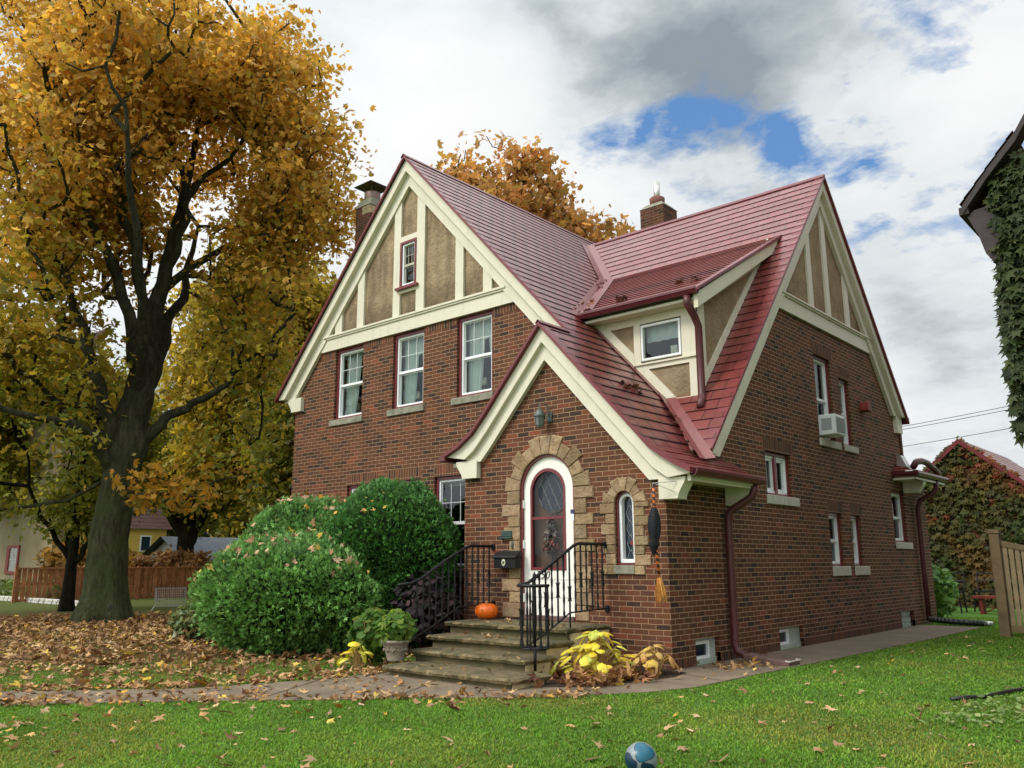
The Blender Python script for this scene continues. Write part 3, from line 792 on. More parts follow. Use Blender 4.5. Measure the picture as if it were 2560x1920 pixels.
    b = MB(); chevron(b, sx, profS, .05, .30, .045, .165, (2.83, 4.46)); b.build('rake_board', 'cream_paint', H, bevel=.006)
    b = MB(); chevron(b, sx, profS, .30, .60, -.002, .075, (2.83, 4.46)); b.build('rake_board', 'cream_paint', H)
    b = MB(); chevron(b, sx, profS, -.012, .05, .04, .215); b.build('drip_edge', 'maroon_trim', H)
    b = MB(); b.fbox(sx, 9.66, 9.98, 4.10, 4.46, -.002, .09); b.build('eave_bracket', 'cream_paint', H)
    b = MB(); gutter_profile(b, (.19, 10.20, 4.48), (-1.2, 10.20, 4.48), (0, 1, 0)); b.build('gutter', 'maroon_gutter', H)
    # ---------- entry gable trim
    prof = ENTRY_L[::-1] + ENTRY_R[1:]
    F = FY(0.)
    b = MB(); chevron(b, F, prof, .05, .30, .06, .15, (2.945, 2.415)); b.build('rake_board', 'cream_paint', H, bevel=.006)
    prof2 = [(u, v) for u, v in prof]
    b = MB(); chevron(b, F, prof2, .30, .56, .004, .08, (2.90, 2.41)); b.build('rake_board', 'cream_paint', H)
    b = MB(); chevron(b, F, prof, -.012, .05, .04, .225); b.build('drip_edge', 'maroon_trim', H)
    b = MB(); b.prism(F, cyma(-3.80, -3.335, 2.645, 2.925, False), .004, .10); b.build('eave_bracket', 'cream_paint', H, bevel=.005)
    b = MB(); b.prism(F, cyma(-.045, .36, 2.14, 2.42, True), -.13, .10); b.build('eave_bracket', 'cream_paint', H, bevel=.005)
    b = MB(); b.prism(FY(1.62), [(.01, 2.14), (.22, 2.14), (.40, 2.28), (.47, 2.42), (.01, 2.45)], -.12, .0); b.build('eave_bracket', 'cream_paint', H, bevel=.005)
    b = MB(); b.box((.005, .10, 2.395), (.47, 1.76, 2.435)); b.build('soffit', 'cream_paint', H)
    b = MB(); b.fbox(FX(.385), -.09, 1.77, 2.36, 2.47, 0, .05); b.build('fascia', 'cream_paint', H)
    b = MB(); gutter_profile(b, (.575, -.16, 2.515), (.575, 1.82, 2.515), (1, 0, 0)); b.build('gutter', 'maroon_gutter', H)
    b = MB(); b.box((-4.09, -.20, 2.94), (-3.955, .78, 3.05)); b.build('gutter', 'maroon_gutter', H, bevel=.015)
    b = MB(); b.box((-3.95, -.0, 2.86), (-3.575, .79, 2.92)); b.build('soffit', 'cream_paint', H)
    # ---------- roof
    yv = lambda x: YS - (SF * (x - XM) - (ZF - ZS)) / SS
    XJ = XM + (ZF - ZS) / SF
    R = lambda x, y: (x, y, zR(x))
    S = lambda x, y: (x, y, zSf(y))
    Y0 = .565
    roof_plane('roof', [R(XM, Y0), R(-1.957, Y0), R(-1.957, yv(-1.957)), R(XJ, YS), R(XM, YS)], H, mat='roof_metal_scale')
    roof_plane('roof', [R(-1.957, -.22), R(-.10, -.22), R(-.10, yv(-.10)), R(-1.957, yv(-1.957))], H, mat='roof_metal_scale')
    roof_plane('roof', [R(XM, YS), R(XJ, YS), (-1.6, 10.15, zR(-1.6)), (XM, 10.15, ZF)], H)
    roof_plane('roof', [(XM, Y0, ZF), (-10.13, Y0, zL(-10.13)), (-10.13, 10.15, zL(-10.13)), (XM, 10.15, ZF)], H)
    roof_plane('roof', [S(XJ, YS), S(-.10, yv(-.10)), S(.205, yv(-.10)), S(.205, YS)], H)
    roof_plane('roof', [(XJ, YS, ZS), (.205, YS, ZS), (.205, 10.15, zSr(10.15)), (-1.6, 10.15, zSr(10.15))], H)
    for i in range(len(ENTRY_R) - 2):
        (xa, za), (xb, zb) = ENTRY_R[i + 1], ENTRY_R[i + 2]
        roof_plane('roof', [(xa, -.22, za), (xb, -.22, zb), (xb, 1.80, zb), (xa, 1.80 if i else .95, za)], H, expo=.27)
    for i in range(len(ENTRY_L) - 1):
        (xa, za), (xb, zb) = ENTRY_L[i], ENTRY_L[i + 1]
        roof_plane('roof', [(xa, -.22, za), (xb, -.22, zb), (xb, YA - .002, zb), (xa, YA - .002, za)], H)
    # roof deck under the shingles keeps the attic dark
    dk = MB()
    for q in ([R(XM, .6), R(-.1, .85), R(-.1, yv(-.1)), R(XJ, YS), R(XM, 10.1)], [(XM, .6, ZF), (-10.0, .6, zL(-10.)), (-10.0, 10.1, zL(-10.)), (XM, 10.1, ZF)],
              [S(XJ, YS), S(-.1, .95), S(.15, .95), S(.15, YS)], [(XJ, YS, ZS), (.15, YS, ZS), (.15, 10.1, zSr(10.1)), (-1.6, 10.1, zSr(10.1))]):
        dk.add([(x, y, z - .05) for x, y, z in q], [tuple(range(len(q)))])
    dk.build('roof_deck', 'dark_timber', H)
    # flashing: valley strips, ridge caps
    fl = MB()
    def strip(a, b_, n, wv):
        a, b_, n = Vector(a), Vector(b_), Vector(n).normalized(); wv = Vector(wv)
        q = [a + n * .024, b_ + n * .024, b_ + n * .024 + wv, a + n * .024 + wv]
        nn_ = (q[1] - q[0]).cross(q[2] - q[0])
        fl.add(q, [(0, 1, 2, 3)] if nn_.z > 0 else [(3, 2, 1, 0)])
    nR, nS, nD = (SF, 0, 1), (0, -SS, 1), (0, -.562, 1)
    vt, vd = Vector((XJ, YS, ZS)), Vector((-4.19, 4.80, zR(-4.19)))
    strip(vt, vd, nR, Vector((0, -.26, 0))); strip(vt, vd, nS, Vector((.20, 0, 0)))
    vg = Vector((-2.482, 1.5, 5.45)); vg.z = zR(vg.x)
    strip(vd, vg, nR, Vector((0, -.24, 0))); strip(vd, vg, nD, Vector((.26, 0, 0)))
    va, vb = Vector((-1.18, 1.95, zR(-1.18))), Vector((.16, .80, 2.72)); va.y = yv(-1.18)
    strip(va, vb, nR, Vector((-.0, -.17, .0))); strip(va, vb, nS, Vector((.18, 0, 0)))
    # step flashing beside the dormer face on the big slope
    strip((-2.30, 1.77, zR(-2.30)), (-.90, 1.77, zR(-.90)), nR, (0, -.14, 0))
    fl.build('valley_flashing', 'roof_flashing', H)
    for (a, b_, dx, dy, s) in (((XM, Y0 - .02, ZF), (XM, 10.15, ZF), .07, 0, SF), ((XJ, YS, ZS), (.21, YS, ZS), 0, .07, SS), ((-1.957, -.235, 4.895), (-1.957, .60, 4.895), .05, 0, 1.09)):
        rc = MB(); A, B = Vector(a), Vector(b_); up = Vector((0, 0, .035))
        d = Vector((dx, dy, -max(dx, dy) * s))
        d2 = Vector((-dx, -dy, -max(dx, dy) * s))
        rc.add([A + up, B + up, B + up + d, A + up + d, B + up + d2, A + up + d2], [(0, 1, 2, 3), (1, 0, 5, 4)])
        rc.build('ridge_cap', 'maroon_trim', H)
    # ---------- dormer
    YD, XD = 1.80, -.39
    fd = FY(YD)
    xr = lambda z: XM + (ZF - z) / SF
    b = MB()
    for q in ([(-2.50, 5.44), (-1.425, zR(-1.425) - .03), (-1.425, 5.60), (-2.50, 5.60)], rect(-1.425, -.665, 5.155, 5.60), rect(-.665, XD, 3.72, 5.60), [(-1.425, zR(-1.425) - .03), (xr(3.72) - .02, 3.72), (-.665, 3.72), (-.665, 4.53), (-1.425, 4.53)]):
        b.prism(fd, q, -.1, 0.)
    b.build('dormer_wall', 'stucco_clean', H)
    T = MB(); dd = (-.003, .03)
    T.prism(fd, [(-2.50, 5.46), (-2.40, 5.60), (XD + .02, 5.60), (XD + .02, 5.17), (-1.426, 5.17), (-2.04, 5.17), (-2.03, 5.19), (-2.24, 5.19)], *dd)
    T.build('timber_beam', 'cream_paint', H)
    T = MB(); T.prism(fd, [(-2.235, 5.188), (-2.03, 5.188), (-1.555, 4.68), (-1.555, 4.505), (-1.60, 4.505)], -.003, .034); T.build('timber_brace', 'cream_paint', H)
    T = MB(); T.prism(fd, [(-1.57, 4.474), (-1.301, 4.474), (-1.301, 4.41), (-.80, 3.86), (-.548, 3.86), (-.548, 3.73), (-.885, 3.73)], -.003, .034); T.build('timber_brace', 'cream_paint', H)
    T = MB(); T.fbox(fd, -1.554, -1.426, 4.505, 5.169, *dd); T.build('timber_post', 'cream_paint', H)
    T = MB(); T.fbox(fd, -.664, XD + .022, 4.505, 5.169, *dd); T.fbox(fd, -.548, XD + .022, 3.74, 4.395, *dd); T.build('timber_post', 'cream_paint', H)
    T = MB(); T.fbox(fd, -1.30, XD + .022, 4.396, 4.475, *dd); T.fbox(fd, -1.56, XD + .03, 4.475, 4.504, -.003, .06); T.build('timber_rail', 'cream_paint', H)
    w = window(H, fd, -1.425, -.665, 4.53, 5.155, 'fixed', depth=-.01, cas=.012, label='small square white window in the dormer', curtain=[(.02, .98, .05, .95, .55, .98)])
    cb = MB(); cb.box((-1.0, YD + .2, 4.6), (-.88, YD + .28, 4.78)); cb.build('candle_box', 'lamp_shade', w)
    # cheek
    cf = FX(XD)
    cheek = [(YD + .002, zSf(YD) - .12), (YD + .002, zD(YD)), (4.80, zD(4.80)), (4.80, zD(4.80) - .05)]
    b = MB(); b.prism(cf, [(YD + .002, zSf(YD) - .10), (4.75, zSf(4.75) - .06), (4.78, zD(4.78)), (YD + .002, zD(YD))], -.08, 0.); b.build('dormer_wall', 'stucco_clean', H)
    T = MB(); T.prism(cf, [(YD - .03, zSf(YD) - .05), (1.98, zSf(1.98) + .0), (1.98, zD(1.98) - .1), (YD - .03, zD(YD) - .1)], .002, .030); T.build('timber_post', 'cream_paint', H)
    T = MB(); T.prism(cf, [(1.981, zSf(1.981)), (4.6, zSf(4.6) + .0), (4.6, zSf(4.6) + .15), (1.981, zSf(1.981) + .19)], .001, .030); T.build('timber_brace', 'cream_paint', H)
    T = MB(); T.prism(cf, [(1.981, zD(1.981) - .36), (3.95, zD(3.95) - .36), (4.6, zD(4.6) - .12), (4.6, zD(4.6) - .06), (1.981, zD(1.981) - .06)], .003, .034); T.build('timber_beam', 'cream_paint', H)
    T = MB(); T.prism(cf, [(1.50, 5.16), (1.50, 5.40), (4.74, zD(4.74) - .04), (4.40, zD(4.40) - .24)], .12, .19); T.build('rake_board', 'cream_paint', H)
    T = MB(); T.box((-2.42, 1.52, 5.30), (-.22, 1.80 - .032, 5.345)); T.build('soffit', 'cream_paint', H)
    T = MB(); T.prism(cf, [(1.46, 5.42), (1.46, 5.47), (4.80, zD(4.80) + .012), (4.80, zD(4.80) - .035)], .10, .225); T.build('drip_edge', 'maroon_trim', H)
    Dp = lambda x, y: (x, y, zD(y))
    roof_plane('roof', [Dp(-2.482, 1.5), Dp(-.17, 1.5), Dp(-.17, 4.80), Dp(-4.19, 4.80)], H, expo=.20, lap=.018)
    b = MB(); gutter_profile(b, (-2.56, 1.38, 5.47), (-.17, 1.38, 5.47), (0, -1, 0)); b.build('gutter', 'maroon_gutter', H)
    # dormer downspout
    b = MB(); b.tube([(-.36, 1.46, 5.36), (-.36, 1.46, 5.24), (-.335, 1.62, 5.06), (-.33, 1.72, 4.92), (-.33, 1.72, 4.4), (-.33, 1.72, 3.86), (-.30, 1.66, 3.76), (-.26, 1.52, 3.62)], .062, 8); b.build('downspout', 'copper_pipe', H, smooth=True)
    # ---------- chimneys
    for (x0, x1, y0, y1, z0, z1, k) in ((-10.0, -9.46, 2.5, 3.35, -.2, 9.93, 0), (-4.38, -3.74, 6.62, 7.24, 7.6, 9.60, 1)):
        b = MB(); b.box((x0, y0, z0), (x1, y1, z1)); ch = b.build('chimney', 'brick_chimney', H)
        cx, cy = (x0 + x1) / 2, (y0 + y1) / 2
        if k == 0:
            b = MB(); b.box8([(x0 - .02, y0 - .02, z1), (x1 + .02, y0 - .02, z1), (x1 + .02, y1 + .02, z1), (x0 - .02, y1 + .02, z1), (x0 + .06, y0 + .08, z1 + .22), (x1 - .04, y0 + .08, z1 + .22), (x1 - .04, y1 - .08, z1 + .22), (x0 + .06, y1 - .08, z1 + .22)])
            b.build('chimney_cap', 'sill_stone', ch)
            b = MB(); b.box((x1 - .30, y0 - .012, z1 - .24), (x1 + .012, y0 + .40, z1 - .004)); b.box((x0 - .02, y0 - .015, z1 - 1.55), (x0 + .16, y0 + .2, z1 - 1.30)); b.build('corner_stone', 'chimney_stone', ch, bevel=.02)
            b = MB(); b.lathe([(.19, z1 + .05), (.20, z1 + .42), (.19, z1 + .44)], (cx, y0 + .28, 0), 20); b.build('flue', 'zinc', ch, smooth=True)
            b = MB(); b.lathe([(.15, z1 + .05), (.155, z1 + .30)], (cx + .15, y0 + .66, 0), 16); b.build('flue', 'zinc', ch, smooth=True)
            b = MB(); c = (cx, y0 + .28)
            h = .34; b.add([(c[0] - h, c[1] - h, z1 + .58), (c[0] + h, c[1] - h, z1 + .58), (c[0] + h, c[1] + h, z1 + .58), (c[0] - h, c[1] + h, z1 + .58), (c[0], c[1], z1 + .77), (c[0], c[1], z1 + .60)],
                          [(0, 1, 4), (1, 2, 4), (2, 3, 4), (3, 0, 4), (1, 0, 5), (2, 1, 5), (3, 2, 5), (0, 3, 5)])
            for sx_ in (-1, 1):
                for sy_ in (-1, 1): b.tube([(c[0] + .13 * sx_, c[1] + .13 * sy_, z1 + .40), (c[0] + .15 * sx_, c[1] + .15 * sy_, z1 + .60)], .012, 5)
            b.build('chimney_hood', 'mossy_cap', ch)
        else:
            b = MB(); b.box8([(x0 - .015, y0 - .015, z1), (x1 + .015, y0 - .015, z1), (x1 + .015, y1 + .015, z1), (x0 - .015, y1 + .015, z1), (x0 + .10, y0 + .10, z1 + .13), (x1 - .10, y0 + .10, z1 + .13), (x1 - .10, y1 - .10, z1 + .13), (x0 + .10, y1 - .10, z1 + .13)])
            b.build('chimney_cap', 'sill_stone', ch)
            b = MB(); b.lathe([(.175, z1 + .08), (.185, z1 + .30), (.16, z1 + .32)], (cx, cy - .04, 0), 20); b.build('flue', 'terracotta', ch, smooth=True)
            b = MB(); b.lathe([(.078, z1 + .2), (.078, z1 + .72)], (cx, cy - .04, 0), 16); b.build('vent_pipe', 'steel', ch, smooth=True)
    # ---------- windows
    cur = [(.06, .55, .06, .42, .05, .97), (.60, .95, .82, .95, .05, .97), (.05, .96, .05, .96, .72, .97)]
    for i, (a, c) in enumerate(W2):
        window(H, fa, a, c, 4.22, 5.70, 'hung32grid', .10, .055, sill=(a - .12, c + .04, 4.10, 4.225), curtain=cur if i else [(.06, .62, .06, .42, .05, .97)], sill_mat='sill_stone',
               label=('leftmost', 'middle', 'rightmost')[i] + ' white sash window of the upper front row')
    for i, (a, c) in enumerate(W1):
        window(H, fa, a, c, 1.23, 2.85, 'hung32grid', .10, .055, sill=(a - .1, c + .1, 1.09, 1.235), sill_mat='sill_stone', curtain=[(.03, .97, .03, .97, .90, .99)])
    st = {'b': 'hung', 'c': 'hung', 'd': 'double', 'e': 'hung', 'f': 'hung', 'g': 'hung'}
    sl = {'b': (5.38, 6.36, 3.40, 3.535), 'c': (6.58, 7.28, 3.41, 3.535), 'd': (3.04, 4.23, 2.24, 2.385), 'e': (5.52, 6.33, 1.09, 1.255), 'f': (6.61, 7.32, 1.09, 1.255), 'g': (9.07, 10.10, 1.60, 1.735)}
    lb = {'b': 'tall side window with an air conditioner in its lower sash', 'c': 'narrow upper side window right of the air conditioner', 'd': 'pair of small white casements low on the stair wall', 'e': 'left of two slim lower side windows', 'f': 'right of two slim lower side windows', 'g': 'side window near the rear corner under the small eave'}
    for k, (a, c, z0, z1) in SW.items():
        window(H, sx, a, c, z0, z1, st[k], .11, .05, label=lb[k], sill=sl[k], curtain=[(.03, .97, .03, .97, .45, .98)] if k in 'bcefg' else [(.05, .95, .05, .95, .02, .98)])
    for i, (a, c, z0, z1) in enumerate(BW):
        nm = 'basement window'
        b = MB(); ring_prism(b, sx, rect(a + .02, a + .50, .07, .30), rect(a + .065, a + .455, .11, .26), -.125, -.075)
        if i < 2:
            w = b.build('basement_window', 'white_vinyl', H)
            b = MB(); b.fbox(sx, a + .06, a + .46, .10, .27, -.115, -.105); b.build('pane', 'dark_pane', w)
            b = MB(); b.fbox(sx, a + .003, c - .003, -.2, .068, -.14, -.07); b.fbox(sx, a + .51, c - .003, .068, z1, -.14, -.08); b.fbox(sx, a + .003, a + .51, .301, z1, -.14, -.09); b.build('surround', 'concrete_block_glass', w)
        else:
            b = MB()
            for ii in range(3):
                for jj in range(3): b.fbox(sx, a + .03 + ii * .27, a + .28 + ii * .27, -.03 + jj * .12, .08 + jj * .12, -.12, -.075)
            w = b.build('basement_window', 'concrete_block_glass', H, bevel=.01); w['label'] = 'glass block basement window at the rear'
            b = MB(); b.fbox(sx, a + .003, c - .003, -.1, z1 - .003, -.14, -.115); b.build('surround', 'white_vinyl', w)
    # ---------- front door
    fdoor = FY(.055)
    b = MB(); n = 28
    ring_prism(b, f0, arch(DC, DW - .003, .535, DS, n), arch(DC, DW - .028, .536, DS, n), -.15, -.012); b.build('door_casing', 'maroon_trim', H)
    b = MB(); A0 = arch(DC - .0, .478, .60, DS, n); A1 = arch(DC - .02, .330, 1.235, DS - .02, n)
    ring_prism(b, fdoor, A0, A1, -.04, 0.); door = b.build('storm_door', 'white_door', H)
    door['label'] = 'arched white storm door with maroon glazing trim and a house number'
    b = MB(); ring_prism(b, fdoor, A1, arch(DC - .02, .292, 1.275, DS - .03, n), -.036, .010)
    b.fbox(fdoor, DC - .02 - .30, DC - .02 + .30, 1.965, 2.003, -.030, .008); b.build('glazing_trim', 'maroon_trim', door)
    b = MB(); pts = arch(DC - .02, .297, 1.27, DS - .03, n); b.add([fdoor(*p, -.018) for p in pts], [tuple(range(len(pts)))]); b.build('screen_pane', 'screen_glass', door)
    b = MB()
    for z in (.85, 1.10): b.fbox(fdoor, DC - .46, DC + .46, z, z + .006, -.001, .004)
    b.build('panel_groove', 'sill_concrete', door)
    b = MB()
    for z in (2.14, 1.55, .78): b.fbox(f0, DC - .495, DC - .465, z, z + .12, -.055, -.02)
    b.build('hinge', 'white_vinyl', door)
    # numerals
    cu = bpy.data.curves.new('num', 'FONT'); cu.body = '750'; cu.size = .155; cu.shear = .28; cu.extrude = .002; cu.space_character = 1.12; cu.align_x = 'CENTER'
    to = bpy.data.objects.new('num', cu); COL.objects.link(to)
    bpy.context.view_layer.update()
    me = bpy.data.meshes.new_from_object(to.evaluated_get(bpy.context.evaluated_depsgraph_get())); bpy.data.objects.remove(to)
    nb = MB(); nb.add([fdoor(DC - .13 + v.co.x, 1.115 + v.co.y, .004 + v.co.z) for v in me.vertices], [tuple(p.vertices) for p in me.polygons])
    nb.build('house_number', 'black_iron', door)
    # inner door with leaded oval
    fi = FY(.175)
    b = MB(); pts = arch(DC, .49, .54, DS, n); b.add([fi(*p, 0) for p in pts], [tuple(range(len(pts)))])
    for k in range(-3, 4): b.fbox(fi, DC + k * .13 - .004, DC + k * .13 + .004, .56, 1.9, .001, .004)
    idr = b.build('inner_door', 'door_wood', H)
    oc, orx, orz = DC - .005, .285, .30; zc_ = 2.36
    oval = [(oc + orx * math.cos(2 * PI * i / 40), zc_ + orz * math.sin(2 * PI * i / 40)) for i in range(40)]
    b = MB(); b.add([fi(*p, .006) for p in oval], [tuple(range(40))]); b.build('oval_pane', 'dark_pane', idr)
    b = MB(); ring_prism(b, fi, [(oc + (p[0] - oc) * 1.06, zc_ + (p[1] - zc_) * 1.04) for p in oval], oval, .002, .02); b.build('oval_frame', 'door_wood', idr)
    b = MB()
    for k in range(-4, 5):
        for s in (1, -1):
            c0 = k * .155; seg = []
            for i in range(61):
                z = -orz + 2 * orz * i / 60; x = c0 + s * z * .52
                if (x / orx) ** 2 + (z / orz) ** 2 < .97: seg.append((x, z))
            if len(seg) > 1: b.tube([fi(oc + seg[0][0], zc_ + seg[0][1], .010), fi(oc + seg[-1][0], zc_ + seg[-1][1], .010)], .0055, 4)
    b.build('lead_came', 'wire_grey', idr)
    # ---------- stone surrounds
    rr = np.random.default_rng(5); V = []; Fc = []; Cc = []
    def stone(poly, w=.018):
        bb = MB(); cx = sum(p[0] for p in poly) / len(poly); cz = sum(p[1] for p in poly) / len(poly)
        p2 = [(cx + (p[0] - cx) * .975, cz + (p[1] - cz) * .965) for p in poly]
        p3 = [(cx + (p[0] - cx) * .90, cz + (p[1] - cz) * .86) for p in poly]
        m = len(p2); hgt = w + rr.random() * .012
        vs = [f0(*p, -.02) for p in p2] + [f0(*p, w * .55) for p in p2] + [f0(*p, hgt) for p in p3]
        bb.add(vs, [(i, (i + 1) % m, (i + 1) % m + m, i + m) for i in range(m)] + [(i + m, (i + 1) % m + m, (i + 1) % m + 2 * m, i + 2 * m) for i in range(m)] + [tuple(range(2 * m, 3 * m))])
        o = len(V); V.extend(bb.v); Fc.extend([tuple(i + o for i in f) for f in bb.f]); t = .72 + rr.random() * .5
        Cc.extend([(t, t * (.94 + rr.random() * .06), t * (.86 + rr.random() * .12), 1)] * len(bb.v))
    def surround(c, hw, z0, spring, lens, hs, nv, long_r, short_r, key, label=None):
        for s in (-1, 1):
            z = z0; i = 0
            while z < spring - .03:
                h = hs[i % len(hs)] * (.88 + .24 * rr.random()); z1 = min(z + h, spring); L = lens[(i + (s > 0)) % 2] * (.92 + .16 * rr.random())
                if spring - z1 < .05: z1 = spring
                a, b_ = c + s * hw, c + s * (hw + L)
                stone([(min(a, b_), z), (max(a, b_), z), (max(a, b_), z1), (min(a, b_), z1)]); z = z1; i += 1
        for i in range(nv):
            a0, a1 = PI * i / nv, PI * (i + 1) / nv
            r = hw + (long_r if i % 2 == 0 else short_r)
            if i == nv // 2: r = hw + key
            st_ = [(c + hw * math.cos(a), spring + hw * math.sin(a)) for a in np.linspace(a0, a1, 4)]
            en = [(c + r * math.cos(a), spring + r * math.sin(a)) for a in (a1, a0)]
            stone(st_ + en)
        me = bpy.data.meshes.new('stone_surround')
        A = np.array(V, float); cc = np.array([c, 0, A[:, 2].min()])
        me.from_pydata((A - cc).tolist(), [], Fc)
        at = me.color_attributes.new('Col', 'FLOAT_COLOR', 'POINT'); at.data.foreach_set('color', np.array(Cc, np.float32).ravel())
        me.materials.append(M['limestone'])
        o = link('stone_surround', me, cc, H); V.clear(); Fc.clear(); Cc.clear()
        b = MB(); 
        if label: o['label'] = label
        return o
    surround(DC, DW, .55, DS, (.335, .235), (.20, .165, .185, .17), 11, .31, .215, .30, 'rough tan stone surround of the arched front door')
    s2 = surround(AC, AW, 1.18, ASP, (.235, .16), (.125, .14, .125), 7, .215, .15, .20, 'tan stone surround of the slim arched window')
    b = MB(); b.fbox(f0, AC - AW - .03, AC + AW - .0, 1.185, 1.302, -.10, .03); 
    # slim arched window
    fw = FY(.075)
    r_ = MB(); ring_prism(r_, f0, arch(AC, AW - .002, 1.305, ASP, 14), arch(AC, AW - .02, 1.33, ASP, 14), -.15, -.03)
    w_ = MB(); ring_prism(w_, fw, arch(AC, AW - .021, 1.332, ASP, 14), arch(AC + .0, AW - .065, 1.385, ASP, 14), -.07, .012)
    aw = w_.build('arched_window', 'white_vinyl', H, bevel=.004)
    r_.build('casing', 'maroon_trim', aw); b.build('sill', 'sill_stone', aw, bevel=.01)
    p = MB(); pts = arch(AC, AW - .06, 1.38, ASP, 14); p.add([fw(*q, -.06) for q in pts], [tuple(range(len(pts)))]); p.build('pane', 'dark_pane', aw)
    l_ = MB()
    for sgn in (-1, 1):
        zz = [1.40 + .1 * i for i in range(8)]
        l_.tube([fw(AC + sgn * (.012 if i % 2 else .055), z, -.054) for i, z in enumerate(zz)], .0032, 4)
    for i, z in enumerate([1.40 + .1 * i for i in range(8)]):
        if i % 2: l_.tube([fw(AC - .012, z, -.054), fw(AC + .012, z, -.054)], .0032, 4)
    l_.build('lead_came', 'wire_grey', aw)
    p = MB(); p.lathe([(.032, 0), (.032, .006)], (0, 0, 0), 18); p.v = [tuple(fw(AC + .03 + x, 1.60 + y, -.052 + z)) for x, y, z in p.v]; p.build('alarm_sticker', 'swag_rose', aw)
    # ---------- main downspout and rear eave
    b = MB(); b.tube([(.46, 1.64, 2.44), (.46, 1.64, 2.34), (.42, 1.62, 2.24), (.20, 1.56, 2.10), (.11, 1.53, 2.03), (.095, 1.52, 1.9), (.095, 1.52, .9), (.095, 1.52, .22), (.13, 1.52, .13), (.32, 1.50, .06)], .055, 10); b.build('downspout', 'copper_pipe', H, smooth=True)
    # rear small eave with flared roof
    b = MB(); b.box((.0, 9.30, 3.04), (.47, 11.40, 3.08)); b.build('soffit', 'cream_paint', H)
    b = MB(); b.prism(FY(9.97), [(.01, 2.80), (.30, 2.80), (.42, 2.95), (.45, 3.04), (.01, 3.04)], -.10, .10); b.build('eave_bracket', 'cream_paint', H, bevel=.006)
    b = MB(); b.fbox(FX(.35), 9.34, 11.40, 3.04, 3.14, .0, .06); b.fbox(FY(9.40), .01, .42, 3.04, 3.14, 0, .06); b.build('fascia', 'cream_paint', H)
    b = MB(); gutter_profile(b, (.55, 9.20, 3.20), (.55, 11.45, 3.20), (1, 0, 0)); gutter_profile(b, (.0, 9.22, 3.205), (.545, 9.22, 3.205), (0, -1, 0)); b.build('gutter', 'maroon_gutter', H)
    roof_plane('roof', [(.52, 9.22, 3.21), (.52, 11.45, 3.21), (.0, 11.45, 3.36), (.0, 9.45, 3.36)], H, expo=.2)
    roof_plane('roof', [(.0, 9.22, 3.21), (.52, 9.22, 3.21), (.0, 9.50, 3.37)], H, expo=.2)
    b = MB(); b.tube([(.30, 9.75, 3.34), (.33, 9.9, 3.46), (.36, 10.2, 3.50), (.38, 10.5, 3.48), (.40, 10.9, 3.38), (.42, 11.1, 3.28)], .07, 8); b.build('ridge_cap', 'copper_pipe', H, smooth=True)
    b = MB(); b.box8([(.0, 9.62, 3.36), (.22, 9.58, 3.33), (.22, 9.90, 3.33), (.0, 9.92, 3.36), (.0, 9.66, 3.64), (.10, 9.62, 3.60), (.10, 9.9, 3.60), (.0, 9.90, 3.64)]); b.build('step_flashing', 'steel', H)
    b = MB(); b.tube([(.45, 10.75, 3.11), (.45, 10.75, 2.95), (.40, 10.7, 2.82), (.14, 10.55, 2.66), (.09, 10.52, 2.5), (.09, 10.52, 1.2), (.09, 10.52, .08)], .055, 10); b.build('downspout', 'copper_pipe', H, smooth=True)
    # dryer vent
    b = MB(); b.prism(FX(0.), [(7.60, 4.32), (7.85, 4.32), (7.85, 4.40), (7.82, 4.49), (7.72, 4.53), (7.63, 4.49), (7.60, 4.40)], .0, .17); b.build('vent_hood', 'red_paint', H, bevel=.01)
    # window behind interior floor keeps rooms from being see-through
    b = MB(); b.box((-9.5, YA + .25, 2.95), (-.2, 9.8, 3.05)); b.build('floor_slab', 'dark_room', H)
    b = MB(); b.box((-9.0, YA + .25, 5.66), (-3.1, 9.8, 5.70)); b.build('floor_slab', 'dark_room', H)
    b = MB(); b.box((-9.5, 3.4, -.2), (-3.2, 3.5, 5.64)); b.box((-2.2, 1.2, -.2), (-2.1, 9.8, 2.95)); b.build('inner_wall', 'dark_room', H)
    return H

# ------------------------------------------------------------------ steps, rails and small things by the door
def rough_slab(x0, x1, y0, y1, z0, z1, seed, parent, name='tread'):
    """thick flagstone with a chipped front and right edge"""
    rng = random.Random(seed); b = MB(); n = 46; m = 14
    def edge(i, N, a, c): return a + (c - a) * i / N
    top = []; mid = []; bot = []
    pts = [(edge(i, n, x0, x1), y0, 0, -1) for i in range(n)] + [(x1, edge(i, m, y0, y1), 1, 0) for i in range(m + 1)]
    for i, (x, y, nx, ny) in enumerate(pts):
        k = noise.noise(Vector((x * 7, y * 7, seed))) * .022 + noise.noise(Vector((x * 23, y * 23, seed + 5))) * .012
        k2 = noise.noise(Vector((x * 9 + 3, y * 9, seed + 9))) * .020
        top.append((x + nx * (k - .022), y + ny * (k - .022), z1 - .004 + .004 * rng.random()))
        mid.append((x + nx * (k2 + .012), y + ny * (k2 + .012), z1 - .030 + .012 * rng.random()))
        bot.append((x - nx * .015, y - ny * .015, z0 + .004 * rng.random()))
    K = len(pts); back = [(x1, y1), (x0, y1)]
    vs = top + mid + bot + [(x0, y1, z1 - .003), (x0, y1, z0)]
    fs = []
    for i in range(K - 1):
        fs.append((K + i, K + i + 1, i + 1, i)); fs.append((2 * K + i, 2 * K + i + 1, K + i + 1, K + i))
    fs.append(tuple(range(K)) + (3 * K,))
    fs.append((0, 3 * K, 3 * K + 1, 2 * K, K))
    b.add(vs, fs)
    return b.build(name, 'step_stone', parent)

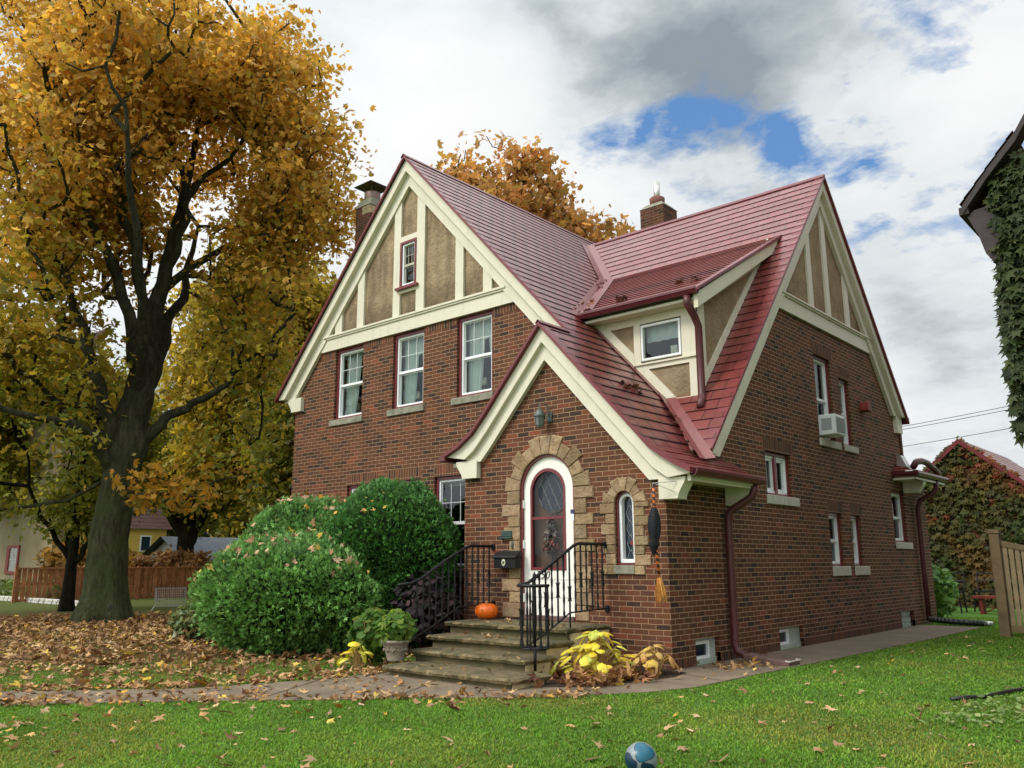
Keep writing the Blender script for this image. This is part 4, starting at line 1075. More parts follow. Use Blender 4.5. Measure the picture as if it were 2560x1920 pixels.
STEPS = [(-3.14, -.93, -.95, .0, .53), (-2.95, -.86, -1.47, -.90, .385), (-2.68, -.73, -2.02, -1.40, .255), (-2.50, -.40, -2.62, -1.95, .125)]
def build_steps():
    T = thing('stone_steps', 'mossy tan flagstone steps with four treads leading up to the arched door', 'steps', (-1.9, -1.3, 0))
    for i, (x0, x1, y0, y1, z) in enumerate(STEPS):
        rough_slab(x0, x1, y0, y1 - .004, z - .062, z, i * 3 + 1, T)
        zb = STEPS[i + 1][4] - .003 if i < 3 else -.12
        b = MB(); b.box((x0 + .05, y0 + .065, -.12 if i == 3 else 0.), (x1 - .05, y1 - .006 if i else -.006, z - .064)); b.build('riser', 'riser_stone', T, bevel=.006)
    b = MB(); b.box((STEPS[0][1] - .46, -.84, -.1), (STEPS[0][1] - .02, -.008, .460)); b.build('side_panel', 'panel_stone', T, bevel=.01)
    for k in range(3):
        b = MB(); b.box((STEPS[0][1] - .022, -.83 + k * .275, .0), (STEPS[0][1] - .006, -.83 + k * .275 + .262, .462)); b.build('side_panel', 'panel_stone', T, bevel=.005)
    for i in (1, 2, 3):
        x0, x1, y0, y1, z = STEPS[i]; b = MB(); b.box((x1 - .054, y0 + .075, .0), (x1 - .036, y1 - .07, z - .066)); b.build('side_panel', 'panel_stone', T, bevel=.005)
    b = MB(); b.box((-2.48, -.006, .528), (-1.54, .05, .60)); b.build('threshold', 'splash_block', T, bevel=.01)

def baluster(parent, x, y, z0, z1, orn, twist=True):
    b = MB(); n = max(6, int((z1 - z0) / .05)); pts = []; rs = []
    for i in range(n + 1):
        t = i / n; pts.append((x, y, z0 + (z1 - z0) * t)); rs.append(.0125 + (.0035 * math.sin(i * 1.9) if twist else 0))
    b.tube(pts, rs, 6); o = b.build('baluster', 'black_iron', parent)
    if orn:
        zc = orn; b = MB()
        for s in (-1, 1):
            for q in (-1, 1):
                b.tube([(x, y + s * .010, zc + q * .01), (x, y + s * .016, zc + q * .06), (x, y + s * .030, zc + q * .085), (x, y + s * .048, zc + q * .10)], [.012, .010, .007, .002], 5)
        b.tube([(x, y, zc - .03), (x, y, zc + .03)], .019, 6)
        b.build('scroll_collar', 'black_iron', o)
    return o

def railing(label, X, pts, low, side, ring_c):
    T = thing('stair_railing', label, 'railing', (X, -1.0, .3))
    b = MB(); b.tube(pts, .021, 8); b.build('handrail', 'black_iron', T, smooth=True)
    b = MB(); b.tube(low, .011, 6); b.build('bottom_rail', 'black_iron', T, smooth=True)
    P = np.array([(p[1], p[2]) for p in pts if abs(p[0] - X) < .06])[::-1]; Q = np.array([(p[1], p[2]) for p in low])[::-1]
    y = -.10; i = 0
    while y > -1.62:
        z1 = np.interp(y, P[:, 0], P[:, 1]); z0 = np.interp(y, Q[:, 0], Q[:, 1])
        post = i == 6
        if post: z0 = .53
        baluster(T, X, y, z0, z1, (z0 + .42 if post else z0 + .40) if i % 2 == 0 else None, twist=i % 2 == 1)
        y -= .122; i += 1
    for (zz, yy) in ((pts[0][2] - .005, -.015), (low[0][2], -.015)):
        b = MB(); b.fbox(FY(0.), X - .03, X + .03, zz - .05, zz + .04, .001, .03); b.build('wall_flange', 'black_iron', T, bevel=.005)
    if ring_c:
        cx, cy = ring_c; r = .165
        b = MB(); b.tube([(cx + r * math.cos(a), cy + r * math.sin(a), 1.078) for a in np.linspace(PI * .85, PI * 2.15, 20)], .019, 8); b.build('volute', 'black_iron', T, smooth=True)
        b = MB(); b.tube([(cx + r * math.cos(a), cy + r * math.sin(a), .375) for a in np.linspace(0, 2 * PI, 25)], .012, 6, cap=False); b.build('base_ring', 'black_iron', T, smooth=True)
        for a in np.linspace(PI * .9, PI * 2.1, 6): baluster(T, cx + r * math.cos(a), cy + r * math.sin(a), .375, 1.07, .72 if int(a * 10) % 2 else None)
        b = MB(); b.tube([(cx, cy, .12), (cx, cy, .38)], .018, 8); b.tube([(cx, cy, .38), (cx, cy, .60), (cx, cy, .64), (cx, cy, 1.10), (cx, cy, 1.13), (cx, cy, 1.16), (cx, cy, 1.20), (cx, cy, 1.24)], [.018, .018, .027, .019, .015, .026, .022, .003], 10)
        b.fbox(FY(cy), cx - r, cx + r, .37, .385, -.012, .012)
        b.build('newel_post', 'black_iron', T, smooth=True)
    return T

def build_props():
    # railings
    X = -.97
    railing('black wrought iron railing right of the door ending in a curled volute', X,
        [(X, -.02, 1.585), (X, -.62, 1.585), (X, -.72, 1.565), (X, -1.05, 1.40), (X, -1.45, 1.20), (X, -1.66, 1.10), (X - .03, -1.76, 1.08), (X + .02, -1.86, 1.078), (X + .10, -1.945, 1.078)],
        [(X, -.02, .735), (X, -.83, .715), (X, -.93, .67), (X, -1.3, .50), (X, -1.66, .37), (X + .05, -1.76, .375)], 1, (-.70, -1.86))
    X = -3.06
    railing('black wrought iron railing left of the door, half hidden by the purple shrub', X,
        [(X, -.02, 1.588), (X, -.50, 1.59), (X, -.60, 1.565), (X, -1.0, 1.386), (X, -1.5, 1.125), (X, -1.68, 1.07), (X, -1.90, 1.05)],
        [(X, -.02, .745), (X, -.75, .72), (X, -.85, .67), (X, -1.3, .46), (X, -1.66, .32), (X, -1.86, .30)], -1, None)
    # pumpkin
    T = thing('pumpkin', 'orange pumpkin with a brown scar sitting on the top step', 'pumpkin', (-2.98, -.24, .53))
    def rib(t, z): return 1 - .045 * abs(math.cos(t * 5.5)) ** .6 * (1) + .0
    prof = [(.012, .02), (.07, .004), (.125, .02), (.165, .065), (.178, .115), (.165, .165), (.125, .205), (.07, .222), (.025, .212), (.003, .205)]
    b = MB(); b.lathe(prof, (-2.98, -.24, .53), 66, rib); b.build('body', 'pumpkin', T, smooth=True)
    b = MB(); b.tube([(-2.98, -.24, .735), (-2.975, -.245, .765), (-2.96, -.25, .785)], [.022, .014, .015], 8); b.build('stem', 'pumpkin_stem', T, smooth=True)
    b = MB(); b.sphere((-2.93, -.398, .665), .024, 10, 6, (.9, .28, 1.1)); b.build('scar', 'straw', T, smooth=True)
    # mailbox
    x0, x1 = -2.94, -2.47; F = FY(0.)
    T = thing('mailbox', 'black metal mailbox with an oval cream emblem on the brick left of the door', 'mailbox', (-2.7, 0, 1.25))
    b = MB(); b.prism(Frame((0, 0, 0), (0, -1, 0), (-1, 0, 0)), [(.024, 1.26), (.155, 1.26), (.155, 1.42), (.024, 1.42)], -x1 + .02, -x0 - .02); b.build('body', 'black_iron', T, bevel=.008)
    b = MB(); b.prism(Frame((0, 0, 0), (0, -1, 0), (-1, 0, 0)), [(.023, 1.425), (.175, 1.405), (.178, 1.43), (.05, 1.515), (.023, 1.515)], -x1, -x0); b.build('lid', 'black_iron', T, bevel=.008)
    b = MB(); b.lathe([(.001, 0), (.036, .002), (.04, .0), (.036, -.004)], (0, 0, 0), 22); b.v = [(-2.72 + x * .95, -.158 - z, 1.345 + y * 1.35) for x, y, z in b.v]; em = b.build('emblem', 'emblem', T, smooth=True)
    b = MB(); b.tube([(-2.735, -.166, 1.325), (-2.72, -.166, 1.35), (-2.71, -.166, 1.335), (-2.705, -.166, 1.37)], .006, 5); b.tube([(-2.74, -.166, 1.365), (-2.715, -.166, 1.35)], .005, 5); b.build('eagle_mark', 'dark_green_metal', em)
    T = thing('letter_slot', 'small dark green metal plate with a lip above the mailbox', 'plate', (-2.78, 0, 1.7))
    b = MB(); b.fbox(F, -2.885, -2.665, 1.725, 1.815, .002, .035); b.build('plate', 'dark_green_metal', T, bevel=.008)
    b = MB(); b.fbox(F, -2.895, -2.655, 1.695, 1.722, .002, .06); b.build('lip', 'dark_green_metal', T, bevel=.006)
    b = MB(); b.sphere((-2.655, -.03, 1.60), .05, 12, 8, (.42, .35, 1.25)); tag(b.build('doorbell_plate', 'verdigris', smooth=True), 'oval green metal doorbell plate fixed to the tan stones', 'doorbell')
    T = thing('door_sticker', 'small blue and white alarm sign on the right jamb of the white door', 'sign', (-1.50, -.02, 1.9))
    b = MB(); b.fbox(F, -1.545, -1.485, 2.02, 2.08, .032, .037); b.build('upper_half', 'label_blue', T)
    b = MB(); b.fbox(F, -1.545, -1.485, 1.92, 2.018, .032, .037); b.build('lower_half', 'label_white', T)
    # dried flower swag hanging on the inner door
    rng = np.random.default_rng(3)
    T = thing('dried_flower_swag', 'bundle of dried flowers with a red bow hanging behind the screen door', 'door decoration', (-2.03, .12, 1.55))
    def cloud(n, c, sc, sz, cols, mat, name, tmpl=SPRAY):
        p = rng.normal(size=(n, 3)) * np.array(sc) + np.array(c); p[:, 1] = np.clip(p[:, 1], .07, .16)
        nr = rng.normal(size=(n, 3)) + np.array([0, -1.2, 0]); leaf_mesh(name, tmpl, p, nr, PI + rng.normal(size=n) * .6, sz * (.6 + .8 * rng.random(n)), palette(rng, n, cols), mat, T)
    cloud(160, (-2.03, .12, 1.75), (.045, .02, .12), .09, [(.16, .12, .09), (.25, .20, .16), (.10, .07, .05)], 'leaf_dry', 'stems')
    cloud(60, (-2.02, .10, 1.60), (.06, .02, .035), .05, [(.20, .04, .045), (.28, .08, .07)], 'leaf_dry', 'bow', LEAF_OVAL)
    cloud(16, (-2.02, .10, 1.68), (.06, .02, .02), .035, [(.45, .38, .28)], 'leaf_dry', 'blossom', LEAF_OVAL)
    # wall lantern
    T = thing('wall_lantern', 'weathered green metal lantern on the brick above the arched door', 'lantern', (-1.96, -.1, 3.3))
    c = (-1.985, -.17)
    b = MB(); b.lathe([(.05, 3.315), (.062, 3.325), (.075, 3.45), (.078, 3.465)], (c[0], c[1], 0), 6); b.build('lantern_body', 'lamp_glass', T)
    b = MB(); b.lathe([(.055, 3.295), (.06, 3.318)], (c[0], c[1], 0), 6)
    b.lathe([(.092, 3.455), (.09, 3.475), (.05, 3.545), (.018, 3.57), (.012, 3.585)], (c[0], c[1], 0), 12)
    for k in range(6):
        a = 2 * PI * k / 6; b.tube([(c[0] + .062 * math.cos(a), c[1] + .062 * math.sin(a), 3.32), (c[0] + .078 * math.cos(a), c[1] + .078 * math.sin(a), 3.465)], .006, 5)
    b.build('cage', 'verdigris', T)
    b = MB(); b.tube([(c[0], c[1], 3.58), (c[0] - .01, c[1], 3.63), (c[0] + .01, c[1] + .03, 3.66), (c[0] + .05, c[1] + .10, 3.64), (c[0] + .06, c[1] + .13, 3.55), (c[0] + .06, -.03, 3.47)], .010, 6)
    b.fbox(F, c[0] + .02, c[0] + .11, 3.38, 3.53, .001, .025); b.build('bracket', 'verdigris', T, smooth=False)
    # hook on the eave bracket and the witch broom hung from it
    T = thing('plant_hook', 'thin metal swing hook screwed to the cream eave bracket', 'hook', (0, -.1, 2.3))
    b = MB(); b.tube([(.23, -.115, 2.36), (-.02, -.28, 2.34), (-.02, -.28, 2.31)], .006, 5); b.tube([(.22, -.115, 2.22), (-.0, -.26, 2.335)], .005, 5); b.build('arm', 'wire_grey', T)
    T = thing('witch_broom', 'orange and black striped broom with a draped black witch hanging at the corner', 'halloween decoration', (-.03, -.24, .9))
    b = MB(); b.tube([(-.02, -.26, 2.31), (-.025, -.25, 2.15), (-.03, -.235, 1.6), (-.01, -.22, 1.12)], .017, 8); b.build('stick', 'striped_stick', T, smooth=True)
    n = 220; t = rng.random(n); a = rng.random(n) * 2 * PI; b = MB()
    for i in range(150):
        a_, r_ = random.random() * 2 * PI, random.random() ** .5
        tx, ty = math.cos(a_) * r_, math.sin(a_) * r_
        b.tube([(-.01 + tx * .022, -.22 + ty * .022, 1.15), (-.005 + tx * .062, -.22 + ty * .06, 1.02 + .01 * random.random()), (.0 + tx * .075 + .01, -.22 + ty * .07, .84 + random.random() * .07)], .005, 3)
    b.build('bristles', 'straw', T)
    b = MB(); vs = []; fs = []; nz, na = 16, 18
    for j in range(nz + 1):
        tt = j / nz; z = 2.04 - tt * .62
        r = .082 * math.sin(PI * min(1, tt * 1.15 + .04)) ** .6 if tt < .72 else .075 * (1 - (tt - .72) / .28) ** .8 + .004
        for k in range(na):
            aa = 2 * PI * k / na; rr_ = r * (1 + .14 * math.sin(aa * 5 + tt * 3))
            vs.append((-.035 - .035 * max(0, tt - .6) * 2 + rr_ * math.cos(aa), -.245 + rr_ * .8 * math.sin(aa), z))
    for j in range(nz):
        for k in range(na): fs.append((j * na + (k + 1) % na, j * na + k, (j + 1) * na + k, (j + 1) * na + (k + 1) % na))
    fs.append(tuple(range(na))); b.add(vs, fs); b.build('cloak', 'black_cloth', T, smooth=True)
    # air conditioner
    T = thing('air_conditioner', 'white window air conditioner sticking out of the upper side window', 'air conditioner', (.1, 5.8, 3.6))
    b = MB(); b.box((-.1, 5.50, 3.60), (.27, 5.97, 3.97)); b.build('cabinet', 'ac_white', T, bevel=.012)
    b = MB(); b.fbox(FX(.27), 5.53, 5.94, 3.64, 3.92, .001, .006)
    for k in range(14): b.fbox(FX(.276), 5.53, 5.94, 3.645 + k * .02, 3.652 + k * .02, .0, .004)
    b.build('grille', 'ac_grille', T)
    b = MB(); b.fbox(FY(5.50), .01, .20, 3.68, 3.90, .0005, .004); b.build('side_louvre', 'ac_grille', T)
    b = MB(); b.box((-.09, 5.98, 3.62), (-.06, 6.14, 3.96)); b.box((-.09, 5.455, 3.62), (-.06, 5.49, 3.96)); b.build('side_curtain', 'ac_white', T)
    # three table lamps in the upper windows
    src = thing('table_lamp', 'small table lamp with white shade behind the leftmost upper front window', 'table lamp', (-7.93, 1.13, 4.30), 'table lamps in the upper front windows')
    b = MB(); b.lathe([(.075, 4.46), (.048, 4.60)], (-7.93, 1.13, 0), 18); b.build('lamp_shade', 'lamp_shade', src, smooth=True)
    b = MB(); b.lathe([(.05, 4.28), (.045, 4.30), (.015, 4.33), (.028, 4.38), (.012, 4.43), (.008, 4.48)], (-7.93, 1.13, 0), 14); b.build('lamp_base', 'zinc', src, smooth=True)
    copy_tree(src, (-6.09, 1.13, 4.28), 'small table lamp with white shade behind the middle upper front window')
    copy_tree(src, (-4.33, 1.13, 4.30), 'small table lamp with white shade behind the rightmost upper front window')
    b = MB(); b.box((-9.3, 1.0, 4.20), (-3.0, 1.30, 4.278)); sh = tag(b.build('window_shelf', 'dark_wood'), 'dark shelf behind the three upper front windows carrying the lamps', 'shelf')
    # splash block and rear outlet pipe
    T = thing('splash_block', 'brown sloped splash block on the path below the front downspout', 'splash block', (.7, 1.5, 0))
    b = MB(); b.box8([(.28, 1.36, .006), (.95, 1.30, .006), (.95, 1.66, .006), (.28, 1.62, .006), (.28, 1.36, .12), (.95, 1.30, .06), (.95, 1.66, .06), (.28, 1.62, .12)]); b.build('tray', 'splash_block', T, bevel=.01)
    b = MB(); b.tube([(.90, 1.315, .070), (.955, 1.31, .066), (.955, 1.65, .066), (.90, 1.645, .070)], .012, 5); b.build('rim', 'sill_concrete', T)
    T = thing('drain_hose', 'black corrugated drain pipe lying on the grass below the rear downspout', 'drain pipe', (.6, 10.6, 0))
    pts = [(.10, 10.50, .12), (.22, 10.50, .11), (.5, 10.52, .085), (.9, 10.57, .07), (1.18, 10.6, .066)]
    P = []; RR = []
    for i in range(len(pts) - 1):
        for k in range(8):
            t = k / 8; P.append(tuple(np.array(pts[i]) * (1 - t) + np.array(pts[i + 1]) * t)); RR.append(.058 if (k % 2) else .064)
    b = MB(); b.tube(P, RR, 10); b.build('pipe', 'black_plastic', T)
    b = MB(); b.tube([(1.15, 10.6, .066), (1.30, 10.62, .060)], .05, 10); b.build('end_piece', 'steel', T, smooth=True)
    # soccer ball with coloured panels
    c = np.array([2.632, -4.795, .104]); r = .104
    nu, nv = 120, 80; th = np.linspace(0, PI, nv + 1); ph = np.arange(nu) * 2 * PI / nu
    D = np.array([[(math.sin(t) * math.cos(p), math.sin(t) * math.sin(p), math.cos(t)) for p in ph] for t in th]).reshape(-1, 3)
    fdir = np.array([.62, -.70, .35]); view = np.array([3.25, -4.98, 1.23]); view /= np.linalg.norm(view)
    rt = np.array([.837, .547, 0]); upv = np.cross(rt, -view) * -1; upv = np.cross(view, rt)
    pan = [((.22 * rt + .50 * upv + .84 * view), .68, (.006, .095, .15)), ((-.80 * rt - .30 * upv + .55 * view), .62, (.006, .030, .055)), ((.35 * rt - .62 * upv + .70 * view), .50, (.006, .030, .055)),
           ((-.2 * rt + .7 * upv - .7 * view), .6, (.006, .095, .15)), ((.9 * rt + .1 * upv - .3 * view), .5, (.006, .03, .055)), ((-.5 * rt - .3 * upv - .8 * view), .6, (.006, .095, .15))]
    C = np.tile(np.array([[.20, .225, .235]]), (len(D), 1))
    for dv, rad, col in pan:
        dv = np.array(dv) / np.linalg.norm(dv); ang = np.arccos(np.clip(D @ dv, -1, 1)); rel = D - (D @ dv)[:, None] * dv
        az = np.arctan2(rel @ upv, rel @ rt); rad_ = rad * (1 + .13 * np.cos(3 * az))
        C[ang < rad_] = col; C[(ang > rad_ - .035) & (ang < rad_ + .02)] = (.008, .018, .03)
        C[(ang < rad_) & (np.abs(((az / (2 * PI / 3)) % 1) - .5) < .012 / np.maximum(ang, .05) * .4)] = (.008, .05, .07)
    q = []
    for i in range(nv):
        for j in range(nu):
            a, b_, c_, d = i * nu + j, i * nu + (j + 1) % nu, (i + 1) * nu + (j + 1) % nu, (i + 1) * nu + j
            q += [(a, d, c_), (a, c_, b_)]
    o = tri_mesh('soccer_ball', D * r, np.array(q), C, 'painted_ball', None, c)
    for p in o.data.polygons: p.use_smooth = True
    tag(o, 'teal, navy and white soccer ball lying on the near lawn', 'ball')

def fern_cloud(rng, n, c, rad, up=.3):
    d = rng.normal(size=(n, 3)); d /= np.linalg.norm(d, axis=1, keepdims=True); d[:, 2] = np.abs(d[:, 2])
    return d, np.array(c) + d * np.array(rad) * (rng.random((n, 1)) ** .35)

def big_leaf(b, base, az, L, W, tilt, droop, stem=.0):
    """ribbed oval leaf on a stalk, appended to MB"""
    d = Vector((math.cos(az), math.sin(az), 0)); s = Vector((-math.sin(az), math.cos(az), 0)); up = Vector((0, 0, 1)); base = Vector(base)
    n, m = 7, 4; vs = []; fs = []
    p = base.copy(); ang = tilt; step = L / n; spine = []
    for i in range(n + 1):
        spine.append((p.copy(), ang)); p = p + (d * math.cos(ang) + up * math.sin(ang)) * step; ang -= droop / n
    for i, (q, a) in enumerate(spine):
        t = i / n; w = W * (math.sin(PI * min(.999, t ** .80)) ** .55 + .02); nr = up * math.cos(a) - d * math.sin(a)
        for j in range(-m, m + 1):
            u = j / m; vs.append(q + s * (w * u) + nr * (-abs(u) ** 2 * .25 * W + .04 * W * (j % 2)))
    k = 2 * m + 1
    for i in range(n):
        for j in range(k - 1): fs.append((i * k + j, i * k + j + 1, (i + 1) * k + j + 1, (i + 1) * k + j))
    b.add(vs, fs)
    return len(vs)

def hosta(label, c, n, cols, Lr, seed, spread, edge=(.55, .50, .16)):
    rng = random.Random(seed); rg = np.random.default_rng(seed)
    T = thing('hosta', label, 'hosta', c)
    b = MB(); C = []; st = MB()
    for i in range(n):
        az = rng.random() * 2 * PI; k = i / n; r = spread * k ** .7 * (.5 + .5 * rng.random())
        h = (.17 + (.36 if n > 40 else .18) * (1 - k)) * (.75 + .4 * rng.random()); L = Lr * (.7 + .5 * rng.random())
        p = (c[0] + r * math.cos(az), c[1] + r * math.sin(az), c[2] + h)
        m = big_leaf(b, p, az + rng.uniform(-.5, .5), L, L * .40, rng.uniform(-.85, .30), rng.uniform(.5, 1.2))
        col = np.array(cols[rng.randrange(len(cols))]) * (.85 + .3 * rng.random())
        kk = 9
        for q in range(m):
            j = q % kk - 4; e = np.array(edge) * (.9 + .2 * rng.random()); ctr = col if rng.random() > .04 else col * .4
            C.append(ctr * (1 - (abs(j) / 4) ** 2 * .5) + e * (abs(j) / 4) ** 2 * .5)
        st.tube([(c[0] + .04 * math.cos(az), c[1] + .04 * math.sin(az), c[2]), ((c[0] + p[0]) / 2 + .02, (c[1] + p[1]) / 2, c[2] + h * .75), p], .006, 4)
    F = []
    for f in b.f: F += [(f[0], f[1], f[2]), (f[0], f[2], f[3])]
    cc = np.array([c[0], c[1], c[2]])
    o = tri_mesh('leaves', np.array(b.v) - cc, np.array(F), np.array(C), 'leaf_gloss', T, cc)
    for p in o.data.polygons: p.use_smooth = True
    st.build('stalks', 'pumpkin_stem', T)
    return T

def build_plants():
    rng = np.random.default_rng(11)
    # clipped thuja bushes: dark core + thousands of flat sprays
    def thuja(label, c, lobes, n, size, cols, dark):
        T = thing('arborvitae_bush', label, 'bush', c)
        core = MB()
        for (x, y, z, rx, ry, rz) in lobes: core.sphere((x, y, z), 1., 20, 14, (rx * .80, ry * .80, rz * .82))
        core.v = [(x, y, max(z, .0)) for x, y, z in core.v]
        core.build('branches', 'conifer_core', T)  # not real twigs: solid dark core added inside to block light
        P = []; Nn = []; Cc = []; S = []
        for (x, y, z, rx, ry, rz) in lobes:
            m = int(n * (rx * rz) / sum(l[3] * l[5] for l in lobes))
            d = rng.normal(size=(m, 3)); d /= np.linalg.norm(d, axis=1, keepdims=True)
            bump = np.array([1 + .13 * noise.noise(Vector(q * 2.2 + x)) + .07 * noise.noise(Vector(q * 6.)) + .04 * noise.noise(Vector(q * 14.)) for q in d]) + (rng.random(m) < .06) * rng.random(m) * .11
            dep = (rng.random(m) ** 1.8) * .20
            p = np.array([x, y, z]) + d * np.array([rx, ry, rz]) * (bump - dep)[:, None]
            keep = p[:, 2] > .04
            for (x2, y2, z2, a2, b2, c2) in lobes:
                if (x2, y2, z2) != (x, y, z): keep &= (((p - np.array([x2, y2, z2])) / np.array([a2, b2, c2])) ** 2).sum(1) > .72
            P.append(p[keep]); Nn.append((d * np.array([1 / rx, 1 / ry, 1 / rz]))[keep]); S.append(dep[keep])
            cl = np.array([noise.noise(Vector(q * 3.1)) for q in p])[keep]
            col = palette(rng, keep.sum(), cols, .25) * (1 + .35 * cl)[:, None]
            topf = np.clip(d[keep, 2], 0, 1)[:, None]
            Cc.append(col * (1 - dep[keep][:, None] * 4) * (1 - topf * .25) + topf * .25 * np.array([.20, .36, .15]))  # deeper sprays coloured darker, standing in for crevice shade
        P = np.concatenate(P); Nn = np.concatenate(Nn); Nn /= np.linalg.norm(Nn, axis=1, keepdims=True); Cc = np.clip(np.concatenate(Cc), .004, 1); k = len(P)
        # a spray grows outwards and upwards; its flat side faces sideways
        grow = Nn * .9 + np.array([0, 0, .55]) + rng.normal(size=(k, 3)) * .40; grow /= np.linalg.norm(grow, axis=1, keepdims=True)
        side = np.cross(grow, rng.normal(size=(k, 3))); side /= np.linalg.norm(side, axis=1, keepdims=True)
        # build rotation directly: x = side, y = grow, z = cross
        Z = np.cross(side, grow); R = np.stack([side, grow, Z], axis=2)
        V, Fc = SPRAY; sz = size * (.65 + .7 * rng.random(k)); T3 = V[None] * sz[:, None, None]
        W = np.einsum('nij,nkj->nki', R, T3) + P[:, None]; W = W.reshape(-1, 3); kk = len(V)
        faces = (Fc[None] + (np.arange(k) * kk)[:, None, None]).reshape(-1, 3)
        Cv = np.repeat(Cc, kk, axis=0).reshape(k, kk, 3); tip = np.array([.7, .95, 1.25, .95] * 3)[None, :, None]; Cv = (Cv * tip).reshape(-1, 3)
        cc = np.array(c); tri_mesh('foliage', W - cc, faces, np.clip(Cv, 0, 1), 'conifer', T, cc)
        return T
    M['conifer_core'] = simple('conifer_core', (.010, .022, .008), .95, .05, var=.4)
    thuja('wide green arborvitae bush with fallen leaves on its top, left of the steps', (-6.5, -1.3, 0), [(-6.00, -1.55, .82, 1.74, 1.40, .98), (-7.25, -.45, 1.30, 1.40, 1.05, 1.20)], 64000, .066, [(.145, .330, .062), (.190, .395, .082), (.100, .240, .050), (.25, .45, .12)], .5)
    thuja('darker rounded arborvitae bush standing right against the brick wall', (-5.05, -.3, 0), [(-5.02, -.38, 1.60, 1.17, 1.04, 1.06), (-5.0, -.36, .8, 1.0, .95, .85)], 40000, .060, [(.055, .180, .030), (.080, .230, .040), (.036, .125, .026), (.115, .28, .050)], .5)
    # purple-leaved shrub behind the left railing
    def leafy(name, label, cat, c, n, rad, size, cols, mat, tmpl, stemcol='bark_dark', h0=.1, part='leaves', nstem=9, zpow=.6):
        T = thing(name, label, cat, c)
        d = rng.normal(size=(n, 3)); d /= np.linalg.norm(d, axis=1, keepdims=True)
        p = np.array(c) + d * np.array(rad) * (rng.random((n, 1)) ** .4); p[:, 2] = c[2] + h0 + (p[:, 2] - c[2] + rad[2]) * 1.0
        nr = d * .7 + np.array([0, -.2, .55]) + rng.normal(size=(n, 3)) * .45
        leaf_mesh(part, tmpl, p, nr, rng.random(n) * 6.28, size * (.55 + .8 * rng.random(n)), palette(rng, n, cols, .3), mat, T, at=c, jitter=.3, rng=rng)
        b = MB()
        for i in range(nstem):
            a = 2 * PI * i / nstem + random.random(); r = .75 * random.random() + .15
            b.tube([(c[0] + .04 * math.cos(a), c[1] + .04 * math.sin(a), c[2]), (c[0] + rad[0] * r * .6 * math.cos(a), c[1] + rad[1] * r * .6 * math.sin(a), c[2] + h0 + rad[2] * .8), (c[0] + rad[0] * r * math.cos(a), c[1] + rad[1] * r * math.sin(a), c[2] + h0 + rad[2] * 1.55)], [.012, .008, .004], 5)
        b.build('stems', stemcol, T)
        return T
    leafy('purple_shrub', 'dark purple leaved shrub behind the left iron railing', 'shrub', (-3.78, -.72, 0.), 900, (.56, .50, .58), .085, [(.016, .011, .013), (.026, .016, .019), (.010, .008, .009), (.050, .020, .022)], 'leaf_dry', LEAF_OVAL, h0=.08)
    # potted geranium
    T = thing('flower_pot', 'weathered stone flower pot with relief standing on the lowest step', 'flower pot', (-2.72, -2.22, .125))
    c = (-2.72, -2.22, .125)
    b = MB(); b.lathe([(.100, 0), (.108, .012), (.105, .03), (.130, .10), (.152, .17), (.165, .215), (.186, .225), (.192, .240), (.184, .258), (.162, .259), (.150, .232), (.02, .23)], c, 40, lambda t, z: 1 + (.018 * math.sin(t * 20) if .06 < z < .2 else 0)); b.build('pot', 'pot', T, smooth=True)
    b = MB()
    for k in range(10):
        a = 2 * PI * k / 10
        for q in np.linspace(0, 1, 5):
            aa = a + q * 2 * PI / 10; r = .149; b.sphere((c[0] + r * math.cos(aa), c[1] + r * math.sin(aa), c[2] + .175 - .045 * math.sin(PI * q)), .014, 6, 4)
    b.build('garland', 'pot', T, smooth=True)
    b = MB(); b.lathe([(.152, .0), (.01, .006)], (c[0], c[1], c[2] + .225), 20); b.build('soil', 'soil', T)
    leafy('geranium', 'green geranium with scalloped leaves growing in the stone pot', 'potted plant', (-2.74, -2.22, .35), 330, (.27, .25, .24), .046, [(.10, .22, .03), (.15, .28, .04), (.07, .16, .025), (.22, .30, .05)], 'leaf', LEAF_ROUND, 'pumpkin_stem', h0=-.06)
    leafy('leafy_perennial', 'loose green perennial spilling between the bush and the flower pot', 'plant', (-3.28, -2.12, 0.), 520, (.34, .32, .36), .060, [(.085, .19, .028), (.12, .23, .04), (.06, .14, .022), (.18, .22, .04)], 'leaf', LEAF_ROUND, 'pumpkin_stem', h0=.05)
    ycol = [(.82, .68, .04), (.88, .74, .06), (.74, .68, .08), (.84, .58, .03), (.60, .64, .09)]
    hosta('small clump of yellow hosta leaves left of the flower pot', (-3.22, -2.45, .0), 18, ycol, .15, 4, .20)
    hosta('large clump of bright yellow hosta leaves right of the steps', (-.28, -1.22, .0), 84, ycol, .165, 9, .52)
    hosta('withered tan hosta at the house corner beside the yellow one', (.06, -.52, .0), 26, [(.62, .42, .13), (.66, .46, .16), (.50, .28, .09), (.64, .44, .08)], .16, 21, .32, edge=(.55, .34, .12))
    leafy('leafy_shrub', 'bright green broad leaved shrub at the rear corner of the house', 'shrub', (-.12, 12.1, 0.), 520, (.44, .45, .60), .13, [(.12, .28, .045), (.09, .22, .035), (.17, .34, .06), (.22, .36, .10)], 'leaf_gloss', LEAF_FULL, h0=.06)
    leafy('low_shrub', 'low yellow green shrub beside the left foot of the wide bush', 'shrub', (-8.55, -1.75, 0.), 700, (.55, .5, .34), .07, [(.075, .125, .03), (.11, .15, .035), (.05, .09, .025), (.16, .15, .04)], 'leaf_gloss', LEAF_OVAL, h0=.02)
